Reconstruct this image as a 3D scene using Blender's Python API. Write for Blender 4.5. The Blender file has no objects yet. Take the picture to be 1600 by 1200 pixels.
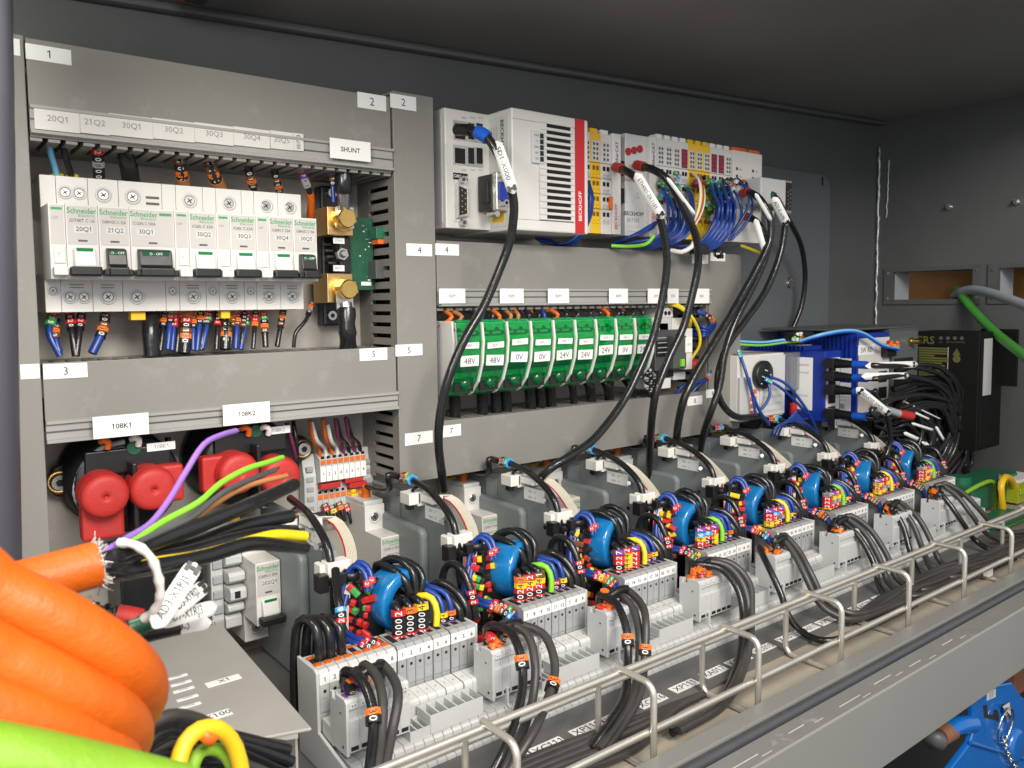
import bpy, math, random
from mathutils import Vector as V, Matrix
R = math.radians
rnd = random.Random(7)
S = 0.001                                    # everything below is written in millimetres
scn = bpy.context.scene
COL = scn.collection

# ------------------------------------------------------------------ camera, world, lamps, exposure
F, CX, CY = 1269.6, 800.0, 567.3             # focal length and principal point for a 1600 x 1200 frame
RC = ((0.78804267, -0.61553712, -0.01013933),
      (-0.05283722, -0.05121729, -0.99728883),
      (0.61334899, 0.78644188, -0.07288468))  # rows: camera right, down, forward
CAM = V((0, -623, 0))
cd = bpy.data.cameras.new('camera'); cam = bpy.data.objects.new('camera', cd); COL.objects.link(cam)
r_, d_, f_ = [V(x) for x in RC]
m = Matrix((r_, -d_, -f_)).transposed().to_4x4(); m.translation = CAM * S
cam.matrix_world = m
cd.sensor_width = 36; cd.lens = 36 * F / 1600
cd.shift_x = (800 - CX) / 1600; cd.shift_y = (CY - 600) / 1600
cd.clip_start = 0.005; cd.clip_end = 50
cd.dof.use_dof = True; cd.dof.focus_distance = 0.62; cd.dof.aperture_fstop = 30
scn.camera = cam
w = bpy.data.worlds.new('World'); scn.world = w; w.use_nodes = True
bg = w.node_tree.nodes['Background']; bg.inputs[0].default_value = (0.97, 0.97, 1.0, 1); bg.inputs[1].default_value = 0.64
def lamp(name, loc, aim, size, power, col, sy=None):
    l = bpy.data.lights.new(name, 'AREA'); l.energy = power; l.color = col; l.size = size * S
    if sy: l.shape = 'RECTANGLE'; l.size_y = sy * S
    o = bpy.data.objects.new(name, l); COL.objects.link(o); o.location = V(loc) * S
    o.rotation_euler = (V(aim) - V(loc)).to_track_quat('-Z', 'Y').to_euler()
    return o
lamp('workshop_lamp', (160, -1200, 600), (400, -120, -80), 620, 22, (1.0, 0.94, 0.855), 420)
lamp('cabinet_lamp', (-10, -330, 205), (150, -40, 20), 60, 1.6, (1.0, 0.97, 0.86), 160)
lamp('left_fill_light', (-650, -1350, 260), (420, -80, -130), 600, 5.5, (0.97, 0.98, 1.0), 450)  # fill light added at the left to brighten left-facing sides; no window there
vs = scn.view_settings; vs.view_transform = 'Standard'; vs.look = 'None'; vs.exposure = 0; vs.gamma = 1

# ------------------------------------------------------------------ pixel of the photograph -> point on a real plane
def ray(u, v):
    a, b = (u - CX) / F, (v - CY) / F
    return r_ * a + d_ * b + f_
def at(u, v, Y): d = ray(u, v); return CAM + d * ((Y - CAM.y) / d.y)
def atX(u, v, X): d = ray(u, v); return CAM + d * ((X - CAM.x) / d.x)
def atZ(u, v, Z): d = ray(u, v); return CAM + d * ((Z - CAM.z) / d.z)
def atD(u, v, D): return CAM + ray(u, v) * D

# ------------------------------------------------------------------ materials
MATS = {}
def mat(key, col, rough=0.5, metal=0.0, var=0.06, bump=0.02, scale=60, coat=0.0, trans=0.0, spec=0.5, wear=None, lump=0.0):
    mt = bpy.data.materials.new(key); mt.use_nodes = True
    n = mt.node_tree.nodes; L = mt.node_tree.links; p = n['Principled BSDF']
    p.inputs['Metallic'].default_value = metal; p.inputs['Roughness'].default_value = rough
    p.inputs['Coat Weight'].default_value = coat; p.inputs['Transmission Weight'].default_value = trans
    p.inputs['Specular IOR Level'].default_value = spec
    tc = n.new('ShaderNodeTexCoord'); geo = n.new('ShaderNodeNewGeometry')
    nz = n.new('ShaderNodeTexNoise'); nz.inputs['Scale'].default_value = scale; nz.inputs['Detail'].default_value = 5
    L.new(geo.outputs['Position'], nz.inputs['Vector'])
    mx = n.new('ShaderNodeMix'); mx.data_type = 'RGBA'
    c = V(col[:3])
    mx.inputs[6].default_value = (*(c * (1 - var)), 1); mx.inputs[7].default_value = (*[min(1, x) for x in c * (1 + var)], 1)
    L.new(nz.outputs['Fac'], mx.inputs[0])
    out = mx.outputs[2]
    if wear:                                   # scuffs and dust of their own shape
        n2 = n.new('ShaderNodeTexNoise'); n2.inputs['Scale'].default_value = wear[1]; n2.inputs['Detail'].default_value = 9
        n2.inputs['Roughness'].default_value = 0.7
        L.new(geo.outputs['Position'], n2.inputs['Vector'])
        rp = n.new('ShaderNodeValToRGB'); rp.color_ramp.elements[0].position = wear[2]; rp.color_ramp.elements[1].position = min(1, wear[2] + 0.14)
        L.new(n2.outputs['Fac'], rp.inputs['Fac'])
        m2 = n.new('ShaderNodeMix'); m2.data_type = 'RGBA'; L.new(rp.outputs['Color'], m2.inputs[0])
        L.new(out, m2.inputs[6]); m2.inputs[7].default_value = (*wear[0], 1); out = m2.outputs[2]
    L.new(out, p.inputs['Base Color'])
    mr = n.new('ShaderNodeMapRange'); mr.inputs[3].default_value = max(0.02, rough - 0.08); mr.inputs[4].default_value = min(1, rough + 0.08)
    L.new(nz.outputs['Fac'], mr.inputs[0]); L.new(mr.outputs[0], p.inputs['Roughness'])
    if bump:
        b2 = n.new('ShaderNodeTexNoise'); b2.inputs['Scale'].default_value = 900; b2.inputs['Detail'].default_value = 3
        L.new(geo.outputs['Position'], b2.inputs['Vector'])
        b = n.new('ShaderNodeBump'); b.inputs['Strength'].default_value = bump * 5; b.inputs['Distance'].default_value = 0.0004
        L.new(b2.outputs['Fac'], b.inputs['Height']); L.new(b.outputs[0], p.inputs['Normal'])
        if lump:                               # broad dents and waves on top of the fine grain
            b3 = n.new('ShaderNodeTexNoise'); b3.inputs['Scale'].default_value = 110; b3.inputs['Detail'].default_value = 2; L.new(geo.outputs['Position'], b3.inputs['Vector'])
            bb = n.new('ShaderNodeBump'); bb.inputs['Strength'].default_value = lump; bb.inputs['Distance'].default_value = 0.003; L.new(b3.outputs['Fac'], bb.inputs['Height']); L.new(bb.outputs[0], b.inputs['Normal'])
    MATS[key] = mt
mat('wall_paint', (.084, .088, .090), .45, bump=.08, var=.16, scale=9, wear=((.10, .108, .115), 14, .6))
mat('ceiling_paint', (.23, .225, .215), .5, bump=.06, var=.15, scale=7, wear=((.2, .19, .18), 10, .6))
mat('galvanised', (.42, .39, .35), .42, .25, var=.16, scale=28, wear=((.49, .46, .42), 40, .55))
mat('plate_paint', (.098, .110, .120), .36, bump=.04, var=.12, scale=11, wear=((.16, .165, .17), 16, .6))
mat('duct_grey', (.212, .204, .186), .48, var=.05, scale=20, bump=.03, wear=((.25, .247, .235), 34, .56))
mat('duct_edge', (.30, .298, .285), .42, var=.05)
mat('white_plastic', (.66, .645, .615), .34, var=.03, scale=40)
mat('grey_white', (.58, .585, .575), .36, var=.04, scale=40)
mat('warm_plate', (.60, .585, .55), .4, var=.02)
mat('breaker_front', (.50, .475, .45), .4, var=.02)
mat('terminal_grey', (.50, .51, .505), .42, var=.06, scale=50, bump=.03, wear=((.58, .585, .58), 70, .6))
mat('terminal_dark', (.33, .335, .34), .42, var=.06, scale=50, bump=.03)
mat('drive_grey', (.195, .218, .22), .42, var=.08, scale=22, bump=.03, wear=((.235, .255, .255), 35, .64))
mat('black_plastic', (.010, .010, .011), .38, var=.2)
mat('black_cable', (.013, .013, .014), .22, var=.25, scale=80, bump=.03, lump=.15, wear=((.05, .047, .044), 120, .66))
mat('dusty_cable', (.045, .042, .040), .42, var=.3, scale=60, bump=.03)
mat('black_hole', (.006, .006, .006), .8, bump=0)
mat('shaded_black', (.006, .006, .006), .6, var=.2, spec=.2)  # shade put into the colour so power supply and bracket sink back
mat('dark_grey', (.075, .078, .08), .45, var=.1)
mat('red_rubber', (.44, .022, .018), .55, var=.14, scale=30, bump=.09, wear=((.36, .05, .045), 45, .6), lump=.12)
mat('red_plastic', (.52, .016, .02), .32)
mat('orange_cable', (.60, .112, .004), .50, var=.16, scale=22, bump=.09, wear=((.48, .10, .012), 48, .60), lump=.25)
mat('orange_plastic', (.80, .15, .015), .38)
mat('ring_blue', (.008, .165, .43), .2, var=.05, coat=.5, bump=.006)
mat('wire_blue', (.012, .045, .24), .32, var=.1)
mat('wire_light_blue', (.16, .42, .66), .4)
mat('blue_sleeve', (.01, .09, .50), .35)
mat('case_blue', (.006, .03, .28), .36, var=.08)
mat('yellow_plastic', (.80, .50, .015), .38, var=.04)
mat('lemon_plastic', (.80, .68, .02), .38)
mat('green_wire', (.20, .56, .03), .38, var=.08)
mat('grass_cable', (.20, .38, .02), .55, var=.14, bump=.08, wear=((.14, .28, .02), 50, .6), lump=.25)
mat('leaf_cable', (.07, .33, .05), .4)
mat('yellow_wire', (.78, .60, .015), .36)
mat('violet_wire', (.27, .13, .50), .4)
mat('brown_wire', (.36, .15, .05), .42)
mat('purple_wire', (.16, .02, .07), .4)
mat('cream_ribbon', (.62, .58, .48), .45, var=.05)
mat('white_wire', (.74, .73, .69), .42)
mat('grey_cable', (.32, .35, .38), .45)
mat('nylon_white', (.72, .71, .66), .5, var=.1, scale=150)
mat('steel', (.62, .61, .58), .28, 1.0, var=.06, scale=80)
mat('zinc_wire', (.70, .67, .60), .34, .72, var=.10, scale=60, wear=((.55, .5, .42), 50, .62))
mat('chrome', (.75, .75, .74), .14, 1.0, var=.03)
mat('brass', (.74, .50, .16), .26, 1.0, var=.10, scale=90)
mat('brass_plate', (.58, .40, .17), .40, 1.0, var=.12, scale=90)
mat('copper', (.72, .36, .20), .3, 1.0)
mat('sticker', (.80, .80, .78), .42, var=.02, bump=.01)
mat('ink', (.015, .015, .02), .6, bump=0)
mat('grey_ink', (.20, .20, .21), .6, bump=0)
mat('pale_ink', (.42, .42, .42), .6, bump=0)
mat('green_ink', (.02, .30, .10), .5, bump=0)
mat('red_ink', (.55, .015, .03), .35, bump=0)
mat('white_ink', (.82, .82, .80), .5, bump=0)
mat('olive_ink', (.11, .105, .022), .6, bump=0)
mat('signal_green', (.01, .20, .06), .35)
mat('pcb_green', (.012, .085, .045), .36, var=.25, scale=220)
mat('connector_green', (.018, .14, .07), .4)
mat('clear_green', (.02, .78, .26), .08, var=.08, bump=.004, trans=.94, spec=.5)
mat('clear_yellow', (.72, .80, .04), .14, trans=.5, bump=.004)
mat('clear_plastic', (.75, .77, .78), .1, trans=.8, bump=0)
mat('gasket', (.055, .056, .064), .35, var=.15)
mat('floor_beige', (.37, .325, .265), .6, var=.16, scale=30, bump=.08, wear=((.45, .42, .36), 35, .56))
mat('floor_grey', (.115, .112, .110), .45, var=.14, scale=25, bump=.04, wear=((.19, .18, .17), 45, .62))
mat('sill_paint', (.20, .20, .19), .34, var=.05, scale=10, bump=.03, wear=((.25, .25, .24), 55, .66))
mat('sill_rim', (.24, .235, .225), .36, .25, var=.08, scale=50, wear=((.44, .43, .42), 60, .6))
mat('sealant', (.50, .49, .46), .5, var=.3, scale=200)
mat('paint_white', (.70, .69, .66), .5)
mat('machine_blue', (.006, .115, .42), .24, var=.06, coat=.4)
mat('rust_brown', (.18, .075, .035), .55, var=.3)
mat('board_brown', (.22, .095, .02), .6, var=.25, scale=40)
mat('ground_dark', (.015, .014, .013), .7, var=.3)
mat('post_grey', (.06, .06, .075), .4, var=.1)
mat('warm_box', (.33, .32, .295), .42, bump=.03)
mat('weld', (.30, .32, .33), .34, .8, var=.3, scale=160, bump=.08)
DIG = [(.014, .014, .014), (.15, .055, .02), (.55, .022, .025), (.76, .17, .02), (.80, .55, .02), (.05, .30, .07), (.05, .33, .68), (.20, .06, .34), (.32, .32, .32), (.75, .75, .73)]
for i, c in enumerate(DIG): mat('marker_%d' % i, c, .42, var=.04)

# ------------------------------------------------------------------ mesh building
def vmm(*a): return V(a)
EX, EY, EZ = V((1, 0, 0)), V((0, 1, 0)), V((0, 0, 1))
TXT = {}
def text_tris(s, bold=False):
    k = (s, bold)
    if k in TXT: return TXT[k]
    c = bpy.data.curves.new('t', 'FONT'); c.body = s; c.resolution_u = 2
    c.offset = 0.014 if bold else 0.0
    o = bpy.data.objects.new('t', c); me = bpy.data.meshes.new_from_object(o)
    vs_ = [v.co.copy() for v in me.vertices]; fs = [tuple(p.vertices) for p in me.polygons]
    bpy.data.objects.remove(o); bpy.data.curves.remove(c); bpy.data.meshes.remove(me)
    if '1' in s and vs_ and not any(ch in s for ch in 'Iil|!'):      # give the bare stroke of the figure 1 its flag
        par = list(range(len(vs_)))
        def fd(i):
            while par[i] != i: i = par[i]
            return i
        for f in fs:
            for q in f[1:]: par[fd(q)] = fd(f[0])
        isl = {}
        for i in range(len(vs_)): isl.setdefault(fd(i), []).append(vs_[i])
        for g in isl.values():
            gx0, gx1, gy1, gy0 = min(v.x for v in g), max(v.x for v in g), max(v.y for v in g), min(v.y for v in g)
            if gy1 - gy0 > .55 and gx1 - gx0 < .14:
                n = len(vs_); vs_ += [V((gx0 + .01, gy1, 0)), V((gx0 - .15, gy1 - .13, 0)), V((gx0 - .15, gy1 - .22, 0)), V((gx0 + .01, gy1 - .11, 0))]; fs.append((n, n + 1, n + 2, n + 3))
    if vs_:
        x0 = min(v.x for v in vs_); x1 = max(v.x for v in vs_); y0 = min(v.y for v in vs_); y1 = max(v.y for v in vs_)
    else: x0 = x1 = y0 = y1 = 0
    h = max(1e-6, 0.70)
    TXT[k] = ([((v.x - (x0 + x1) / 2) / h, (v.y - (y0 + y1) / 2) / h) for v in vs_], fs, (x1 - x0) / h)
    return TXT[k]
class MB:
    def __init__(s): s.v = []; s.f = []; s.m = []; s.sm = []; s.keys = []
    def k(s, key):
        if key not in s.keys: s.keys.append(key)
        return s.keys.index(key)
    def add(s, vs_, fs, key, smooth=False):
        b = len(s.v); i = s.k(key); s.v += [V(v) for v in vs_]
        for f in fs: s.f.append([b + q for q in f]); s.m.append(i); s.sm.append(smooth)
    def box(s, x0, x1, y0, y1, z0, z1, key):
        if x0 > x1: x0, x1 = x1, x0
        if y0 > y1: y0, y1 = y1, y0
        if z0 > z1: z0, z1 = z1, z0
        s.add([(x0, y0, z0), (x1, y0, z0), (x1, y1, z0), (x0, y1, z0), (x0, y0, z1), (x1, y0, z1), (x1, y1, z1), (x0, y1, z1)],
              [(3, 2, 1, 0), (4, 5, 6, 7), (0, 1, 5, 4), (1, 2, 6, 5), (2, 3, 7, 6), (3, 0, 4, 7)], key); return s
    def obox(s, c, ux, uy, un, w, h, t, key):       # box on a frame: front face at c + un*t
        c = V(c); ux = V(ux); uy = V(uy); un = V(un)
        p = []
        for d in (0, t):
            for a, b in ((-1, -1), (1, -1), (1, 1), (-1, 1)): p.append(c + ux * (a * w / 2) + uy * (b * h / 2) + un * d)
        s.add(p, [(3, 2, 1, 0), (4, 5, 6, 7), (0, 1, 5, 4), (1, 2, 6, 5), (2, 3, 7, 6), (3, 0, 4, 7)], key); return s
    def prism(s, poly, x0, x1, key, axis='x'):      # polygon extruded along an axis
        n = len(poly)
        def P(a, b, t): return {'x': (t, a, b), 'y': (a, t, b), 'z': (a, b, t)}[axis]
        vs_ = [P(a, b, x0) for a, b in poly] + [P(a, b, x1) for a, b in poly]
        fs = [tuple(range(n))[::-1], tuple(range(n, 2 * n))] + [(i, (i + 1) % n, n + (i + 1) % n, n + i) for i in range(n)]
        s.add(vs_, fs, key); return s
    def cyl(s, p0, p1, r0, key, r1=None, n=14, caps=True, smooth=True):
        p0 = V(p0); p1 = V(p1); r1 = r0 if r1 is None else r1
        t = (p1 - p0).normalized(); a = t.orthogonal().normalized(); b = t.cross(a)
        vs_ = [p0 + (a * math.cos(6.28318 * i / n) + b * math.sin(6.28318 * i / n)) * r0 for i in range(n)]
        vs_ += [p1 + (a * math.cos(6.28318 * i / n) + b * math.sin(6.28318 * i / n)) * r1 for i in range(n)]
        s.add(vs_, [(i, (i + 1) % n, n + (i + 1) % n, n + i) for i in range(n)], key, smooth)
        if caps:
            s.add(vs_[:n], [tuple(range(n))[::-1]], key); s.add(vs_[n:], [tuple(range(n))], key)
        return s
    def lathe(s, c, ax, prof, key, n=24, sy=1.0, closed=False):   # prof: (radius, height along ax)
        c = V(c); t = V(ax).normalized(); a = (EX if abs(t.x) < .9 else EZ); a = (a - t * a.dot(t)).normalized(); b = t.cross(a)
        vs_ = []
        for r, h in prof:
            for i in range(n):
                q = 6.2831853 * i / n; vs_.append(c + t * h + a * (r * math.cos(q)) + b * (r * sy * math.sin(q)))
        fs = []; kk = len(prof)
        for j in range(kk if closed else kk - 1):
            j2 = (j + 1) % kk
            for i in range(n): fs.append((j * n + i, j * n + (i + 1) % n, j2 * n + (i + 1) % n, j2 * n + i))
        s.add(vs_, fs, key, True); return s
    def tube(s, pts, r, key, n=8, caps=True, flat=None):
        P = [V(p) for p in pts]; vs_ = []; a = None
        for i, p in enumerate(P):
            t = (P[min(i + 1, len(P) - 1)] - P[max(i - 1, 0)]).normalized()
            if a is None: a = t.orthogonal().normalized()
            a = (a - t * a.dot(t)).normalized(); b = t.cross(a)
            rr = r(i / (len(P) - 1)) if callable(r) else r
            for q in range(n):
                an = 6.2831853 * q / n; vs_.append(p + (a * math.cos(an) + b * math.sin(an)) * rr)
        fs = [(i * n + q, i * n + (q + 1) % n, (i + 1) * n + (q + 1) % n, (i + 1) * n + q) for i in range(len(P) - 1) for q in range(n)]
        s.add(vs_, fs, key, True)
        if caps: s.add(vs_[:n], [tuple(range(n))[::-1]], key); s.add(vs_[-n:], [tuple(range(n))], key)
        return s
    def text(s, t, c, ux, uy, h, key='ink', width=None, bold=False, off=0.12):
        if not t.strip(): return s
        pts, fs, tw = text_tris(t, bold); c = V(c); ux = V(ux).normalized(); uy = V(uy).normalized(); n = ux.cross(uy)
        sx = h if not width else min(h * 1.4, width / max(tw, 1e-3))
        s.add([c + ux * (x * sx) + uy * (y * h) + n * off for x, y in pts], fs, key); return s
    def mesh(s, name, loc=(0, 0, 0)):
        me = bpy.data.meshes.new(name); l = V(loc)
        me.from_pydata([((v - l) * S)[:] for v in s.v], [], s.f)
        for k in s.keys: me.materials.append(MATS[k])
        me.polygons.foreach_set('material_index', s.m); me.polygons.foreach_set('use_smooth', s.sm); me.update()
        return me
def tag(o, label=None, cat=None, group=None, kind=None):
    if label: o['label'] = label
    if cat: o['category'] = cat
    if group: o['group'] = group
    if kind: o['kind'] = kind
    return o
def link(name, me, parent=None, loc=None):
    o = bpy.data.objects.new(name, me); COL.objects.link(o)
    if parent: o.parent = parent
    if loc is not None: o.location = V(loc) * S
    return o
def bev(o, wd, seg=2):
    b = o.modifiers.new('bevel', 'BEVEL'); b.width = wd * S; b.segments = seg; b.limit_method = 'ANGLE'; b.angle_limit = R(35); b.harden_normals = False
    return o
class Thing:                                  # an Empty at the base that parents its parts; mb coordinates are world mm
    def __init__(s, name, label, cat, loc=(0, 0, 0), group=None):
        s.loc = V(loc); s.o = bpy.data.objects.new(name, None); COL.objects.link(s.o); s.o.location = s.loc * S
        s.o.empty_display_size = .01; tag(s.o, label, cat, group)
    def part(s, name, mb, bevel=0, parent=None, label=None, kind=None):
        o = link(name, mb.mesh(name, s.loc), parent or s.o)
        if bevel: bev(o, bevel)
        return tag(o, label, kind=kind)
def single(name, mb, label, cat, loc=(0, 0, 0), group=None, bevel=0):
    o = link(name, mb.mesh(name, loc)); o.location = V(loc) * S
    if bevel: bev(o, bevel)
    return tag(o, label, cat, group)
def struct(name, mb, parent=None, bevel=0):
    o = link(name, mb.mesh(name), parent)
    if bevel: bev(o, bevel)
    if not parent: tag(o, kind='structure')
    return o
def dup(root, shift, label=None, group=None):
    c = root.copy(); COL.objects.link(c); c.location = root.location + V(shift) * S
    if label: c['label'] = label
    if group: c['group'] = group
    for ch in root.children:
        d = ch.copy(); COL.objects.link(d); d.parent = c
        for g in ch.children:
            e = g.copy(); COL.objects.link(e); e.parent = d
    return c
ORD = ['first', 'second', 'third', 'fourth', 'fifth', 'sixth', 'seventh', 'eighth', 'ninth', 'tenth', 'eleventh', 'twelfth']
WX, WZ, WN = EX, EZ, -EY                      # frame of things that face out of the cabinet
LX, LZ, LN = -EY, EZ, -EX                     # frame of faces that look to the left

def card(name, c, ux, uy, w_, h_, lines=(), parent=None, base='sticker', t=.35, thing=None, kind=None):
    mb = MB(); ux = V(ux).normalized(); uy = V(uy).normalized(); n = ux.cross(uy); c = V(c)
    mb.obox(c, ux, uy, n, w_, h_, t, base)
    for ln in lines:
        s, hh, dx, dy = ln[:4]; key = ln[4] if len(ln) > 4 else 'ink'; bold = ln[5] if len(ln) > 5 else False
        mb.text(s, c + ux * dx + uy * dy + n * t, ux, uy, hh, key, bold=bold)
    return thing.part(name, mb, parent=parent)
def rect(u0, v0, u1, v1, Y):                  # image rectangle -> centre and size on a wall-parallel plane
    um, vm = (u0 + u1) / 2, (v0 + v1) / 2
    c = at(um, vm, Y); return c, (at(u1, vm, Y) - at(u0, vm, Y)).length, (at(um, v0, Y) - at(um, v1, Y)).length

def spline(pts, step=4.0):                    # Catmull-Rom through the control points
    P = [V(p) for p in pts]
    if len(P) == 2: P = [P[0], (P[0] + P[1]) / 2, P[1]]
    P = [P[0] * 2 - P[1]] + P + [P[-1] * 2 - P[-2]]
    out = []
    for i in range(1, len(P) - 2):
        a, b, c, d = P[i - 1:i + 3]; n = max(2, min(14, int((c - b).length / step)))
        for j in range(n):
            t = j / n
            out.append(0.5 * (2 * b + (c - a) * t + (2 * a - 5 * b + 4 * c - d) * t * t + (3 * b - a - 3 * c + d) * t ** 3))
    out.append(P[-2]); return out
MKC = {}
def marker_mesh(d, w_, L_, plain=False):
    k = (d, round(w_, 1), round(L_, 1), plain)
    if k not in MKC:
        mb = MB(); h = w_ / 2; c = h * .45
        poly = [(-h, -h + c), (-h + c, -h), (h - c, -h), (h, -h + c), (h, h - c), (h - c, h), (-h + c, h), (-h, h - c)]
        mb.prism(poly, -L_ / 2 + .06, L_ / 2 - .06, 'marker_%d' % d, 'z')
        ik = 'ink' if d in (4, 9, 3, 8) else 'white_ink'
        if not plain: mb.text(str(d), (0, -h - .02, 0), EZ, -EX, w_ * .50, ik, off=.06)
        MKC[k] = mb.mesh('wire_marker')
    return MKC[k]
def place_markers(o, path, s0, digits, w_, L_=3.0, rev=False):
    cum = [0]
    for i in range(1, len(path)): cum.append(cum[-1] + (path[i] - path[i - 1]).length)
    s = s0 if s0 >= 0 else cum[-1] + s0
    for d in (digits[::-1] if rev else digits):
        s = max(0, min(cum[-1] - .01, s)); i = 0
        while i < len(cum) - 2 and cum[i + 1] < s: i += 1
        f = (s - cum[i]) / max(1e-6, cum[i + 1] - cum[i]); p = path[i].lerp(path[i + 1], f); t = (path[i + 1] - path[i]).normalized()
        vw = (p - CAM).normalized(); y = vw - t * vw.dot(t)
        y = y.normalized() if y.length > .05 else t.orthogonal().normalized()
        x = y.cross(t).normalized()
        mm = Matrix((x, y, t)).transposed().to_4x4(); mm.translation = (p - o['_l']) * S
        q = link('wire_marker', marker_mesh(d, w_, L_), o['_o']); q.matrix_local = mm
        s += L_
def wire(pts, r, key, label, cat='wire', name='wire', group=None, marks=(), n=8, step=4.0, ends=None, tip=None):
    """marks: (start mm along the wire, digits, width, length)"""
    path = spline(pts, step); mb = MB(); mb.tube(path, r, key, n)
    o = link(name, mb.mesh(name, path[0])); o.location = path[0] * S; tag(o, label, cat, group)
    for mk in marks: place_markers({'_l': path[0], '_o': o}, path, *mk)
    if tip:
        for nm, a, b, rr, kk in tip:          # sleeves and boots: fractions of the path
            i0, i1 = int(a * (len(path) - 1)), max(int(a * (len(path) - 1)) + 1, int(b * (len(path) - 1)))
            q = MB(); q.tube(path[i0:i1 + 1], rr, kk, 12); c = link(nm, q.mesh(nm, path[0]), o)
    return o, path

# ================================================================== the setting
ceilZ = lambda X: 212 + 0.045 * (X - 0)
mb = MB(); mb.box(-260, 1215, 14, 26, -700, 320, 'wall_paint'); struct('back_wall', mb)
mb = MB(); mb.prism([(-260, ceilZ(-260)), (1215, ceilZ(1215)), (1215, ceilZ(1215) + 10), (-260, ceilZ(-260) + 10)], -372, 13.5, 'ceiling_paint', 'y')
ceiling = struct('ceiling', mb)
mb = MB(); mb.prism([(-260, ceilZ(-260) - 7), (1196, ceilZ(1196) - 7), (1196, ceilZ(1196) - .5), (-260, ceilZ(-260) - .5)], 2, 13.4, 'wall_paint', 'y')
struct('ceiling_fold', mb, ceiling, bevel=3)
# right side wall with two rectangular cable ports
XR = 1197
pA, pB = atX(1397, 425, XR), atX(1520, 467, XR); qA = atX(1562, 423, XR)
oA, oB = atX(1380, 417, XR), atX(1537, 475, XR)
z1, z0 = pA.z, pB.z
holes = [(pA.y, pB.y), (qA.y, qA.y - (pA.y - pB.y))]
mb = MB(); ZT, ZB = 330, -700
mb.box(XR, XR + 3, -450, 13.5, z1, ZT, 'wall_paint'); mb.box(XR, XR + 3, -450, 13.5, ZB, z0, 'wall_paint')
mb.box(XR, XR + 3, holes[0][0], 13.5, z0, z1, 'wall_paint'); mb.box(XR, XR + 3, holes[1][0], holes[0][1], z0, z1, 'wall_paint'); mb.box(XR, XR + 3, -450, holes[1][1], z0, z1, 'wall_paint')
side = struct('side_wall', mb)
for i, (ya, yb) in enumerate(holes):
    f = MB(); ex = 13.5; zz0, zz1 = z0 - 7, z1 + 6
    y0, y1 = yb - ex + 3, ya + ex
    f.box(XR - 3, XR - .2, ya, y1, zz0, zz1, 'dark_grey'); f.box(XR - 3, XR - .2, y0, yb, zz0, zz1, 'dark_grey')
    f.box(XR - 3, XR - .2, yb + .02, ya - .02, z1, zz1, 'dark_grey'); f.box(XR - 3, XR - .2, yb + .02, ya - .02, zz0, z0, 'dark_grey')
    fr = struct('port_frame', f, side)
    for yy in (ya + 7, yb - 6):
        for zz in (z0 + 2, z1 - 2):
            s_ = MB(); s_.cyl((XR - 4.2, yy, zz), (XR - 3, yy, zz), 2.2, 'steel'); struct('screw', s_, fr)
    g = MB()                                   # the short sleeve behind the opening
    g.box(XR + 3.2, XR + 46, ya, ya + 2, z0 - 2, z1 + 2, 'grey_cable'); g.box(XR + 3.2, XR + 46, yb - 2, yb, z0 - 2, z1 + 2, 'wall_paint')
    g.box(XR + 3.2, XR + 46, yb, ya, z0 - 3, z0, 'grey_cable'); g.box(XR + 3.2, XR + 46, yb, ya, z1, z1 + 3, 'wall_paint')
    struct('port_sleeve', g, side)
mb = MB(); mb.box(XR + 90, XR + 100, -420, 60, -120, 140, 'board_brown'); struct('outer_board', mb)
def weld(u0, v0, u1, v1, r, seed):
    rr = random.Random(seed); a, b = at(u0, v0, 12), at(u1, v1, 12); pts = []
    for i in range(46):
        t = i / 45; p = a.lerp(b, t); pts.append((XR - 1.5 + rr.uniform(-.8, .8), 11 + rr.uniform(-1, .5), p.z))
    q = MB(); q.tube(pts, lambda t: r * (0.75 + .5 * rr.random()), 'weld', 7); struct('weld_seam', q, side)
weld(1384, 232, 1376, 506, 2.6, 3)
q = MB(); a = atX(1389, 250, XR); b = atX(1385, 340, XR)
q.tube([a.lerp(b, i / 16) + V((-.4, rnd.uniform(-1, 1), 0)) for i in range(17)], 1.3, 'weld', 6); struct('weld_seam', q, side)
for (u, v) in ((1485, 323), (1590, 315)):      # studs on the side wall
    p = atX(u, v, XR); q = MB(); q.cyl(p, p + V((-9, 0, 0)), 2.6, 'steel'); q.cyl(p + V((-1, 0, 0)), p + V((-4, 0, 0)), 5, 'steel', n=6, smooth=False)
    single('wall_stud', q, ('left' if u < 1500 else 'right') + ' steel stud with nut on the side wall above the cable ports', 'stud', p, 'studs on the side wall')

# mounting plate: bare galvanised sheet on the left, its painted right end with a rounded corner
mb = MB(); mb.box(-60, 361, 0, 3, -330, 150, 'galvanised'); mb.box(361.01, 700, 0, 3, -330, 112, 'galvanised'); struct('mounting_plate', mb)
pr = at(1296, 400, 2).x; zt = at(1240, 266, 2).z; zb = -300
poly = [(700.2, zb), (pr, zb)] + [(pr - 22 + 22 * math.cos(a), zt - 22 + 22 * math.sin(a)) for a in [R(x) for x in range(0, 91, 10)]] + [(700.2, zt)]
mb = MB(); mb.prism([(x, z) for x, z in poly], 2, 6, 'plate_paint', 'y'); pl = struct('painted_plate', mb, bevel=.6)
for (u, v) in ((1234, 442),):
    p = at(u, v, 2); q = MB(); q.cyl(p + V((0, -.1, 0)), p + V((0, -2.2, 0)), 7.5, 'steel', 6.5, 20); q.cyl(p + V((0, -2.2, 0)), p + V((0, -2.6, 0)), 3.2, 'dark_grey', n=6); struct('panel_screw', q, pl)
p = at(1285, 283, 2); q = MB(); q.box(p.x - 2, p.x + 2, 1.7, 2.2, p.z - 6, p.z + 6, 'black_hole'); struct('plate_slot', q, pl)

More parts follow.
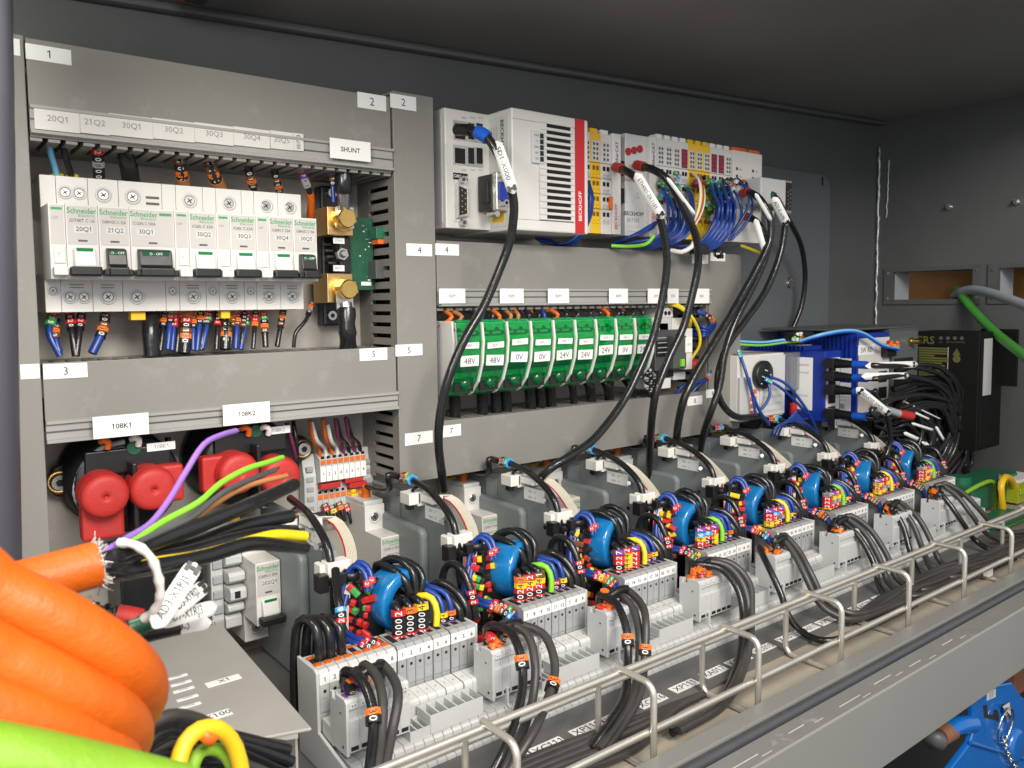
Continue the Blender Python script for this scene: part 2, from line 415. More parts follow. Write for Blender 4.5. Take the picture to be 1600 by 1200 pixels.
# shelf, rail plate and front sill
ZF = -265
mb = MB(); mb.box(-200, 1196.5, -340, 13.5, ZF - 6, ZF, 'floor_beige'); struct('cabinet_floor', mb)
mb = MB(); mb.box(150, 985, -281, -20, ZF + .3, ZF + 2.6, 'floor_grey'); struct('rail_plate', mb)
ys0, ys1 = -338, -378; zs = -242
mb = MB()
mb.prism([(ys0, ZF - 4), (ys0, zs - 1.5), (ys0 - 1.5, zs), (ys0 - 13, zs), (ys0 - 14, zs - 3), (ys0 - 24, zs - 3), (ys0 - 24.5, zs - .5), (ys1 + 1, zs - .5), (ys1, zs - 1.5), (ys1, zs - 51), (ys1 + 4, zs - 52), (ys1 + 4, ZF - 30)], -300, 1230, 'sill_paint')
sill = struct('front_sill', mb, bevel=.5)
mb = MB(); mb.tube([(-300, ys0 - 18.7, zs - 2), (500, ys0 - 18.7, zs - 2), (1230, ys0 - 18.7, zs - 2)], 3.5, 'gasket', 12); struct('rubber_seal', mb, sill)
mb = MB(); mb.box(-300, 1230, ys1 + .8, ys0 - 25, zs - .6, zs - .25, 'sill_rim'); struct('sill_rim', mb, sill)
rr = random.Random(11)
for i in range(12):                            # broken lines of sealant along the rim
    x = 60 + i * 47 + rr.uniform(-5, 5); q = MB(); y = ys1 + 6.2 + (1.2 if i % 2 else -.6)
    q.box(x, x + 20 + rr.uniform(-5, 4), y, y + .4, zs - .25, zs - .02, 'sealant'); q.box(x + 22, x + 31, y - 2.6, y - 2.35, zs - .25, zs - .04, 'sealant')
    struct('sealant_line', q, sill)
# door post close to the camera, the ground far below
mb = MB(); a = atD(2, 100, 150); b = atD(26, 900, 150)
mb.tube([atD(-40, -200, 330), atD(-32, 300, 330), atD(-22, 900, 330), atD(-16, 1400, 330)], 12.8, 'post_grey', 16)
struct('door_post', mb)
mb = MB(); mb.box(-3000, 4000, -2600, 2500, -1210, -1200, 'ground_dark'); struct('ground', mb)
mb = MB(); mb.box(500, 1300, -240, -232, -1200, ZF - 8, 'ground_dark'); struct('lower_back_wall', mb)

# ================================================================== wire ducts with their stickers
YD = -62
def sticker(thing, u0, v0, u1, v1, s, Y=YD, h=None, base='sticker'):
    c, w_, h_ = rect(u0, v0, u1, v1, Y - .2)
    return card('number_sticker', c, WX, WZ, w_, h_, [(s, h or h_ * .52, 0, 0, 'ink')] if s else [], thing=thing, base=base)
def fingers(thing, x0, x1, z, zd, name='slotted_side', pitch=9.5, y0=-3, y1=YD + 1.5):   # the comb of fingers along a horizontal duct
    q = MB(); x = x0
    q.box(x0, x1, y0 - 18, y0, z, z + zd, 'duct_grey')
    while x < x1 - 2:
        q.box(x, min(x + pitch * .66, x1), y1, y0 - 18, z, z + zd, 'duct_grey'); x += pitch
    thing.part(name, q)
XA, XB, XC_, XD = 77.5, 321.0, 322.5, 359.5
t = Thing('wire_duct', 'grey wire duct at the left edge with two blank stickers', 'wire duct', (60, 0, -200), 'grey plastic wire ducts')
q = MB(); q.box(30, 76.5, YD, YD + 2, -330, 160, 'duct_grey'); q.box(30, 32, YD + 2, 0, -330, 160, 'duct_grey'); q.box(74, 76, YD + 2, 0, -330, 159.5, 'duct_grey'); t.part('cover', q, .5)
sticker(t, 10, 60, 31, 86, ''); sticker(t, 32, 569, 62, 592, '')

def strip(thing, z0, z1, x0, x1, Y=YD - 4):     # profiled label holder along a duct
    q = MB(); q.prism([(YD - .1, z0), (Y, z0 + .8), (Y, z0 + 2.6), (Y + 2, z0 + 3.2), (Y + 2, z1 - 3.2), (Y, z1 - 2.6), (Y, z1 - .8), (YD - .1, z1)], x0, x1, 'duct_edge')
    q.box(x0, x1, Y + 1.6, Y + 1.9, (z0 + z1) / 2 - .5, (z0 + z1) / 2 + .5, 'dark_grey')
    return thing.part('label_holder', q)
def tape(thing, u0, v0, u1, v1, s, Y, h, base='sticker', vert=False, key='ink', t=.35):
    c, w_, h_ = rect(u0, v0, u1, v1, Y); q = MB()
    q.obox(c, WX, WZ, WN, w_, h_, t, base)
    if vert: q.text(s, c + WN * t, WZ, -WX, h, key)
    else: q.text(s, c + WN * t, WX, WZ, h, key)
    return thing.part('paper_label', q)
zA0, zA1 = at(46, 160, -66).z, at(50, 206, -66).z
t1 = Thing('wire_duct', 'grey wire duct along the top left with a long label strip over the breakers', 'wire duct', (200, 0, 120), 'grey plastic wire ducts')
q = MB(); q.box(XA, XB, YD, YD + 2, zA1 - 2, 159, 'duct_grey'); q.box(XA, XB, YD + 2, 0, 157, 159, 'duct_grey'); t1.part('cover', q, .5)
strip(t1, zA1 - 1, zA0, XA, XB); fingers(t1, XA, XB, zA1 - 4, 2.2)
sticker(t1, 41, 73, 111, 97, '1'); sticker(t1, 559, 147, 603, 171, '2')
ys = [54, 125, 171, 239, 304, 365, 422, 458]
vt = lambda u: 165 + (u - 54) * (209 - 165) / (470 - 54); vb = lambda u: 202 + (u - 54) * (236 - 202) / (470 - 54)
for i, s in enumerate(['20Q1', '21Q2', '30Q1', '30Q2', '30Q3', '30Q4', '30Q5']):
    um = (ys[i] + ys[i + 1]) / 2; tape(t1, ys[i] + .5, vt(um), ys[i + 1] - .5, vb(um), s, -65, 3.6, 'warm_plate', key='grey_ink')
tape(t1, 458, vt(466), 474, vb(466), '007F3', -65.1, 2.9, 'warm_plate', True)
c, w_, h_ = rect(516, 219, 579, 250, -68); card('shunt_label', c, WX, WZ, w_, h_, [('SHUNT', 3.4, 0, 0, 'ink', True)], thing=t1)

t2 = Thing('wire_duct', 'tall grey wire duct between the breaker row and the white controller', 'wire duct', (340, 0, -200), 'grey plastic wire ducts')
q = MB(); q.box(XC_, XD, YD - 1, YD + 1, -143, 165, 'duct_grey'); q.box(XD - 2, XD, YD + 1, 0, -143, 165, 'duct_grey'); q.box(XC_, XD - 2, YD + 1, 0, 163, 165, 'duct_grey'); t2.part('cover', q, .5)
q = MB(); z = -140                              # left side: fingers with slots between them
q.box(XC_ + .5, XC_ + 2.5, -20, 0, -143, 162, 'duct_grey'); q.box(XC_ + .5, XC_ + 2.5, YD + 1.2, -52, -143, 162, 'duct_grey')
while z < 156:
    q.box(XC_ + .5, XC_ + 2.5, -52, -20, z, z + 5.6, 'duct_grey'); z += 9.0
t2.part('slotted_side', q)
q = MB(); q.box(XC_ + 16, XC_ + 17, -60, 0, -143, 160, 'black_hole'); t2.part('duct_shade_sheet', q)  # black sheet added as the shade seen through the slots
sticker(t2, 610, 149, 650, 171, '2', Y=YD - 1); sticker(t2, 635, 381, 675, 400, '4', Y=YD - 1); sticker(t2, 618, 538, 660, 556, '5', Y=YD - 1); sticker(t2, 633, 675, 676, 694, '7', Y=YD - 1)

zC0, zC1 = at(72, 660, -66).z, at(75, 692, -66).z
t3 = Thing('wire_duct', 'grey wire duct under the upper breakers with stickers 3 and 5', 'wire duct', (200, 0, -60), 'grey plastic wire ducts')
q = MB(); q.box(XA, XB + .5, YD, YD + 2, zC1 - 1, -33, 'duct_grey'); q.box(XA, XB, YD + 2, 0, zC1 + 6, zC1 + 8, 'duct_grey'); t3.part('cover', q, .5)
strip(t3, zC1 - 1.5, zC0 + 1, XA, XB + .3); fingers(t3, XA, XB, -36.2, 2.2)
q = MB(); q.box(XA, XB, YD + 3, -2, -62, -60, 'black_hole'); t3.part('duct_shade_sheet', q)  # black sheet stands in for the shade below the fingers
sticker(t3, 68, 568, 137, 591, '3'); sticker(t3, 562, 544, 605, 563, '5')
for (a, s) in (((146, 648, 233, 682), '108K1'), ((349, 630, 422, 662), '108K2')):
    c, w_, h_ = rect(*a, -70); card('paper_label', c, WX, WZ, w_, h_, [(s, 3.2, 0, 0, 'ink', True)], thing=t3)
# right hand ducts
XE = at(1108, 440, YD).x; XG = at(1158, 440, YD).x
zR0 = at(690, 376, YD).z; zS1 = at(684, 449, -66).z; zS0 = at(684, 478, -66).z
t4 = Thing('wire_duct', 'grey wire duct under the white controller, small labels along its bottom edge', 'wire duct', (520, 0, 20), 'grey plastic wire ducts')
q = MB(); q.box(XD + 1.5, XE, YD, YD + 2, zS0, zR0, 'duct_grey'); q.box(XD + 1.5, XE, YD + 2, 0, zR0 - 4, zR0 - 2, 'duct_grey'); t4.part('cover', q, .5)
strip(t4, zS0 - 1, zS1, XD + 2.5, XE); fingers(t4, XD + 2, XE, zS0 - 4, 2.2)
sticker(t4, 678, 381, 717, 399, '4'); sticker(t4, 1081, 398, 1106, 412, '6')
for (u0, u1, s) in ((686, 727, 'REP1'), (781, 818, 'REP2'), (856, 889, 'REP3'), (951.5, 981, 'REP4'), (1012, 1037, 'DF1'), (1043, 1060, 'DF2'), (1084, 1108, 'BR3')):
    c, w_, h_ = rect(u0, 451, u1, 474, -67); card('paper_label', c, WX, WZ, w_, h_, [(s, 2.6, 0, 0, 'grey_ink', True)], thing=t4)
zU = at(692, 658, YD).z
t5 = Thing('wire_duct', 'wide grey wire duct below the green fuse holders, behind the drives', 'wire duct', (520, 0, -200), 'grey plastic wire ducts')
q = MB(); q.box(XD + 1.5, XE - .5, YD, YD + 2, -143, zU, 'duct_grey'); t5.part('cover', q, .5); fingers(t5, XD + 2, XE, zU - 3, 2.2)
q = MB(); q.box(XD + 2, XE, YD + 3, -2, zU - 26, zU - 24, 'black_hole'); t5.part('duct_shade_sheet', q)  # another black sheet in place of shade inside this duct
sticker(t5, 690, 664, 720, 682, '7'); sticker(t5, 1074, 619, 1097, 633, '8')
t6 = Thing('wire_duct', 'upright grey wire duct right of the green fuse holders', 'wire duct', (720, 0, -200), 'grey plastic wire ducts')
q = MB(); q.box(XE + .6, XG, YD, YD + 2, -143, zR0, 'duct_grey'); q.box(XG - 2, XG, YD + 2, 0, -143, zR0, 'duct_grey'); t6.part('cover', q, .5)
q = MB(); z = -140
while z < zR0 - 8:
    q.box(XE - 1.5, XE + .4, -50, -18, z, z + 5.6, 'duct_grey'); z += 9
q.box(XE - 1.5, XE + .4, -18, 0, -143, zR0, 'duct_grey'); q.box(XE - 1.5, XE + .4, YD + 2, -50, -143, zR0, 'duct_grey'); t6.part('slotted_side', q)
sticker(t6, 1110, 395, 1133, 408, '6'); sticker(t6, 1103, 608, 1123, 621, '8')

# ================================================================== breakers
def screw(mb, x, y, z, r=3.6, ring='grey_white', n=(0, -1, 0)):
    c = V((x, y, z)); n = V(n)
    mb.lathe(c, n, [(r * 1.42, 0), (r * 1.42, .55), (r * 1.12, .75), (r * 1.0, .1)], ring, 20)
    mb.cyl(c + n * .02, c + n * .14, r * .96, 'black_plastic', n=18)
    mb.cyl(c + n * .14, c + n * .34, r * .9, 'steel', r * .82, 16)
    a = EX if abs(n.y) > .5 else EY; b = EZ
    for k in (0.6, 2.17):
        d = a * math.cos(k) + b * math.sin(k); e = a * -math.sin(k) + b * math.cos(k)
        mb.obox(c + n * .3, d, e, n, r * 1.1, r * .2, .12, 'black_plastic')
NOSE, SHO = -70, -44
def breaker(t, x, w_, zc, kind='ic60', rating='', ident='', screws=(0.5,), aux=False):
    b = MB(); g = .12
    b.prism([(-4, zc + 42.5), (SHO, zc + 42.5), (SHO, zc + 22.5), (NOSE, zc + 22.5), (NOSE, zc - 22.5), (SHO, zc - 22.5), (SHO, zc - 42.5), (-4, zc - 42.5)], x + g, x + w_ - g, 'white_plastic')
    for zz in (zc + 42.5, zc - 42.5):           # ribs on the ends
        for q_ in range(1, 4): b.box(x + w_ * q_ / 4 - .25, x + w_ * q_ / 4 + .25, SHO + 3, -10, zz - .5, zz + .5, 'grey_white')
    body = t.part('body', b, .7)
    p = MB(); fz0 = zc - 2
    p.box(x + .9, x + w_ - .9, NOSE - .3, NOSE, zc - 1.5, zc + 21.6, 'breaker_front')
    cx = x + w_ / 2
    if aux:
        p.box(x + 1.6, x + w_ - 1.6, NOSE - .45, NOSE - .3, zc + 18.8, zc + 20.2, 'green_ink'); p.text('iOF', (cx - 1, NOSE - .3, zc + 14), WX, WZ, 1.5, 'grey_ink')
    else:
        ww = min(w_ * .90, 16.5)
        lx = cx if w_ < 20 else x + w_ * .32
        p.text('Schneider', (lx, NOSE - .3, zc + 18.8), WX, WZ, 3.3, 'green_ink', width=ww, bold=True)
        p.text('Electric', (lx + 2.6, NOSE - .3, zc + 16.0), WX, WZ, 1.7, 'green_ink', width=9)
        p.text(rating, (lx, NOSE - .3, zc + 12.9), WX, WZ, 2.0, 'ink', width=13.5)
        if w_ > 20: p.box(x + w_ * .66, x + w_ - 1.8, NOSE - .45, NOSE - .3, zc + 18.3, zc + 20, 'green_ink')
        p.obox((lx + .6, NOSE - .3, zc + 7.6), WX, WZ, WN, 10.5, 4.4, .18, 'grey_white'); p.text(ident, (lx + .6, NOSE - .5, zc + 7.6), WX, WZ, 2.8, 'ink')
        p.obox((cx, NOSE - .3, zc + .8), WX, WZ, WN, 5.2, 1.2, .1, 'dark_grey')
    t.part('front_plate', p)
    h = MB()
    if aux:
        h.box(x + 2, x + w_ - 1, NOSE - 1.2, NOSE, zc - 13, zc - 3, 'white_plastic'); h.text('1 0', (x + w_ * .5, NOSE - 1.2, zc - 8), WZ, -WX, 1.4, 'grey_ink')
        t.part('test_lever', h, .4)
        q = MB(); q.box(x + .6, x + w_ - .6, NOSE - 8, NOSE - 1, zc - 20.5, zc - 15.5, 'white_plastic'); t.part('toggle', q, .8)
    elif kind == 'ic60':
        h.prism([(NOSE, zc - 3.5), (NOSE - 2.4, zc - 4.5), (NOSE - 4.8, zc - 14), (NOSE - 4, zc - 16), (NOSE, zc - 17)], cx - 5.6, cx + 6.4, 'white_plastic')
        wn = t.part('window', h, .8)
        q = MB(); q.obox((cx + .4, NOSE - 2.35, zc - 5.3), WX, V((0, -.2, 1)).normalized(), -EY, 9, 3.2, .5, 'signal_green'); t.part('flag', q, parent=wn)
        q = MB(); q.box(x + .5, x + w_ - .3, NOSE - 9.5, NOSE - 1.5, zc - 20.8, zc - 15.0, 'black_plastic'); t.part('toggle', q, 1.2)
    else:
        wid = w_ * (.74 if w_ > 20 else .62)
        h.prism([(NOSE, zc - 3), (NOSE - 5, zc - 4), (NOSE - 7, zc - 14), (NOSE - 11, zc - 15.5), (NOSE - 11, zc - 20.5), (NOSE, zc - 20)], cx - wid / 2, cx + wid / 2, 'black_plastic')
        hh = t.part('toggle', h, .8)
        q = MB(); q.obox((cx, NOSE - 5.6, zc - 6.4), WX, V((0, -.2, 1)).normalized(), -EY, wid * .8, 3.6, .4, 'pcb_green'); q.text('O - OFF', (cx, NOSE - 6.1, zc - 6.4), WX, WZ, 1.6, 'white_ink'); t.part('flag', q, parent=hh)
        q = MB(); q.box(x + .6, x + w_ - .4, NOSE - 9, NOSE - 2, zc - 20.6, zc - 16.4, 'black_plastic'); t.part('toggle_bar', q, 1.0)
    s_ = MB()
    if aux:
        screw(s_, cx, SHO, zc - 29, 2.2)
    else:
        for fx in screws:
            for zz in (32.5, -33):
                s2 = MB(); screw(s2, x + w_ * fx, SHO, zc + zz, 3.5 if len(screws) == 1 else 3.0); t.part('terminal_screw', s2)
        if w_ > 20:
            for q_ in range(2): s_.box(x + w_ * .62, x + w_ * .93, SHO - .3, SHO, zc + 28 + q_ * 4, zc + 29.6 + q_ * 4, 'dark_grey')
        else: 
            for q_ in range(2): s_.box(cx - 4, cx + 4, SHO - .25, SHO, zc - 25.5 - q_ * 1.8, zc - 24.9 - q_ * 1.8, 'grey_ink')
    t.part('terminal_screw' if aux else 'printed_mark', s_)
ZM = 40.0
x = at(78, 395, NOSE).x
rows = [('aux', 9, '', ''), ('ic60', 18, 'iDT40T C 16', '20Q1'), ('c60h', 18, 'C60H-DC C 32A', '21Q2'), ('c120', 27, 'C120N C 100A', '30Q1'), ('aux', 9, '', ''), ('ic60', 18, 'iC60L C 63A', '30Q2'),
        ('aux', 9, '', ''), ('ic60', 18, 'iC60L C 63A', '30Q3'), ('aux', 9, '', ''), ('ic60', 18, 'iC60N C 25A', '30Q4'), ('c60h', 18, 'C60H-DC C 10A', '30Q5')]
MX = {}; naux = 0
auxlab = ['leftmost in the row beside breaker 20Q1', 'between breakers 30Q1 and 30Q2', 'between breakers 30Q2 and 30Q3', 'between breakers 30Q3 and 30Q4']
sc_row = (at(496, 400, NOSE).x - x) / 171.0
for kind, w0, rt, idn in rows:
    w_ = w0 * sc_row
    if kind == 'aux':
        t = Thing('auxiliary_contact', 'narrow white auxiliary contact marked iOF, ' + auxlab[naux], 'auxiliary contact', (x, 0, ZM), 'auxiliary contacts in the breaker row'); naux += 1
        breaker(t, x, w_, ZM, aux=True)
    else:
        desc = {'ic60': 'white breaker with green flag and black toggle', 'c60h': 'white breaker with wide black toggle', 'c120': 'widest white breaker with large black toggle'}[kind]
        t = Thing('circuit_breaker', desc + ' marked ' + idn + ' in the upper row', 'circuit breaker', (x, 0, ZM), 'breakers in the upper row')
        breaker(t, x, w_, ZM, kind, rt, idn, {'20Q1': (.28, .72), '30Q1': (.32,)}.get(idn, (.5,)))
        MX[idn] = (x, w_)
    if kind == 'aux': MX['a%d' % naux] = (x, w_)
    x += w_
q = MB(); q.box(XA + 1, XB - 70, -7.5, -.3, ZM - 17.5, ZM + 17.5, 'zinc_wire'); single('mounting_rail', q, 'metal rail behind the upper row of white breakers', 'rail', (100, 0, ZM))
# yellow busbar edge under the breakers
for u0, u1, lab in ((203, 226, 'short yellow busbar end peeping out below breaker 30Q1'), (344, 358, 'short yellow busbar end peeping out below breaker 30Q3')):
    q = MB(); a = at(u0, 480, -38); b = at(u1, 480, -38); q.box(a.x, b.x, -40, -32, -8.5, -2.9, 'yellow_plastic'); single('busbar_end', q, lab, 'busbar', a, bevel=.5)

# ================================================================== wires of the upper breaker row
def px(*pts): return [at(*p) for p in pts]
def dg(s): return [int(c) for c in s]
G1 = 'wires into the tops of the upper breakers'
wire(px((75, 210, -45), (78, 235, -42), (86, 262, -32), (90, 284, -28)), 1.9, 'wire_light_blue', 'light blue wire into breaker 20Q1 from the duct above, yellow collar', group=G1, tip=[('collar', .86, 1, 4.2, 'lemon_plastic')])
wire(px((96, 214, -45), (100, 238, -42), (109, 266, -32), (114, 284, -28)), 1.9, 'black_cable', 'thin black wire with yellow collar into breaker 20Q1', group=G1, tip=[('collar', .86, 1, 4.2, 'lemon_plastic')])
wire(px((151, 218, -45), (153, 240, -42), (155, 286, -28)), 2.6, 'grey_cable', 'grey wire with red, black and grey number markers into breaker 21Q2', group=G1, marks=[(7, dg('20800'), 7.2, 4.2)])
wire(px((192, 222, -45), (199, 250, -42), (206, 290, -28)), 5.2, 'black_cable', 'thickest black cable into the wide breaker 30Q1 from above', 'cable', 'cable', group=G1, n=12, tip=[('shrink_sleeve', .55, 1, 5.7, 'black_plastic')])
def markedwire(u0, v0, u1, v1, r, key, lab, digs, wd, L_=4.0, s0=8, grp=G1, u05=None, y0=-45, y1=-28, sleeve=None):
    um = (u0 + u1) / 2 if u05 is None else u05
    return wire(px((u0, v0, y0), (um, (v0 + v1) / 2, (y0 + y1) / 2 - 4), (u1, v1, y1)), r, key, lab, group=grp, marks=[(s0, digs, wd, L_)], tip=sleeve)
markedwire(277, 231, 287, 291, 4.2, 'black_cable', 'thick wire with brown sleeve and black, brown and orange markers into breaker 30Q2', dg('01030'), 7.6, 4.3, 4, sleeve=[('heat_sleeve', .74, 1, 4.8, 'brown_wire')])
markedwire(325, 234, 345, 297, 4.4, 'black_cable', 'thick bent wire with brown sleeve and markers into breaker 30Q3', dg('01130'), 7.8, 4.3, 4, u05=331, sleeve=[('heat_sleeve', .76, 1, 5, 'brown_wire')])
markedwire(382, 243, 398, 301, 2.4, 'black_cable', 'black wire with brown and orange markers into breaker 30Q4', dg('0130'), 6.4, 3.6, 12)
markedwire(424, 248, 438, 304, 2.2, 'black_cable', 'thin black wire with black and orange markers into breaker 30Q5', dg('01030'), 5.6, 3.4, 12)
wire(px((466, 250, -40), (476, 280, -40), (486, 310, -34), (484, 342, -22)), 2.0, 'black_cable', 'orange tipped wire with pale markers beside the shunt, right of breaker 30Q5', group=G1, marks=[(8, dg('3788'), 5.6, 3.6)], tip=[('orange_sleeve', .62, 1, 2.8, 'orange_cable')])
G2 = 'wires leaving the undersides of the upper breakers'
def under(u0, v0, u1, v1, r, key, lab, digs=(), wd=5, s0=3, um=None, L_=3.4, tip=None):
    um = (u0 + u1) / 2 if um is None else um
    return wire(px((u0, v0, -26), (um, (v0 + v1) / 2, -36), (u1, v1, -40)), r, key, lab, group=G2, marks=[(s0, list(digs), wd, L_)] if digs else (), tip=tip)
under(86, 482, 94, 556, 2.2, 'wire_blue', 'blue wire with yellow, red and green markers under breaker 20Q1, leftmost of the row', dg('4255'), 6, um=77)
under(90, 500, 93, 550, 1.9, 'wire_blue', 'blue wire with brown markers hanging behind the leftmost blue wire', dg('131'), 5, 8, um=86)
under(108, 486, 118, 556, 2.2, 'black_cable', 'black wire with red and black markers under the left part of the breaker row', dg('2020'), 5.6)
under(128, 486, 119, 556, 2.2, 'black_cable', 'black wire with brown and red markers joining a neighbour below breaker 20Q1', dg('1020'), 5.6)
under(166, 482, 144, 552, 2.8, 'wire_blue', 'blue wire with grey sleeve and brown and orange markers under breaker 21Q2', dg('10130'), 6.6, 8, um=160, tip=[('grey_sleeve', 0, .2, 3.4, 'grey_cable')])
wire(px((237, 478, -28), (235, 515, -38), (238, 556, -40)), 5.4, 'black_cable', 'thickest black cable hanging under the wide breaker 30Q1', 'cable', 'cable', group=G2, n=12)
blw = [(268, 480, 262, 546, 'wire_blue', '2520', 'under the left edge of breaker 30Q2'), (282, 486, 276, 550, 'black_cable', '31', 'beside the blue wire under breaker 30Q2'), (314, 482, 308, 548, 'wire_blue', '1030', 'left of the brown marked cable under breaker 30Q3'), (328, 484, 316, 545, 'wire_blue', '0250', 'crossing to the left under breaker 30Q3'),
       (372, 486, 368, 545, 'wire_blue', '2031', 'under the gap between breakers 30Q3 and 30Q4'), (388, 486, 376, 546, 'wire_blue', '1205', 'slanting under the auxiliary of breaker 30Q4')]
for (a, b, c_, d, k, dd, lab) in blw: under(a, b, c_, d, 1.9, k, ('blue' if 'blue' in k else 'black') + ' wire with coloured markers ' + lab, dg(dd), 5.2)
under(293, 482, 288, 552, 4.0, 'black_cable', 'thick cable with red, brown and black markers below breaker 30Q2', dg('120130'), 7.6, 9, L_=3.6, tip=[('brown_sleeve', 0, .35, 4.5, 'brown_wire')])
under(355, 484, 352, 546, 4.0, 'black_cable', 'thick cable with orange and brown markers below breaker 30Q3', dg('310130'), 7.2, 8, L_=3.6, tip=[('brown_sleeve', 0, .35, 4.5, 'brown_wire')])
under(412, 484, 415, 542, 2.3, 'black_cable', 'black wire with orange sleeve, red and green markers under breaker 30Q4', dg('25031'), 5.6, 6, tip=[('orange_sleeve', 0, .2, 2.8, 'orange_cable')])
under(443, 482, 433, 541, 2.0, 'black_cable', 'black wire with black and orange markers under breaker 30Q5', dg('01301'), 5.2)
wire(px((486, 476, -30), (478, 500, -38), (462, 520, -40), (459, 543, -40)), 1.5, 'black_cable', 'thin curved black wire left of the shunt base, with small markers', group=G2, marks=[(0, dg('1380'), 4.2, 3)])

ru = random.Random(55)
for i, (u, lab) in enumerate(((258, 'left of breaker 30Q2'), (274, 'behind the left edge of breaker 30Q2'), (302, 'under the right part of breaker 30Q2'), (322, 'in the gap left of breaker 30Q3'), (341, 'left of the thick cable at breaker 30Q3'), (365, 'right of the thick cable at breaker 30Q3'), (383, 'under the auxiliary of breaker 30Q4'), (400, 'left of the orange sleeve at breaker 30Q4'))):
    under(u, 484, u - 4 + ru.uniform(-4, 4), 548 - i * .5, 1.7, ru.choice(('black_cable', 'black_cable', 'wire_blue')), 'thin marked wire hanging ' + lab, [ru.choice((3, 0, 1, 2)) for _ in range(4)], 4.8, ru.uniform(2, 8))

# ================================================================== shunt
p = at(525, 400, -8)
t = Thing('shunt', 'black shunt base with two brass blocks and big hex bolts beside the breakers', 'shunt', p)
b = MB(); a0 = at(497, 290, -10); a1 = at(529, 509, -10); xx0, xx1 = a0.x, at(545, 400, -10).x
b.box(xx0, xx1, -14, -1, a1.z, a0.z, 'black_plastic'); t.part('base', b, 2)
b = MB(); q0 = at(512, 372, -30); q1 = at(547, 425, -30); b.box(xx0 + 6, q1.x - 1, -34, -14.1, q1.z - 1, q0.z + 1, 'black_plastic')
for i in range(4): b.box(xx0 - 1 + i * .3, xx0 + 6, -28 + i * 3, -26 + i * 3, q1.z + 6 + i * 5, q1.z + 8 + i * 5, 'dark_grey')
t.part('centre_block', b, .6)
for (v0, v1, vb_, ub) in ((322, 369, 342, 538), (427, 473, 452, 541)):
    c0 = at(511, v0, -40); c1 = at(554, v1, -40)
    b = MB(); b.box(c0.x, c1.x - 1, -40, -14.2, c1.z, c0.z, 'brass_plate'); blk = t.part('brass_block', b, .6)
    c = at(ub, vb_, -46); h = MB()
    h.cyl((c.x, -40.1, c.z), (c.x, -41.6, c.z), 9.2, 'brass', n=24); h.cyl((c.x, -41.7, c.z), (c.x, -44, c.z), 8.6, 'brass', n=24)
    h.cyl((c.x, -44.1, c.z), (c.x, -51, c.z), 8.2, 'brass', n=6, smooth=False); h.cyl((c.x, -51, c.z), (c.x, -52, c.z), 7.4, 'brass', 6.6, 24); t.part('hex_bolt', h, .5, blk)
c = at(534, 397, -36); h = MB(); h.cyl((c.x, -34.1, c.z), (c.x, -38, c.z), 5, 'steel', n=6, smooth=False); h.cyl((c.x, -38.02, c.z), (c.x, -38.5, c.z), 3.2, 'dark_grey'); h.cyl((c.x, -34.2, c.z), (c.x, -41, c.z), 2.0, 'steel'); t.part('nut', h)
for (v, s) in ((376, 'LOAD'), (419, 'BATT')):
    c = at(530, v, -35); card('paper_label', (c.x, -34.1, c.z), WX, WZ, 9.5, 4.6, [(s, 1.8, 0, 0, 'grey_ink')], thing=t)
for v in (302, 493):
    c = at(517, v, -14); h = MB(); h.cyl((c.x, -14.1, c.z), (c.x, -17.5, c.z), 3.8, 'steel'); h.cyl((c.x, -17.5, c.z), (c.x, -17.7, c.z), 1.9, 'black_plastic', n=6); t.part('cap_screw', h)
t = Thing('circuit_board', 'green circuit board standing behind the brass shunt, green plug on its edge', 'circuit board', at(575, 400, -30))
c0 = at(556, 340, -28); c1 = at(582, 453, -28)
b = MB(); b.box(c0.x - 8, c1.x, -30, -28.4, c1.z, c0.z, 'pcb_green'); t.part('board', b)
rr = random.Random(5)
for i in range(16):
    b = MB(); zx, zz = rr.uniform(c0.x + 1, c1.x - 3), rr.uniform(c1.z + 4, c0.z - 5); b.box(zx, zx + rr.choice((.8, 1.6, 2.4)), -30.8, -30, zz, zz + .9, 'white_ink' if i % 3 else 'steel'); t.part('component', b)
card('paper_label', ((c0.x + c1.x) / 2, -30.1, c1.z + 5), WX, WZ, 9, 3, thing=t)
c = at(593, 366, -40); b = MB(); b.box(c.x - 5, c.x + 5, -44, -30, c.z - 4, c.z + 5, 'connector_green'); b.box(c.x - 3, c.x + 5, -43, -32, c.z - 8, c.z - 4.1, 'orange_plastic'); t.part('plug', b, .5)
c = at(594, 420, -40); b = MB(); b.box(c.x - 5, c.x + 6, -42, -30, c.z - 8, c.z + 7, 'dark_grey'); t.part('plug', b, .5)
wire(px((524, 248, -45), (536, 262, -50), (536, 285, -52), (536, 300, -50)), 6.6, 'black_cable', 'thick black battery cable with crimped lug on the upper shunt bolt', 'cable', 'cable', n=14)
b = MB(); c0 = at(536, 296, -50); c1 = at(538, 330, -46); b.tube([c0, c0.lerp(c1, .5), c1], lambda q: 5.4 - 1.5 * q, 'copper' if 0 else 'steel', 14)
b.obox(at(538, 340, -44.05), WX, WZ, WN, 15, 16, 1.2, 'steel'); single('cable_lug', b, 'shiny crimped cable lug clamped by the upper brass bolt', 'cable lug', c0, 'cable lugs on the shunt')
b = MB(); b.obox(at(538, 470, -44.05), WX, WZ, WN, 14, 14, 1.2, 'steel'); c0 = at(539, 474, -46); c1 = at(542, 490, -48); b.tube([c0, c0.lerp(c1, .5), c1], 5.2, 'steel', 14)
single('cable_lug', b, 'shiny crimped cable lug clamped by the lower brass bolt', 'cable lug', c1, 'cable lugs on the shunt')
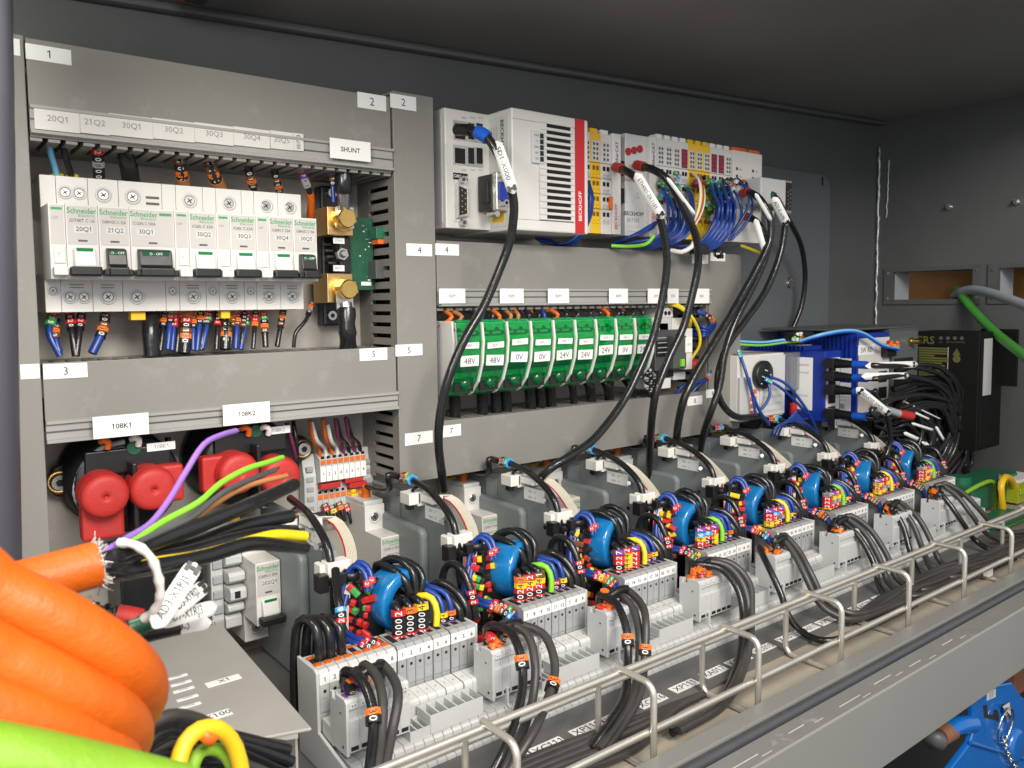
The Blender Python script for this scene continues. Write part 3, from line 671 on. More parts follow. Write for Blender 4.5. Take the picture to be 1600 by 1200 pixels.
wire(px((542, 482, -48), (542, 505, -50), (543, 520, -50), (544, 543, -46)), lambda q: 6.6 + .5 * math.sin(q * 14), 'black_cable', 'ribbed black shrink sleeved cable under the lower shunt bolt', 'cable', 'cable', n=14)
wire(px((519, 262, -42), (520, 290, -44), (521, 316, -44)), 1.8, 'wire_blue', 'dark blue wire with violet markers left of the upper shunt bolt', marks=[(2, dg('0710'), 5.4, 3.6)])

# ================================================================== red capped contactors
def contactor(u, v, lab, ident, caps, ear):
    c = at(u, v, -40); cx, cz = c.x, c.z
    t = Thing('contactor', lab, 'contactor', (cx, 0, cz), 'contactors at the lower left')
    b = MB(); b.lathe((cx, 0, cz), -EY, [(0, 0), (36, 0), (36, 8), (34, 11), (33.5, 44), (31, 47), (0, 47)], 'black_plastic', 40); t.part('body', b)
    e = at(*ear, -8); b = MB(); sg = -1 if e.x < cx else 1
    b.prism([(cx, cz + 30), (e.x + sg * 3, e.z + 9), (e.x + sg * 9, e.z), (e.x + sg * 3, e.z - 9), (cx, cz - 30)], -11, -3, 'black_plastic', 'y')
    fl = t.part('flange', b, 1.5)
    b = MB(); b.lathe((e.x, -11, e.z), -EY, [(8, 0), (8, 2), (5.5, 2.4), (5.5, 1)], 'brass_plate', 20); b.cyl((e.x, -11, e.z), (e.x, -15, e.z), 5, 'steel', n=18); b.cyl((e.x, -15, e.z), (e.x, -15.2, e.z), 2.6, 'black_plastic', n=6); t.part('cap_screw', b, parent=fl)
    b = MB(); b.box(cx - 26, cx + 26, -52, -46, cz + 8, cz + 24, 'black_plastic'); b.box(cx - 1.5, cx + 1.5, -66, -46, cz - 30, cz + 16, 'black_plastic'); t.part('terminal_bridge', b, 1)
    gb = at(u - 6 + 12, v - 48 + 4, -52)
    b = MB(); gx = cx + 3; gz = cz + 24; b.cyl((gx, -46, gz), (gx, -53, gz), 4.4, 'pcb_green', n=20); t.part('indicator', b)
    card('paper_label', (gx + 17, -52.2, gz - 1), WX, WZ, 18, 5.4, [(ident, 2.6, 0, 0, 'grey_ink')], thing=t)
    return t
def redcap(u, v, sk, lab, r=14.2, yb=-58):
    c = at(u, v, yb - 12); t = MB()
    t.lathe((c.x, yb, c.z), -EY, [(r, -6), (r, 10), (r * .975, 12), (r * .92, 13.6), (r * .82, 14.7), (r * .66, 15.2), (r * .3, 15.5), (1.4, 15.5), (1.2, 13.5), (0, 13.5)], 'red_rubber', 36)
    T_ = Thing('rubber_cap', lab, 'rubber cap', (c.x, yb, c.z), 'red rubber caps on the contactors'); T_.part('dome', t); sm = MB(); sm.lathe((c.x, yb, c.z), -EY, [(r + .05, 7.2), (r + .35, 7.5), (r + .35, 8.1), (r + .05, 8.4)], 'red_rubber', 36); T_.part('mould_line', sm)
    b = MB(); dx, dz = sk; hw = 12.5
    if dz: b.box(c.x - hw, c.x + hw, yb - 3, yb + 8, c.z, c.z + dz, 'red_rubber')
    else: b.box(c.x, c.x + dx, yb - 3, yb + 8, c.z - hw, c.z + hw, 'red_rubber')
    T_.part('skirt', b, 2.2)
contactor(197, 752, 'black round contactor labelled 108K1 with two red caps, hex bolt on its left ear', '108K1', None, (91, 752))
contactor(385, 722, 'black round contactor labelled 108K2 behind the loose wires, two red caps', '108K2', None, (470, 700))
redcap(165, 775, (0, -30), 'leftmost red cap, domed with its flap hanging down')
redcap(240, 764, (22, 0), 'red cap with its flap to the right, centre of the left contactor')
redcap(374, 740, (-22, 0), 'red cap with its flap to the left, behind the green wire')
redcap(440, 745, (0, -14), 'rightmost red cap, partly hidden behind the loose wire ends')
for (u, v, k, lab) in ((163, 692, 'orange_plastic', 'orange hooked clip on top of the left contactor'), (383, 672, 'orange_plastic', 'orange hooked clip on top of the right contactor'), (211, 688, 'white_wire', 'white hooked clip on top of the left contactor'), (414, 671, 'white_wire', 'white hooked clip on top of the right contactor')):
    wire(px((u - 5, v - 2, -52), (u, v - 4, -56), (u + 6, v - 1, -56), (u + 5, v + 8, -54)), 2.1, k, lab, 'clip', 'hook_clip', 'clips on the contactors', step=2)
wire(px((195, 690, -49), (160, 700, -47), (128, 730, -45), (117, 770, -44), (130, 800, -44)), 1.9, 'grey_cable', 'grey wire curling round the left contactor rim')
wire(px((262, 683, -20), (263, 720, -20)), 2, 'black_cable', 'short black wire hanging between the two contactors')
wire(px((448, 660, -30), (456, 690, -34), (462, 715, -30)), 1.8, 'purple_wire', 'dark purple wire left of the numbered terminal strip', group='wires onto the numbered strip')
wire(px((458, 658, -30), (463, 690, -34), (464, 712, -30)), 1.8, 'black_cable', 'black wire left of the numbered terminal strip', group='wires onto the numbered strip')

# numbered terminal strip 1-8
t = Thing('terminal_strip', 'grey terminal strip with white tags 1 to 8 and orange levers', 'terminal strip', at(525, 760, 0))
c0 = at(500, 742, -18); c1 = at(572, 742, -18); pw = (c1.x - c0.x) / 8
for i in range(8):
    x0 = c0.x + pw * i; b = MB(); zc = c0.z
    b.prism([(-2, zc + 14), (-9, zc + 18), (-18, zc + 12), (-18, zc - 6), (-11, zc - 9), (-11, zc - 32), (-2, zc - 32)], x0 + .1, x0 + pw - .1, 'terminal_grey'); sl = t.part('terminal', b, .4)
    b = MB(); b.obox((x0 + pw / 2, -18.1, zc), WX, WZ, WN, pw - .5, 12, .6, 'sticker'); b.text(str(i + 1), (x0 + pw / 2, -18.8, zc), WX, WZ, 2.6); t.part('number_tag', b, parent=sl)
    for zz, yy in ((zc + 9.8, -18.05), (zc - 20, -11.05)):
        b = MB(); b.obox((x0 + pw / 2, yy, zz), WX, WZ, WN, pw - 1.6, 3.6, 1.0, 'orange_plastic'); b.obox((x0 + pw / 2, yy, zz + 3.8), WX, WZ, WN, pw - 2.4, 2.2, .15, 'black_hole'); t.part('lever', b, parent=sl)
for (u0, u1, v) in ((500, 531, 761), (538, 566, 751), (545, 572, 759)):
    a = at(u0, v, -16); b_ = at(u1, v, -16); b = MB(); b.box(a.x, b_.x, -18, -11.2, a.z - 2.2, a.z + 2.2, 'red_rubber'); t.part('jumper_bar', b, .4)
for x0, x1 in ((c0.x - 11, c0.x - .3), (c1.x + .3, c1.x + 10)):
    b = MB(); b.prism([(-2, c0.z + 16), (-8, c0.z + 16), (-10, c0.z + 4), (-12, c0.z - 2), (-12, c0.z - 32), (-2, c0.z - 32)], x0, x1, 'terminal_grey')
    for k in range(5): b.box(x0 + 2, x1 - 3, -13, -8, c0.z - 30 + k * 8, c0.z - 26 + k * 8, 'terminal_dark')
    t.part('end_bracket', b, .5)
cols = ['orange_cable', 'white_wire', 'orange_cable', 'white_wire', 'purple_wire', 'black_cable', 'purple_wire', 'black_cable']; nm = ['orange', 'white', 'orange', 'white', 'dark purple', 'black', 'dark purple', 'black']
tops = [(484, 657), (487, 660), (504, 655), (512, 663), (524, 654), (526, 656), (540, 652), (542, 655)]
for i in range(8):
    e = V((c0.x + pw * (i + .5), -14, c0.z + 15)); s_ = at(*tops[i], -32)
    wire([s_, s_.lerp(e, .4) + V((-3, -5, -3)), e + V((-2, -1, 6)), e + V((0, 0, -2))], 1.7, cols[i], nm[i] + ' wire arching into the %s tag of the small numbered strip' % ORD[i], group='wires onto the numbered strip')
for i in range(6):
    p = at(508 + i * 11, 790 + (i % 2) * 4 - i * 1.2, -15); d = rnd.choice((1, 2, 3, 4, 0)); pth = [p, p + V((1, -3, -6)), p + V((2, -5, -14))]
    wire(pth, 1.7, 'black_cable', 'short black wire with coloured markers below the numbered strip, %s from left' % ORD[i], group='marked wires below the numbered strip', marks=[(0, [d, rnd.choice((3, 4, 2))], 5.4, 3.4)])

# ================================================================== white controller and I/O terminals
YR = -91
def dvy(u, v0, v1, h): a, b = ray(u, v0), ray(u, v1); return CAM.y + h / abs(a.z / a.y - b.z / b.y)
YL = dvy(694, 167, 355, 101)
YL = max(min(YL, -60), -84)
t = Thing('controller', 'white industrial controller box with black vent slats and a red stripe', 'controller', at(800, 360, 0))
A0 = at(694.5, 167.5, YL); A1 = at(765, 175, YL); zb_, zt_ = at(694, 356, YL).z, A0.z
B0 = at(799, 167, YR); B1 = at(919, 187, YR); zt2 = at(850, 176, YR).z; zb2 = at(850, 362, YR).z
b = MB(); b.box(A0.x, A1.x, YL, -3, zb_, zt_, 'white_plastic'); t.part('port_module', b, 1)
b = MB(); b.box(A0.x - .4, A0.x - .02, YL + 5, -6, zb_ + 5, zt_ - 5, 'grey_white')
for k in range(8): b.box(A0.x + 2 + k * 0, A0.x + 3, YL + 4 + k * 7, YL + 8 + k * 7, zt_, zt_ + .8, 'grey_white')
t.part('side_panel', b)
b = MB(); b.box(B0.x, B1.x, YR, -3, zb2, zt2, 'white_plastic'); t.part('housing', b, 1.4)
b = MB(); b.box(B0.x - .5, B0.x - .02, YR + 4, -8, zb2 + 4, zt2 - 5, 'grey_white'); sp = t.part('side_panel', b)
b = MB(); b.text('BECKHOFF CX2030', (B0.x - .55, YR + 12, zt2 - 34), -EZ, -EY, 4.2, 'ink', bold=True)
for k in range(5): b.text('IND CONT EQ  24V DC  4A', (B0.x - .55, YR + 20 + k * 3.2, zt2 - 24), -EZ, -EY, 1.3, 'grey_ink')
b.obox((B0.x - .55, YR + 19, zb2 + 12), LX, LZ, LN, 18, 9, .15, 'yellow_plastic'); t.part('printed_mark', b, parent=sp)
def cz(zx, zy, Y): return at(670 + zx / 5, 150 + zy / 5, Y)
# vent area and slats
v0 = cz(856, 200, YR); v1 = cz(1130, 975, YR); yS = YR - .05
ztop = (cz(856, 200, YR).z + cz(1130, 240, YR).z) / 2; zbot = (cz(850, 965, YR).z + cz(1120, 985, YR).z) / 2
b = MB(); b.box(v0.x, v1.x, YR - .12, YR, zbot, ztop, 'black_hole'); t.part('vent', b)
ns = 15; pit = (ztop - zbot) / ns
for i in range(ns + 1):
    z = zbot + i * pit; b = MB(); hgt = pit * .44
    b.box(v0.x, v1.x, YR - 2.0, YR - .14, max(zbot, z - hgt / 2), min(ztop, z + hgt / 2), 'white_plastic'); t.part('slat', b, .3)
for xx in (v0.x, v1.x - 3.2):
    b = MB(); b.box(xx - .1, xx + (8 if xx == v0.x else 3.3), YR - 1.2, YR - .13, zbot, ztop, 'white_plastic'); t.part('vent_edge', b)
c0 = cz(795, 268, YR); c1 = cz(890, 535, YR)
b = MB(); b.box(c0.x, c1.x, YR - 2.6, YR - .1, c1.z, c0.z, 'grey_white'); led = t.part('indicator_panel', b, .3)
for i, s in enumerate(('PWR', 'TC', 'HDD', 'FB1', 'FB2')):
    z = c0.z - (c0.z - c1.z) * (.15 + .178 * i); b = MB(); b.box(c1.x - 5, c1.x - 1.2, YR - 2.9, YR - 2.6, z - 2, z + 2, 'black_plastic'); b.text(s, (c0.x + 4.4, YR - 2.6, z), WX, WZ, 1.6, 'ink'); t.part('indicator', b, parent=led)
s0 = cz(1140, 170, YR); s1 = cz(1216, 1060, YR)
b = MB(); b.box(s0.x, s1.x, YR - .5, YR, zb2 + .4, zt2 - .4, 'red_plastic'); b.text('BECKHOFF', ((s0.x + s1.x) / 2, YR - .5, zb2 + 24), WZ, -WX, 3.7, 'white_ink', bold=True); t.part('red_stripe', b)
for zz in (zt2 - 9, zb2 + 9):
    b = MB(); b.box(B0.x + .6, s0.x - .2, YR - .12, YR, zz, zz + .35, 'grey_ink'); t.part('seam', b)
# ports
def port(thing, zx0, zy0, zx1, zy1, key='black_hole', name='port', t_=.5, Y=YL, parent=None, bevel=0):
    a = cz(zx0, zy0, Y); c = cz(zx1, zy1, Y); xm = (a.x + c.x) / 2
    b = MB(); b.box(a.x, c.x, Y - t_, Y - .02, c.z, a.z, key); return thing.part(name, b, bevel, parent)
for (y0, y1) in ((186, 372), (378, 562)):
    pp = port(t, 188, y0, 424, y1, 'steel', 'port_plate', .4)
    for (x0_, x1_) in ((202, 282), (306, 352), (372, 418)):
        port(t, x0_, y0 + 26, x1_, y1 - 30, 'black_hole', 'socket', .7, parent=pp)
pp = port(t, 190, 597, 302, 988, 'grey_white', 'port_plate', .3)
port(t, 190, 597, 302, 662, 'black_plastic', 'port_plate', .5, parent=None)
c = cz(246, 632, YL); b = MB(); b.text('CANopen', (c.x, YL - .55, c.z), WX, WZ, 2.4, 'white_ink', bold=True); t.part('printed_mark', b)
c = cz(250, 825, YL); b = MB()
b.prism([(c.x - 6, c.z - 14), (c.x + 5, c.z - 12), (c.x + 5, c.z + 12), (c.x - 6, c.z + 14)], YL - 4, YL - .3, 'steel', 'y'); b.prism([(c.x - 4.2, c.z - 12), (c.x + 3.4, c.z - 10), (c.x + 3.4, c.z + 10), (c.x - 4.2, c.z + 12)], YL - 4.4, YL - 4, 'black_plastic', 'y')
for i in range(9): b.cyl((c.x - 2 + 3.2 * (i % 2), YL - 5, c.z - 9 + i * 2.2), (c.x - 2 + 3.2 * (i % 2), YL - 4.4, c.z - 9 + i * 2.2), .6, 'brass', n=6)
cn = t.part('serial_connector', b, .6)
for zz in (-17.5, 17.5): b = MB(); b.cyl((c.x, YL - .3, c.z + zz), (c.x, YL - 5, c.z + zz), 3.1, 'steel', n=6, smooth=False); b.cyl((c.x, YL - 5, c.z + zz), (c.x, YL - 5.3, c.z + zz), 1.7, 'dark_grey'); t.part('jack_screw', b, parent=cn)
for i, (zx, s) in enumerate(((272, 'X000'), (342, 'X100'), (405, 'X101'))):
    for zy in (170, 580): c = cz(zx, zy, YL); b = MB(); b.text(s, (c.x, YL - .02, c.z), WX, WZ, 1.5, 'grey_ink'); t.part('printed_mark', b)
# dark adapter plug, its metal socket end towards the viewer
YA = YL - 26; a0 = at(774.5, 268, YA); a1 = at(797, 332, YA)
t = Thing('adapter_plug', 'dark grey adapter plug with silver socket end on the white controller', 'adapter', (a0.x, YL, a1.z))
b = MB(); b.box(a0.x, a1.x, YA + 6, YL - 1, a1.z + 2, a0.z - 1, 'black_plastic'); b.box(a0.x - 1, a0.x, YA + 10, YL - 5, a1.z + 8, a0.z - 7, 'black_plastic'); t.part('shell', b, 1.6)
b = MB(); b.box(a0.x + .5, a1.x - .5, YA, YA + 5.9, a1.z + 1, a0.z, 'steel'); me_ = t.part('metal_end', b, .8)
for z in (a1.z + 7, a0.z - 6): b = MB(); b.cyl(((a0.x + a1.x) / 2, YA - .02, z), ((a0.x + a1.x) / 2, YA - 5, z), 3.0, 'steel', n=6, smooth=False); b.cyl(((a0.x + a1.x) / 2, YA - 5, z), ((a0.x + a1.x) / 2, YA - 5.2, z), 1.5, 'black_hole'); t.part('jack_screw', b, parent=me_)
b = MB(); b.box(a0.x + 2.5, a1.x - 2.5, YA - 1.4, YA - .02, (a0.z + a1.z) / 2 - 7, (a0.z + a1.z) / 2 + 8, 'case_blue'); t.part('socket_face', b, .3, me_)
b = MB(); b.cyl((a0.x + 3, YL - 12, a1.z - 1), (a0.x + 3, YL - 24, a1.z - 1.5), 2.6, 'steel', n=12); t.part('thumb_screw', b)
# terminal slices
def slice_(x0, x1, lab, key, zt, zb, style, Y=-66, grp='slim I/O terminals'):
    t = Thing('io_terminal', lab, 'I/O terminal', (x0, 0, zb), grp)
    b = MB(); b.box(x0 + .12, x1 - .12, Y, -3, zb, zt, key); t.part('housing', b, .5)
    b = MB(); b.box(x0 + 2, x1 - 2, Y + 2, Y + 12, zt, zt + 4.5, 'sticker' if key != 'yellow_plastic' else key); t.part('name_tag', b, .3)
    w_ = x1 - x0; xm = (x0 + x1) / 2
    b = MB(); b.box(x0 + 1.4, x1 - 1.4, Y - .25, Y, zt - 26, zt - 7, 'grey_white' if style != 'strip' else 'purple_wire')
    for r_i in range(4):
        for c_i in range(2):
            xx = x0 + w_ * (.34 + .32 * c_i); b.box(xx - 1.2, xx + 1.2, Y - .4, Y - .24, zt - 24.5 + r_i * 4.4, zt - 22 + r_i * 4.4, 'dark_grey' if style != 'strip' else 'red_rubber')
    t.part('light_window', b)
    for r_i in range(4):
        zc = zt - 33 - r_i * (zt - zb - 36) / 4; b = MB()
        for c_i in range(2):
            xx = x0 + w_ * (.32 + .36 * c_i)
            b.box(xx - 1.7, xx + 1.7, Y - .2, Y, zc - 1, zc + 3, 'black_hole' if key != 'yellow_plastic' else 'board_brown'); b.lathe((xx, Y, zc - 6), -EY, [(2.1, 0), (2.1, .5), (1.4, .6), (1.4, .1), (0, .1)], key if key == 'yellow_plastic' else 'terminal_grey', 12)
        b.box(x0 + .3, x1 - .3, Y - .3, Y, zc + 5.6, zc + 6.2, 'grey_ink' if key != 'yellow_plastic' else 'board_brown')
        t.part('clamp_pair', b)
    return t
YT = -66
zt = at(945, 210, YT).z; zb = at(950, 366, YT).z
xa, xb, xc, xd = at(919, 300, YT).x, at(938.5, 300, YT).x, at(955, 300, YT).x, at(968, 300, YT).x
xa2 = xa + (xb - xa) * .42
slice_(xa - 6, xa + 3, 'white I/O terminal squeezed between the red striped controller and yellow one', 'white_plastic', zt, zb, 'dots')
slice_(xa + 3.1, xb, 'yellow I/O terminal right of the red stripe, blue wires before it', 'yellow_plastic', zt, zb, 'dots')
t = slice_(xb + .1, xc, 'white I/O terminal with orange lever next to the yellow one', 'white_plastic', zt, zb, 'dots')
b = MB(); c = at(947, 315, YT); b.box(xc - 4, xc - .5, YT - 3, YT, c.z - 7, c.z + 5, 'orange_plastic'); t.part('lever', b, .5)
t = Thing('end_coupler', 'slim white end coupler with red vertical lettering beside the yellow terminal', 'coupler', (xc, 0, zb))
b = MB(); b.box(xc + .1, xd, YT - 2, -3, zb, zt + 2, 'white_plastic'); t.part('housing', b, .6)
b = MB(); xm = (xc + xd) / 2; b.text('EtherCAT', (xm, YT - 2, zt - 16), WZ, -WX, 3.6, 'ink', bold=True); b.text('BECKHOFF', (xm - 1.2, YT - 2, zb + 17), WZ, -WX, 3.4, 'red_ink', bold=True); b.text('EK1110', (xm + 3, YT - 2, zb + 13), WZ, -WX, 2.4, 'pale_ink'); t.part('printed_mark', b)
# bus coupler with its two network sockets
Y1, Y2 = -58, -68
x0, x1, x2 = at(970, 290, Y1).x, at(1015.5, 290, Y2).x, at(1026, 290, Y2).x
zt = at(1020, 213, Y2).z; zb = at(1015, 370, Y2).z
t = Thing('bus_coupler', 'white bus coupler with three red rotary knobs and black lettering', 'bus coupler', (x0, 0, zb))
b = MB(); b.box(x0, x1, Y1 - 6, -3, zb, zt, 'grey_white'); t.part('housing', b, .8)
b = MB(); b.box(x1 + .05, x2, Y2, -3, zb, zt, 'white_plastic'); t.part('raised_edge', b, .6)
YF = Y1 - 6
for (u, v) in ((981, 237), (990, 235), (999, 233)):
    c = at(u, v, YF); b = MB(); b.cyl((c.x, YF - .02, c.z), (c.x, YF - 1.4, c.z), 3.6, 'red_rubber', n=18); b.box(c.x - .4, c.x + .4, YF - 1.7, YF - 1.3, c.z - 3, c.z + 3, 'purple_wire'); t.part('rotary_knob', b)
for (u, v, s, hh, k, bd) in ((991, 334, 'BECKHOFF', 5.4, 'ink', True), (989, 344, 'EK1101', 5.6, 'grey_ink', False), (990, 354, 'Ser. Nr. 221 4762', 2.2, 'pale_ink', False), (989, 362, 'Made in Germany', 1.6, 'grey_ink', False), (990, 366, '33415 Verl', 1.6, 'grey_ink', False), (986, 281, 'EtherCAT', 4.6, 'grey_ink', True), (996, 303, 'X7', 3.2, 'grey_ink', False), (996, 309, 'OUT', 3.0, 'grey_ink', False)):
    c = at(u, v, YF); b = MB(); b.text(s, (c.x, YF - .02, c.z), WX, WZ, hh * .72, k, bold=bd); t.part('printed_mark', b)
c = at(984, 306, YF); b = MB(); b.obox((c.x, YF - .02, c.z), WX, WZ, WN, 12, 13, .12, 'terminal_grey'); b.obox((c.x, YF - .15, c.z), WX, WZ, WN, 11, 12, .05, 'grey_white'); t.part('socket_mark', b)
for v in (262, 305): c = at(965, v, YF); b = MB(); b.box(c.x - 3, c.x + 9, YF - .4, YF - .02, c.z - 7, c.z + 7, 'black_hole'); t.part('network_socket', b)
b = MB(); xm = (x1 + x2) / 2; b.text('EtherCAT', (xm, Y2 - .02, zt - 17), WZ, -WX, 3.8, 'ink', bold=True); b.text('BECKHOFF', (xm, Y2 - .02, zb + 22), WZ, -WX, 4.0, 'red_ink', bold=True); t.part('printed_mark', b)
names = ['white', 'white', 'white', 'white', 'yellow', 'yellow', 'yellow', 'white', 'white', 'white']; sty = ['dots', 'dots', 'dots', 'strip', 'dots', 'dots', 'dots', 'strip', 'strip', 'dots']
us = [1026 + 11.7 * i * (1 - .0) for i in range(11)]
for i in range(10):
    xs0 = at(1026, 290, YT).x; xs1 = at(1143, 290, YT).x; a = xs0 + (xs1 - xs0) * i / 10; c = a + (xs1 - xs0) / 10
    slice_(a, c, '%s I/O terminal with %s, %s slice right of the bus coupler' % (names[i], 'dark red window strip' if sty[i] == 'strip' else 'pairs of wire clamps', ORD[i]), 'yellow_plastic' if names[i] == 'yellow' else 'white_plastic', zt, zb, sty[i])
xe0 = at(1143, 290, YT - 2).x; xe1 = at(1168, 290, YT - 2).x; xe2 = at(1188, 290, YT - 2).x
for i, (a, c) in enumerate(((xe0, xe1), (xe1 + .2, xe2))):
    t = Thing('io_module', 'wide white module with orange lever on top, ' + ('next to the slim terminals' if i == 0 else 'last of the row before the grey plug'), 'I/O module', (a, 0, zb), 'wide white modules')
    b = MB(); b.box(a, c, YT - 4, -3, zb, zt, 'white_plastic'); t.part('housing', b, .6)
    b = MB(); b.box(a + 2, c - 2, YT - 2, -20, zt + .05, zt + 4, 'orange_cable'); t.part('release_lever', b, .6)
    b = MB()
    for k, s in enumerate(('Run', 'L/A', 'Error')): b.box(a + 5, a + 8, YT - 4.3, YT - 4.02, zt - 21 - k * 8, zt - 18 - k * 8, 'black_plastic'); b.text(s, (a + 13, YT - 4.02, zt - 19.6 - k * 8), WX, WZ, 1.8)
    t.part('status_lights', b)
    for k in range(2): b = MB(); b.box(a + 4, c - 4, YT - 4.6, YT - 4.02, zb + 12 + k * 24, zb + 28 + k * 24, 'clear_plastic' if k else 'grey_white'); t.part('socket', b, .3)
t = Thing('serial_plug', 'grey metal serial plug with open pins at the end of the terminal row', 'plug', at(1198, 300, -70))
a = at(1172, 283, -78); c = at(1211, 318, -78); b = MB(); b.box(a.x, c.x, -92, -60, c.z - 4, a.z + 3, 'terminal_grey'); t.part('shell', b, 1.5)
b = MB(); b.box(c.x + .1, c.x + 14, -90, -62, c.z - 12, a.z + 4, 'steel'); pf = t.part('flange', b, .6)
b = MB(); b.box(c.x + 2, c.x + 12, -91, -90.05, c.z - 8, a.z + 1, 'black_plastic')
for k in range(10): b.cyl((c.x + 5 + 4 * (k % 2), -91.6, c.z - 6 + k * 2.2), (c.x + 5 + 4 * (k % 2), -91, c.z - 6 + k * 2.2), .9, 'steel', n=6)
t.part('pin_field', b, parent=pf)
b = MB(); q0 = at(1203, 330, -82); b.cyl(q0, q0 + V((0, -1, -22)), 5, 'steel', 4, 14); t.part('strain_relief', b)

# ================================================================== green fuse holders
def fz(zx, zy, Y): return at(660 + zx / 3.404, 430 + zy / 3.404, Y)
lefts = [180, 315, 455, 580, 700, 812, 925, 1030, 1130, 1226]; YN = -82
xs = [fz(z, 245, YN).x for z in lefts]; zTop = fz(315, 250, YN).z; wf = (xs[-1] - xs[0]) / 9
volts = ['48V', '48V', '0V', '0V', '24V', '24V', '24V', '0V', '24V']; reps = ['REP 1', 'REP 1', 'REP 2', 'REP 2', 'REP 3', 'REP 3', 'REP 3', 'REP 4', 'REP 4']
zBot = fz(290, 632, -62).z; H = zTop - zBot
prof = [(-82, zTop), (-84, zTop - H * .25), (-82, zTop - H * .55), (-76, zTop - H * .8), (-66, zBot + 2), (-62, zBot)]
pos = {'48V': 'marked 48V', '0V': 'marked 0V', '24V': 'marked 24V'}
for i in range(9):
    x0 = xs[0] + wf * i; x1 = x0 + wf
    t = Thing('fuse_holder', 'white fuse holder with clear green cover marked %s, %s from the left of nine' % (volts[i], ORD[i]), 'fuse holder', (x0, 0, zBot), 'green covered fuse holders')
    b = MB(); b.prism([(-4, zTop + 1)] + [(y + 7, z + (1 if k == 0 else 0)) for k, (y, z) in enumerate(prof)] + [(-4, zBot)], x0 + .2, x1 - .2, 'white_plastic'); t.part('body', b, .6)
    b = MB(); b.prism([(y - 1.8, z) for y, z in prof] + [(y + 6.6, z + .3) for y, z in prof[::-1]], x1 - 2.1, x1 - .15, 'white_plastic'); t.part('side_rail', b, .3)
    b = MB(); b.prism([(y, z) for y, z in prof] + [(y + 1.2, z) for y, z in prof[::-1]], x0 + .4, x1 - 2.3, 'clear_green')
    b.box(x0 + 1, x1 - 2.2, -80, -77, zTop + .1, zTop + 2.2, 'clear_green'); cv = t.part('cover', b, .4)
    b = MB(); xm = (x0 + x1) / 2 - .6
    b.cyl((xm, -75.5, zTop - H * .82), (xm, -70, zTop - H * .82), 4.6, 'clear_green', 5.6, 18); b.lathe((xm, -74, zTop - H * .82), -EY, [(5.6, 0), (5.4, 2), (3.6, 4.4), (0, 5)], 'clear_green', 18); t.part('fuse_boss', b)
    b = MB(); b.prism([(y + 3, z) for y, z in prof] + [(y + 4, z) for y, z in prof[::-1]], x0 + .8, x1 - 2.6, 'grey_white'); t.part('inner_tray', b)
    b = MB()
    for k in range(4): b.cyl((x0 + 3 + k * (wf - 7) / 3, -80.9, zTop - 6 - (k % 2) * 3), (x0 + 3 + k * (wf - 7) / 3, -76, zTop - 6 - (k % 2) * 3), 1.7, 'black_plastic', n=10)
    b.box(x0 + 2, x1 - 4, -80.5, -78.5, zTop - H * .32, zTop - H * .16, 'brass_plate' if i in (6, 7, 8) else 'black_plastic')
    b.box(x0 + 2, x1 - 4.5, -79.3, -77.9, zTop - H * .66, zTop - H * .56, 'black_plastic'); b.box(x0 + 1.6, x1 - 4, -80, -78, zTop - H * .14, zTop - H * .11, 'black_plastic'); b.box(x0 + 2, x1 - 5, -75, -73.5, zTop - H * .93, zTop - H * .74, 'black_plastic'); t.part('fuse_insert', b)
    def onp(f): z = zTop - H * f; k = [q for q in range(len(prof) - 1) if prof[q + 1][1] <= z][0]; a, c = prof[k], prof[k + 1]; s_ = (z - a[1]) / (c[1] - a[1]); y = a[0] + s_ * (c[0] - a[0]); up = V((0, a[0] - c[0], a[1] - c[1])).normalized(); return V((xm, y - .1, z)), up
    rj = rnd.uniform(-.03, .03); rk_ = rnd.uniform(-.05, .05); c, up = onp(.30 + rj); up = (up + WX * rk_).normalized(); card('paper_label', c, WX - up * WX.dot(up), up, wf * .66, 5.0, [(reps[i], 2.2, 0, 0, 'grey_ink')], thing=t)
    c, up = onp(.50 + rj + rnd.uniform(-.015, .02)); up = (up - WX * rk_).normalized(); card('paper_label', c, WX - up * WX.dot(up), up, wf * .70, 8.8, [(volts[i], 4.9, 0, 0, 'ink')], thing=t)
    c, up = onp(.70); b = MB(); n = V(WX).cross(up); q = c + V((wf * .22, 0, 0)); b.add([q + n * .1 + WX * -2.6 + up * 2.2, q + n * .1 + WX * 2.6 + up * 2.2, q + n * .1 - up * 2.6], [(2, 1, 0)], 'connector_green'); t.part('warning_mark', b)
b = MB(); b.obox((xs[0] + .1, -40, (zTop + zBot) / 2 + 2), LX, LZ, LN, 44, H * .8, .12, 'grey_white')
for k in range(6): b.text('250V 32A gG 10x38', (xs[0] - .1, -34, zBot + 12 + k * 3.2), LX, LZ, 1.5, 'pale_ink')
b.text('F1', (xs[0] - .1, -52, zTop - 18), LX, LZ, 5, 'pale_ink'); single('side_print', b, 'printed white side sheet on the first fuse holder at the left', 'sheet', (xs[0], -40, zBot))
rr = random.Random(21)
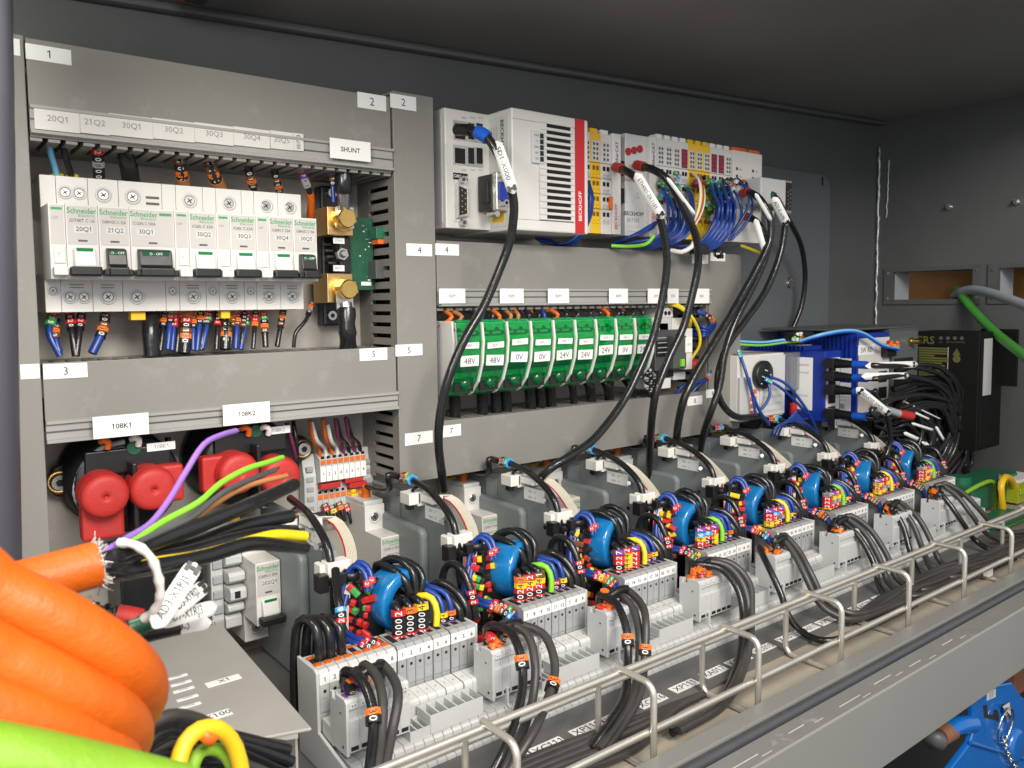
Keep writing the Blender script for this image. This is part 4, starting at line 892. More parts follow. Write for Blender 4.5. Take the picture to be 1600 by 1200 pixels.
for i in range(22):                             # marked wires above the fuse holders
    x = xs[0] + 3 + (xs[-1] - xs[0] - 4) * i / 21 + rr.uniform(-1.5, 1.5); k = rr.choice(['black_cable', 'black_cable', 'wire_blue', 'orange_cable', 'brown_wire'])
    zt_ = zS0 - 4; ds = [rr.choice((0, 3, 3, 0, 1, 7 if 4 < i < 9 else 3, 0)) for _ in range(3)]
    wire([V((x + rr.uniform(-4, 4), -46, zt_ + 4)), V((x + rr.uniform(-5, 5), -62 - rr.uniform(0, 8), zt_ - 5)), V((x, -60, zTop - 1)), V((x, -52, zTop - 5))], 1.8, k, 'marked %s wire above the green fuse holders, %s at the %s holder' % ({'black_cable': 'black', 'wire_blue': 'blue', 'orange_cable': 'orange', 'brown_wire': 'brown'}[k], ('left one', 'middle one', 'right one')[int(i * 9 % 22 / 22 * 3)], ORD[min(8, int(i * 9 / 22))]), group='marked wires above the fuse holders', marks=[(3, ds, rr.uniform(5, 6.2), 3.4)])
for i, u in enumerate((708, 751, 772, 788, 826, 842, 858, 893, 920, 948, 984)):   # heavy cables below
    p = at(u, 600, -50); q = at(u + 4, 655 - i * 3.6, -44)
    wire([p + V((0, 8, 6)), p, q, q + V((0, 0, -14))], 4.9 if i not in (7,) else 3.6, 'black_cable', 'thick black sleeved cable under the fuse holders, %s from the left' % ORD[i], 'cable', 'cable', 'cables under the fuse holders', n=12)
    
# contactor block right of the fuse holders
def gz(zx, zy, Y): return at(970 + zx / 5.455, 430 + zy / 5.455, Y)
t = Thing('motor_breaker', 'dark grey and white motor breaker with green switch right of the fuse holders', 'motor breaker', gz(430, 700, -60))
a = gz(280, 470, -60); c = gz(500, 800, -60); b = MB(); b.box(a.x, c.x, -62, -4, c.z, a.z, 'dark_grey'); t.part('body', b, 1)
a2 = gz(440, 520, -70); c2 = gz(548, 790, -70); b = MB(); b.box(a2.x, c2.x, -72, -20, c2.z, a2.z, 'dark_grey'); t.part('front_block', b, 1)
a3 = gz(548, 455, -70); c3 = gz(604, 800, -70); b = MB(); b.box(a3.x, c3.x, -71, -6, c3.z, a3.z, 'white_plastic'); aux_ = t.part('side_module', b, .8)
b = MB(); b.box(a3.x - 2, c3.x - 2, -72.3, -71.1, c3.z + 18, a3.z - 9, 'sticker'); b.text('QF1', ((a3.x + c3.x) / 2 - 2, -72.3, c3.z + 26), WX, WZ, 2, 'grey_ink'); t.part('paper_label', b, parent=aux_)
a4 = gz(500, 715, -72); c4 = gz(528, 775, -72); b = MB(); b.box(a4.x, c4.x, -75, -72.1, c4.z, a4.z, 'green_wire'); t.part('switch', b, .4)
a4 = gz(300, 560, -62); c4 = gz(430, 690, -62); b = MB(); b.box(a4.x, c4.x, -62.4, -62.05, c4.z, a4.z, 'black_plastic')
for k in range(4): b.box(a4.x + 2, c4.x - 2, -62.6, -62.4, c4.z + 4 + k * 5, c4.z + 5 + k * 5, 'pale_ink')
t.part('rating_plate', b)
for (zx0, zy0, zx1, zy1, k, nm_) in ((310, 365, 420, 470, 'grey_white', 'terminal_block'), (425, 365, 515, 470, 'white_plastic', 'terminal_block'), (340, 275, 435, 362, 'white_plastic', 'terminal_block'), (315, 405, 395, 470, 'black_plastic', 'terminal_cover'), (280, 800, 440, 860, 'black_plastic', 'terminal_cover'), (440, 830, 540, 885, 'grey_white', 'terminal_block'), (235, 890, 415, 960, 'white_plastic', 'terminal_block')):
    a = gz(zx0, zy0, -56); c = gz(zx1, zy1, -56); b = MB(); b.box(a.x, c.x, -58, -6, c.z, a.z, k)
    if zy0 == 275:
        for kk in (.3, .62): b.cyl((a.x + (c.x - a.x) * kk, -58.02, (a.z + c.z) / 2 - .5), (a.x + (c.x - a.x) * kk, -58.3, (a.z + c.z) / 2 - .5), 2.3, 'black_plastic')
    t.part(nm_, b, .8)
def gp(*pts): return [gz(*p) for p in pts]
GM = 'wires round the motor breaker'
for i, pts in enumerate([[(380, 245, -56), (470, 262, -66), (560, 320, -74), (585, 400, -66), (570, 450, -60)], [(390, 240, -56), (490, 255, -68), (600, 350, -78), (665, 480, -74), (670, 600, -72), (600, 715, -66)], [(400, 238, -56), (520, 280, -66), (590, 370, -70), (580, 470, -60)]]):
    wire(gp(*pts), 1.7, 'yellow_wire', 'yellow wire looping over the motor breaker, ' + ('short inner', 'long outer', 'middle')[i] + ' loop', group=GM)
for i, (dy, dz) in enumerate(((0, 0), (28, 30), (50, 62), (14, 80))):
    wire(gp((590, 430 + dz, -50), (700, 440 + dz, -70), (770 - dy, 470 + dz * .3, -70), (800 - dy * .6, 410, -66), (740, 345, -66), (650, 300 + dz * .2, -60)), 2.1, 'wire_blue', 'blue wire coiled beside the duct right of the motor breaker, ' + ('outermost', 'second', 'innermost', 'lowest')[i] + ' turn', group=GM, marks=[(-22, dg('3301'), 5.6, 3.6)] if i < 2 else ())
wire(gp((470, 1020, -58), (520, 950, -62), (600, 920, -60), (700, 900, -60), (745, 870, -60), (748, 790, -58), (735, 740, -52)), 1.8, 'wire_blue', 'dark blue wire rising past coloured clips right of the motor breaker', group=GM, marks=[(-22, dg('3606'), 6, 4)])
wire(gp((610, 1000, -58), (660, 940, -60), (740, 890, -58)), 1.7, 'wire_blue', 'short dark blue wire below the motor breaker', group=GM)
c = gz(640, 760, -56); b = MB(); b.lathe((c.x, -40, c.z), -EY, [(6.5, 0), (6.5, 14), (5, 17), (0, 18)], 'red_rubber', 20); single('red_button', b, 'red button beside the motor breaker under a black cable', 'button', c)
for i in range(9):
    p = gz(215 + (i % 3) * 30, 800 + i * 22, -58); wire([p, p + V((-2, -4, -5)), p + V((2, -3, -13))], 1.6, 'black_cable', 'black wire with pale markers in the tangle below the motor breaker, piece %s' % ORD[i], group='marked wires below the motor breaker', marks=[(0, [rnd.choice((0, 2, 9, 0)), rnd.choice((0, 8, 9)), 0], 5, 3.2)])

# ================================================================== lower row: drives, breakers, terminals (pitch 97 mm)
PIT = 97.0
q = MB(); q.box(150, 960, -8, -.4, -221, -186, 'zinc_wire'); single('mounting_rail', q, 'metal rail on the wall behind the grey drives', 'rail', (150, 0, -203))
for k in range(7):
    x0 = 203.2 + PIT * k if k else 200.5
    t = Thing('circuit_breaker', ('white breaker marked 202Q1 hanging below the loose black wire ends' if k == 0 else 'white breaker with red cable ferrule standing before the %s grey drive from left' % ORD[k]), 'circuit breaker', (x0, 0, -203.5), 'breakers between the drives')
    breaker(t, x0, 18, -203.5, 'ic60', 'iC60N C 05A', '%d02Q1' % (2 + k))
    b = MB(); b.box(x0 + 1, x0 + 8, -20, -6, -161, -155.5, 'yellow_plastic'); b.box(x0 + 3, x0 + 7.5, -16, -8, -155.5, -152.6, 'yellow_plastic'); t.part('yellow_clip', b, .8)
    if k:
        b = MB(); b.box(x0 + .3, x0 + 17.7, -43, -4.2, -161.2, -157.2, 'grey_white'); t.part('top_cover', b, 1.2)
# grey side module beside the leftmost breaker
t = Thing('side_terminal', 'stepped grey terminal block clipped left of the breaker marked 202Q1', 'terminal block', (184, 0, -205))
for i, (za, zb_, yf) in enumerate(((-160, -176, -38), (-177, -188, -44), (-189, -199, -50), (-200, -212, -52), (-213, -222, -46), (-223, -236, -40))):
    b = MB(); b.prism([(-4, za), (yf, za - 1), (yf - 2, za - 3), (yf - 2, zb_ + 3), (yf + 3, zb_), (-4, zb_)], 188, 199.8, 'terminal_grey'); st = t.part('terminal_step', b, .6)
    if i == 3: b = MB(); b.box(191, 195, yf - 2.3, yf - 2.02, -208, -203, 'black_hole'); t.part('test_hole', b, parent=st)
b = MB(); b.box(179, 187.6, -40, -4, -238, -160, 'terminal_grey')
for i in range(6): b.box(180, 187, -42, -40, -232 + i * 11, -226 + i * 11, 'terminal_dark')
t.part('end_bracket', b, .6)

def drive(k):
    X = 226 + PIT * k
    t = Thing('drive_module', '%s grey drive module from left, upright plate with white label and clips' % ORD[k], 'drive module', (X, -80, ZF), 'grey drive modules')
    b = MB(); b.prism([(-14, -262), (-14, -147.5), (-104, -148.5), (-122, -151), (-140, -160), (-142, -166), (-142, -262)], X, X + 4, 'drive_grey'); t.part('housing', b, 1)
    b = MB(); b.prism([(-24, -262), (-24, -168), (-100, -170), (-104, -174), (-104, -262)], X - 7, X - .05, 'drive_grey'); t.part('raised_panel', b, 2.5)
    b = MB(); b.box(X - 1.2, X - .05, -62, -46, -200, -153, 'drive_grey'); t.part('latch_recess', b, .5)
    card('paper_label', (X - .1, -112.5, -157.5), LX, LZ, 26, 10.5, [('BBC   %d' % (10 + (k * 7) % 13), 1.8, -2, 2.1, 'grey_ink'), ('NEIA   %d' % (21 - k), 1.8, -2, -2.6, 'grey_ink')], thing=t)
    b = MB(); b.cyl((X - 1, -128, -158), (X - 8, -134, -157), 1.9, 'steel', n=12); t.part('stud', b)
    b = MB(); b.cyl((X - .1, -30, -152), (X - 5, -30, -151.6), 2.0, 'steel', n=12); t.part('stud', b)
    b = MB(); b.cyl((X - .05, -126, -182), (X - .4, -126, -182), 1.8, 'black_hole', n=12); t.part('screw_hole', b)
    # upper and lower cable clips
    for (yy, zz, fr) in ((-91, -150, 0), (-142, -172, 1)):
        b = MB()
        if not fr: b.box(X - 7, X + 6, yy - 9, yy + 7, zz - 3, zz + 8, 'nylon_white'); b.box(X - 5, X + 5, yy - 26, yy - 9, zz + 1, zz + 7, 'nylon_white')
        else: b.box(X - 8, X + 8, yy - 9, yy + 2, zz - 8, zz + 8, 'nylon_white'); b.box(X - 12, X - 8, yy - 6, yy + 4, zz - 2, zz + 7, 'nylon_white')
        cl = t.part('clip', b, 1)
        b = MB(); b.box(X - 12 - 4 * fr, X - 7.2 - 2 * fr, yy - 4 - 9 * fr, yy + 2 - 6 * fr, zz - 6 - 3 * fr, zz + 2, 'black_plastic'); b.lathe((X - 4, yy - 4 - 9 * fr, zz + 6 - 9 * fr), (EY if not fr else EZ), [(5.4, -2.2), (5.4, 2.2), (4.6, 2.2), (4.6, -2.2)], 'black_plastic', 16, closed=True)
        t.part('cable_tie', b, .5, cl)
for k in range(8): drive(k)

def kpx(k, *pts):                               # traced at the second drive, shifted by whole pitches
    return [at(*p) + V((PIT * (k - 1), 0, 0)) for p in pts]
rk = random.Random(31)
mset = [dg('2066'), dg('20456'), dg('2056'), dg('2066'), dg('2056'), dg('2260'), dg('2246'), dg('2046')]
for k in range(8):
    dn = ORD[k] + ' drive from left'
    jz = rk.uniform(-3, 3); G = 'control cables over the drives'
    pts = [V((212 + PIT * k, -30, -161)), V((212 + PIT * k, -30.5, -151)), V((212.3 + PIT * k, -36, -147)), V((213 + PIT * k, -54, -146.4)), V((213.5 + PIT * k, -67, -143))] + kpx(k, (606, 744 + jz, -74)) + [atX(u, v, 319) + V((PIT * (k - 1), 0, 0)) for u, v in ((625, 746 + jz), (640, 748), (655, 757), (672, 768), (690, 787), (706, 812), (713, 838), (717, 865), (718, 900), (725, 940), (728, 962), (729, 985))]
    if k == 0: pts = pts[7:]
    wire(pts, 2.7, 'black_cable', 'black control cable arching over the ' + dn, 'cable', 'control_cable', G, n=10, marks=[(86, mset[k], 8.2, 2.9)] if k else (), tip=[('red_ferrule', 0, .06, 3.8, 'orange_cable')] if k else None)
    # ribbon cable
    base = kpx(k, (640, 778, -92), (668, 778, -96), (700, 776, -104), (720, 792, -118), (734, 815, -134), (741, 838, -150), (739, 860, -160), (735, 895, -164), (735, 940, -168), (742, 965, -172))
    rb = Thing('ribbon_cable', 'cream ribbon cable with one red edge draped over the ' + dn, 'ribbon cable', base[0], 'ribbon cables')
    jit = V((rk.uniform(-2, 2), rk.uniform(-2, 2), 0)); bs = spline(base, 6)
    for s_ in range(8):
        b = MB(); path = []
        for i, p in enumerate(bs):
            f = i / (len(bs) - 1); off = V((0.5 + .3 * f, -.75 + .5 * f, .35 - .3 * f)).normalized() * (1.02 * (s_ - 3.5)); path.append(p + off + jit * math.sin(3.14 * f))
        b.tube(path, .58, 'red_plastic' if s_ == 0 else 'cream_ribbon', 6); rb.part('strand', b)
    b = MB(); c = bs[0]; b.box(c.x - 5, c.x + 5, c.y - 8, c.y + 6, c.z - 4, c.z + 5, 'nylon_white'); rb.part('plug', b, .6)
    # blue wires to the marker bundle and the small loop
    G = 'blue wires beside the ring cores'
    for j in range(2):
        o = V((3.2 * j, 0, 1.5 * j))
        wire([p + o for p in kpx(k, (729, 968, -172), (724, 930, -166), (731, 885, -162), (737, 855, -160), (747, 840, -163), (760, 845, -168), (767, 860, -172), (768, 876, -174))], 1.9, 'wire_blue', 'blue wire bending over beside the ring, %s, %s of the pair' % (dn, ('left', 'right')[j]), group='blue wires bending over at the drives', marks=[(-5, [2], 5, 4)])
        wire([p + o for p in kpx(k, (733, 885, -164), (728, 915, -168), (735, 936, -174), (755, 946, -184), (776, 950, -192), (800, 966, -198), (808, 985, -200))], 1.9, 'wire_blue', 'blue wire down to the marker bundle, %s, %s of the pair' % (dn, ('upper', 'lower')[1 - j]), group=G, marks=[(-25, rk.choice([dg('20014'), dg('20251'), dg('24352'), dg('20311'), dg('23106')]), 5.6, 3.1)])
    c = kpx(k, (738, 853, -161))[0]; b = MB(); b.lathe(c + V((2, -1, 0)), EZ, [(5.6, -2.6), (5.6, 2.6), (4.6, 2.6), (4.6, -2.6)], 'black_plastic', 18, closed=True); b.box(c.x - 8, c.x - 3, c.y - 5, c.y, c.z - 3, c.z + 3, 'black_plastic')
    single('cable_tie', b, 'black cable tie holding blue wires and ribbon at the ' + dn, 'cable tie', c, 'cable ties at the drives')
    # heap of short marked wires on the connector behind the ring
    X0 = 236 + PIT * k
    t = Thing('connector_block', 'dark connector stacked with short wires under coloured markers beside the ' + dn, 'connector', (X0, -160, ZF), 'connectors with coloured markers')
    b = MB(); b.box(X0 - 5, X0 + 14, -166, -146, -255, -176, 'black_plastic'); t.part('body', b, 1)
    pal = [[2, 5, 0, 2, 0, 2], [2, 2, 4, 0, 5, 2], [2, 4, 2, 0, 1], [2, 4, 4, 2, 1], [2, 2, 4, 0], [2, 2, 1, 4], [2, 4, 6, 2], [2, 4, 2, 6]][k]
    for r_i in range(11):
        for c_i in range(2):
            p = V((X0 - 10 + c_i * 9.5 + rk.uniform(-2, 2), -163 - rk.uniform(0, 6), -180 - r_i * 6.0 + rk.uniform(-1.5, 1.5)))
            ax = V((rk.uniform(.3, 1), rk.uniform(-1, -.4), rk.uniform(-.6, .2))).normalized(); yv = V((.5, .8, 0)); yv = (yv - ax * ax.dot(yv)).normalized(); xv = yv.cross(ax)
            mm = Matrix((xv, yv, ax)).transposed().to_4x4(); mm.translation = (p - t.loc) * S
            for q_ in range(3):
                mq = mm.copy(); mq.translation = (p + ax * (3.0 * (q_ - 1)) - t.loc) * S; o = link('wire_marker', marker_mesh(rk.choice(pal), 4.3, 3.0, True), t.o); o.matrix_local = mq
    # blue ring core
    c = V((259.5 + PIT * k + rk.uniform(-2, 2), -165 + rk.uniform(-1.5, 1.5), -193 + rk.uniform(-2, 2))); b = MB(); tilt = R(rk.uniform(4, 24)); ax = V((math.sin(tilt), -math.cos(tilt), rk.uniform(-.08, .08))).normalized()
    b.lathe(c, ax, [(11, -9.6), (18.6, -10.4), (20.2, -9.4), (20.6, -7.8), (20.6, 7.8), (20.2, 9.4), (18.6, 10.4), (13, 10.4), (11.2, 8.6), (10.8, 0)], 'ring_blue', 44, closed=True)
    t = Thing('ring_core', 'glossy blue ring core with black wires through it, before the ' + dn, 'ring core', c, 'blue ring cores'); t.part('ring', b)
    b = MB(); b.text('W3', c + V((-17, -3, 9)), EY * -1, V((-.5, 0, .9)), 5, 'grey_ink', off=.0) if 0 else b.lathe(c + ax * 10.2, ax, [(17.6, 0.1), (15.4, .5), (14.4, .1)], 'ring_blue', 30); t.part('moulded_edge', b)
    bl = [rk.uniform(-3, 3) for _ in range(9)]
    for i in range(3):
        X = 246 + 8.4 * i + PIT * k
        wire([V((X, -190, -207)), V((X + .1, -190, -198)), V((X + .3, -189.5, -190)), V((X + .6 - i, -185, -187)), c + V((-4 + 4 * i, -10, 2)), c + V((-4 + 4 * i, 2, 1)), c + V((-9 + 4 * i + bl[i], 13, 9)), c + V((-11 + 6 * i + bl[i], 12, 21)), c + V((-7 + 7 * i, 2, 25.5 + bl[i + 3] * 1.3)), c + V((-2 + 7 * i, -9, 20 + bl[i + 3])), c + V((1 + 5 * i, -13, 9)), c + V((1 + 3 * i, -8, -2)), c + V((2 + 3 * i, 6, -6)), c + V((4 + 4 * i, 14, -26)), c + V((6 + 4 * i, 14, -60))],
             2.45, 'black_cable', 'black wire looped through the blue ring before the %s, %s of three' % (dn, ('left', 'middle', 'right')[i]), group='black wires looped through the ring cores', n=10,
             marks=[(1.2, [[2, 0, 0, 0, 2], [2, 0, 0, 0, 3], [2, 0, 0, 0, 4]][i] if k == 0 else [[2, 0, 2, 4, 3], [2, 0, 2, 4, 2], [2, 0, 2, 4, 1]][i] if k == 1 else [rk.choice((2, 2, 4, 0)), rk.choice((0, 4, 2)), rk.choice((2, 8 if k > 3 else 4)), rk.choice((2, 6 if k in (3, 4) else 4)), rk.choice((8, 7, 2))], 8.7, 3.7)])
    x_ = 272 + PIT * k
    wire([V((x_, -192, -208)), V((x_ + 1.6, -191, -197)), V((x_ + .5, -187, -189)), V((x_ - 5, -180, -188)), V((x_ - 9, -165, -200))], 2.2, 'yellow_wire' if k in (0, 2, 4, 6) else 'green_wire', '%s earth wire curving into the terminals at the %s' % ('yellow' if k in (0, 2, 4, 6) else 'yellow green', dn), group='earth wires at the terminals')
    for i in range(2):
        X = 278.5 + 6.4 * i + PIT * k
        wire([V((X, -191, -210)), V((X, -191, -204)), V((X, -190.5, -197)), V((X - 1, -187, -189 + bl[6] * .6)), V((X - 5, -180, -186)), V((X - 11, -168, -188)), V((X - 12, -158, -215))], 1.9, 'wire_blue', 'blue wire arching into the terminal row, %s, %s of two' % (dn, ('left', 'right')[i]), group='blue wires into the terminal rows', marks=[(1.0, rk.choice([dg('5701'), dg('5702'), dg('5703'), dg('5704')]), 5.6, 3.0)])
    for i in range(3):
        X = 291 + 6.0 * i + PIT * k
        hh = (-188, -186, -199)[i] + bl[i + 5] * .7
        wire([V((X, -192, -209)), V((X - .2, -191.5, -200)), V((X - 4, -183, hh - 3)), V((X - 11, -172, hh + 1)), V((X - 17, -160, hh - 12)), V((X - 18, -152, -215))] if i < 2 else [V((X, -192, -209)), V((X - .2, -190, -196)), V((X - 1, -186, -186)), V((X - 3, -178, -176)), V((X - 6, -165, -180)), V((X - 8, -158, -215))], 2.7, 'black_cable', 'black wire into the terminals right of the ring, %s, %s of three' % (dn, ('left', 'middle', 'right')[i]), group='black wires into the terminal rows', n=10, marks=[(12, dg('202'), 6.4, 3)] if i == 2 else ())

# ------------------------------------------------------------------ terminal strips
PW = 6.2
def shared(fn):
    c = {}
    def g(*a):
        if a not in c: c[a] = fn(*a)
        return c[a]
    return g
@shared
def m_plug(key, pw):
    b = MB(); b.prism([(-182, -240.2), (-205.4, -240.2), (-205.4, -231), (-204.6, -230.4), (-205.6, -229.8), (-205.6, -207), (-203.6, -205.4), (-182, -205.4)], .2, pw - .2, key); b.box(.9, pw - .9, -205.9, -205.55, -221.5, -214, 'terminal_dark' if key == 'terminal_dark' else 'terminal_grey')
    b.cyl((pw / 2, -205.92, -217.6), (pw / 2, -206, -217.6), 1.0, 'black_hole', n=10); b.box(.8, pw - .8, -205.75, -205.5, -229, -223, key); b.box(1.2, pw - 1.2, -198, -186, -205.5, -205.2, 'black_hole'); return b.mesh('plug')
@shared
def m_base(pw):
    b = MB(); b.prism([(-180, -262.3), (-243.5, -262.3), (-243.5, -260.6), (-240.4, -259.6), (-240.4, -248.4), (-238.8, -247.6), (-238.8, -246.3), (-224, -246.2), (-224, -243), (-207, -240.6), (-180, -240.6)], .2, pw - .2, 'terminal_grey')
    for i in range(4): b.box(-.01, pw + .01, -241.0, -240.2, -257.6 + i * 2.0, -256.9 + i * 2.0, 'terminal_dark' if i == 1 else 'terminal_grey')
    return b.mesh('terminal')
@shared
def m_tier(s, pw):
    b = MB(); b.prism([(-208, -240.2), (-221.5, -242), (-221.5, -233.6), (-220, -232.4), (-208, -231.4)], .15, pw - .15, 'grey_white'); b.text(s, (pw / 2, -214.5, -231.85), EX, V((0, 1, .07)), 1.9, 'grey_ink', off=.1); b.box(.6, pw - .6, -221.75, -221.45, -240, -235, 'terminal_grey'); return b.mesh('marker_cap')
@shared
def m_tag(s, pw):
    b = MB(); b.obox((pw / 2, -205.62, -210.4), WX, WZ, WN, pw - .1, 6.4, .4, 'sticker'); b.text(s, (pw / 2, -206.03, -210.6), WX, WZ, 2.5, 'ink', bold=True); return b.mesh('number_tag')
@shared
def m_socket(pw, zt_):
    b = MB(); zb_ = zt_ - 10.8
    b.box(.0, .7, -238.4, -223.2, zb_, zt_, 'terminal_grey'); b.box(pw - .25, pw, -238.4, -223.2, zb_, zt_, 'terminal_grey'); b.box(.7, pw - .25, -238.4, -237.4, zb_, zt_ - .3, 'terminal_grey'); b.box(.7, pw - .25, -224.4, -223.2, zb_, zt_, 'terminal_grey')
    b.box(.7, 2.4, -229.5, -224.4, zb_, zt_ - 1.2, 'terminal_grey'); b.box(.7, pw - .25, -237.4, -224.4, zb_, zb_ + 1, 'terminal_dark'); return b.mesh('socket')
@shared
def m_fplug(pw, i):
    b = MB(); b.prism([(-219.6, -239.8), (-219.6, -211.5), (-222.5, -211.2), (-222.5, -214.5), (-226, -214.5), (-226, -211), (-236, -210.6), (-237.6, -212), (-237.6, -216), (-235.8, -217), (-235.8, -221.5), (-237.8, -222.4), (-237.8, -239.8)], .1, pw - .1, 'terminal_grey')
    b.box(.9, pw - .9, -238.1, -237.75, -238.8, -236.6, 'black_hole'); b.box(1.0, pw - .8, -237.9, -237.6, -215.4, -212.8, 'grey_white')
    for q_ in (.36, .62): b.cyl((pw * q_, -237.9, -214.1), (pw * q_, -238, -214.1), .4, 'ink', n=6)
    return b.mesh('plug_section')
def inst(name, me, t, x): o = link(name, me, t.o); o.location = (V((x, 0, 0)) - t.loc) * S; return o
tags = [[(1 + 6 * k + i) for i in range(6)] + [(4 + 3 * k + i) for i in range(3)] for k in range(8)]
def strip_block(k):
    X0 = 236 + PIT * k; dn = ORD[k] + ' drive from left'
    t = Thing('terminal_strip', 'stepped grey terminal strip, %s, tags %d to %d' % (dn, tags[k][0], tags[k][5]), 'terminal strip', (X0, -215, ZF), 'terminal strips in front of the drives')
    for i in range(9):
        gap = .5 * (i > 3) + .8 * (i > 5)
        o = inst('plug', m_plug('terminal_dark', PW), t, X0 + PW * i + gap); g = link('number_tag', m_tag(str(tags[k][i]), PW), o)
        inst('marker_cap', m_tier(str(tags[k][i]), PW), t, X0 - 1 + PW * i + gap)
    for i in range(15): inst('terminal', m_base(PIT / 15 - .02), t, X0 - 48.5 + PIT / 15 * i)
    for i in range(5): inst('marker_cap', m_tier('', PW), t, X0 + 59.6 + PW * i)
    for i in range(6): inst('socket', m_socket(PW, -235.2), t, X0 + 2 + PW * i)
    for i in range(3): inst('socket', m_socket(4.4, -240.5), t, X0 - 11.4 + 4.4 * i)
    b = MB(); b.prism([(-181, -262), (-244.5, -262), (-244.5, -260), (-241.6, -259), (-241.6, -246), (-239.6, -245), (-239.6, -235.0), (-223, -235), (-223, -231), (-206.6, -229), (-206.6, -205), (-181, -205)], X0 + 56.6, X0 + 58.4, 'terminal_grey'); t.part('end_plate', b, .4)
    t2 = Thing('terminal_plug', 'pale grey plug with three black cables, left of the %s strip socket row' % ORD[k], 'plug', (187 + PIT * k, -228, -240), 'pale plugs with black cables')
    for i in range(6): inst('plug_section', m_fplug(PW, 0), t2, 187.5 + PIT * k + PW * i)
    b = MB(); xx = 187 + PIT * k
    b.prism([(-218.6, -241), (-218.6, -211), (-222, -210.6), (-222, -214), (-226.4, -214), (-226.4, -210.4), (-236.4, -210), (-238.4, -211.6), (-238.4, -241)], xx - 1.4, xx + .4, 'terminal_grey'); b.cyl((xx - 1.42, -234, -237), (xx - 1.5, -234, -237), .9, 'black_hole', n=8); b.cyl((xx - 1.42, -231.5, -219), (xx - 1.5, -231.5, -219), .7, 'black_hole', n=8); t2.part('side_plate', b, .6)
for k in range(8): strip_block(k)
t = Thing('terminal_strip', 'pale grey terminal strip at far left with tags 1 and 2 and black loops', 'terminal strip', (184, -200, ZF))
for i in range(8):
    o = inst('plug', m_plug('terminal_grey', PW), t, 185.6 + PW * i); link('number_tag', m_tag(str(i + 1), PW), o); inst('marker_cap', m_tier('', PW), t, 185.6 + PW * i)
    b = MB(); b.box(186.4 + PW * i, 190.6 + PW * i, -188, -186, -205.4, -204.4, 'orange_cable'); b.box(186.4 + PW * i, 190.6 + PW * i, -199, -196, -205.4, -204.4, 'orange_cable'); t.part('lever', b)
b = MB(); b.prism([(-180, -262), (-246, -262), (-246, -258), (-242, -256), (-240.6, -246), (-224, -243), (-207, -240), (-206.6, -206), (-204, -204.4), (-180, -204.4)], 183.4, 185.4, 'terminal_grey'); t.part('end_plate', b, .5)
for i in range(3):
    X = 190 + 7.0 * i; wire([V((X + 2, -192, -208)), V((X + 2, -192, -194)), V((X + 1, -188, -185 - 1.5 * i)), V((X - 2, -181, -183 - 1.5 * i)), V((X - 4, -175, -190)), V((X - 5, -172, -215)), V((X - 5, -171, -250))], 2.75, 'black_cable', 'black wire loop on the pale strip with tags 1 and 2, %s of three' % ('left', 'middle', 'right')[i], group='black loops on the far left strip', n=10)
wire(px((534, 1000, -192), (533, 960, -188), (528, 930, -180), (524, 890, -165)), 2.7, 'black_cable', 'black wire with red sleeve and blue marker entering the far left strip', n=10, marks=[(11, dg('206'), 6.4, 3)])

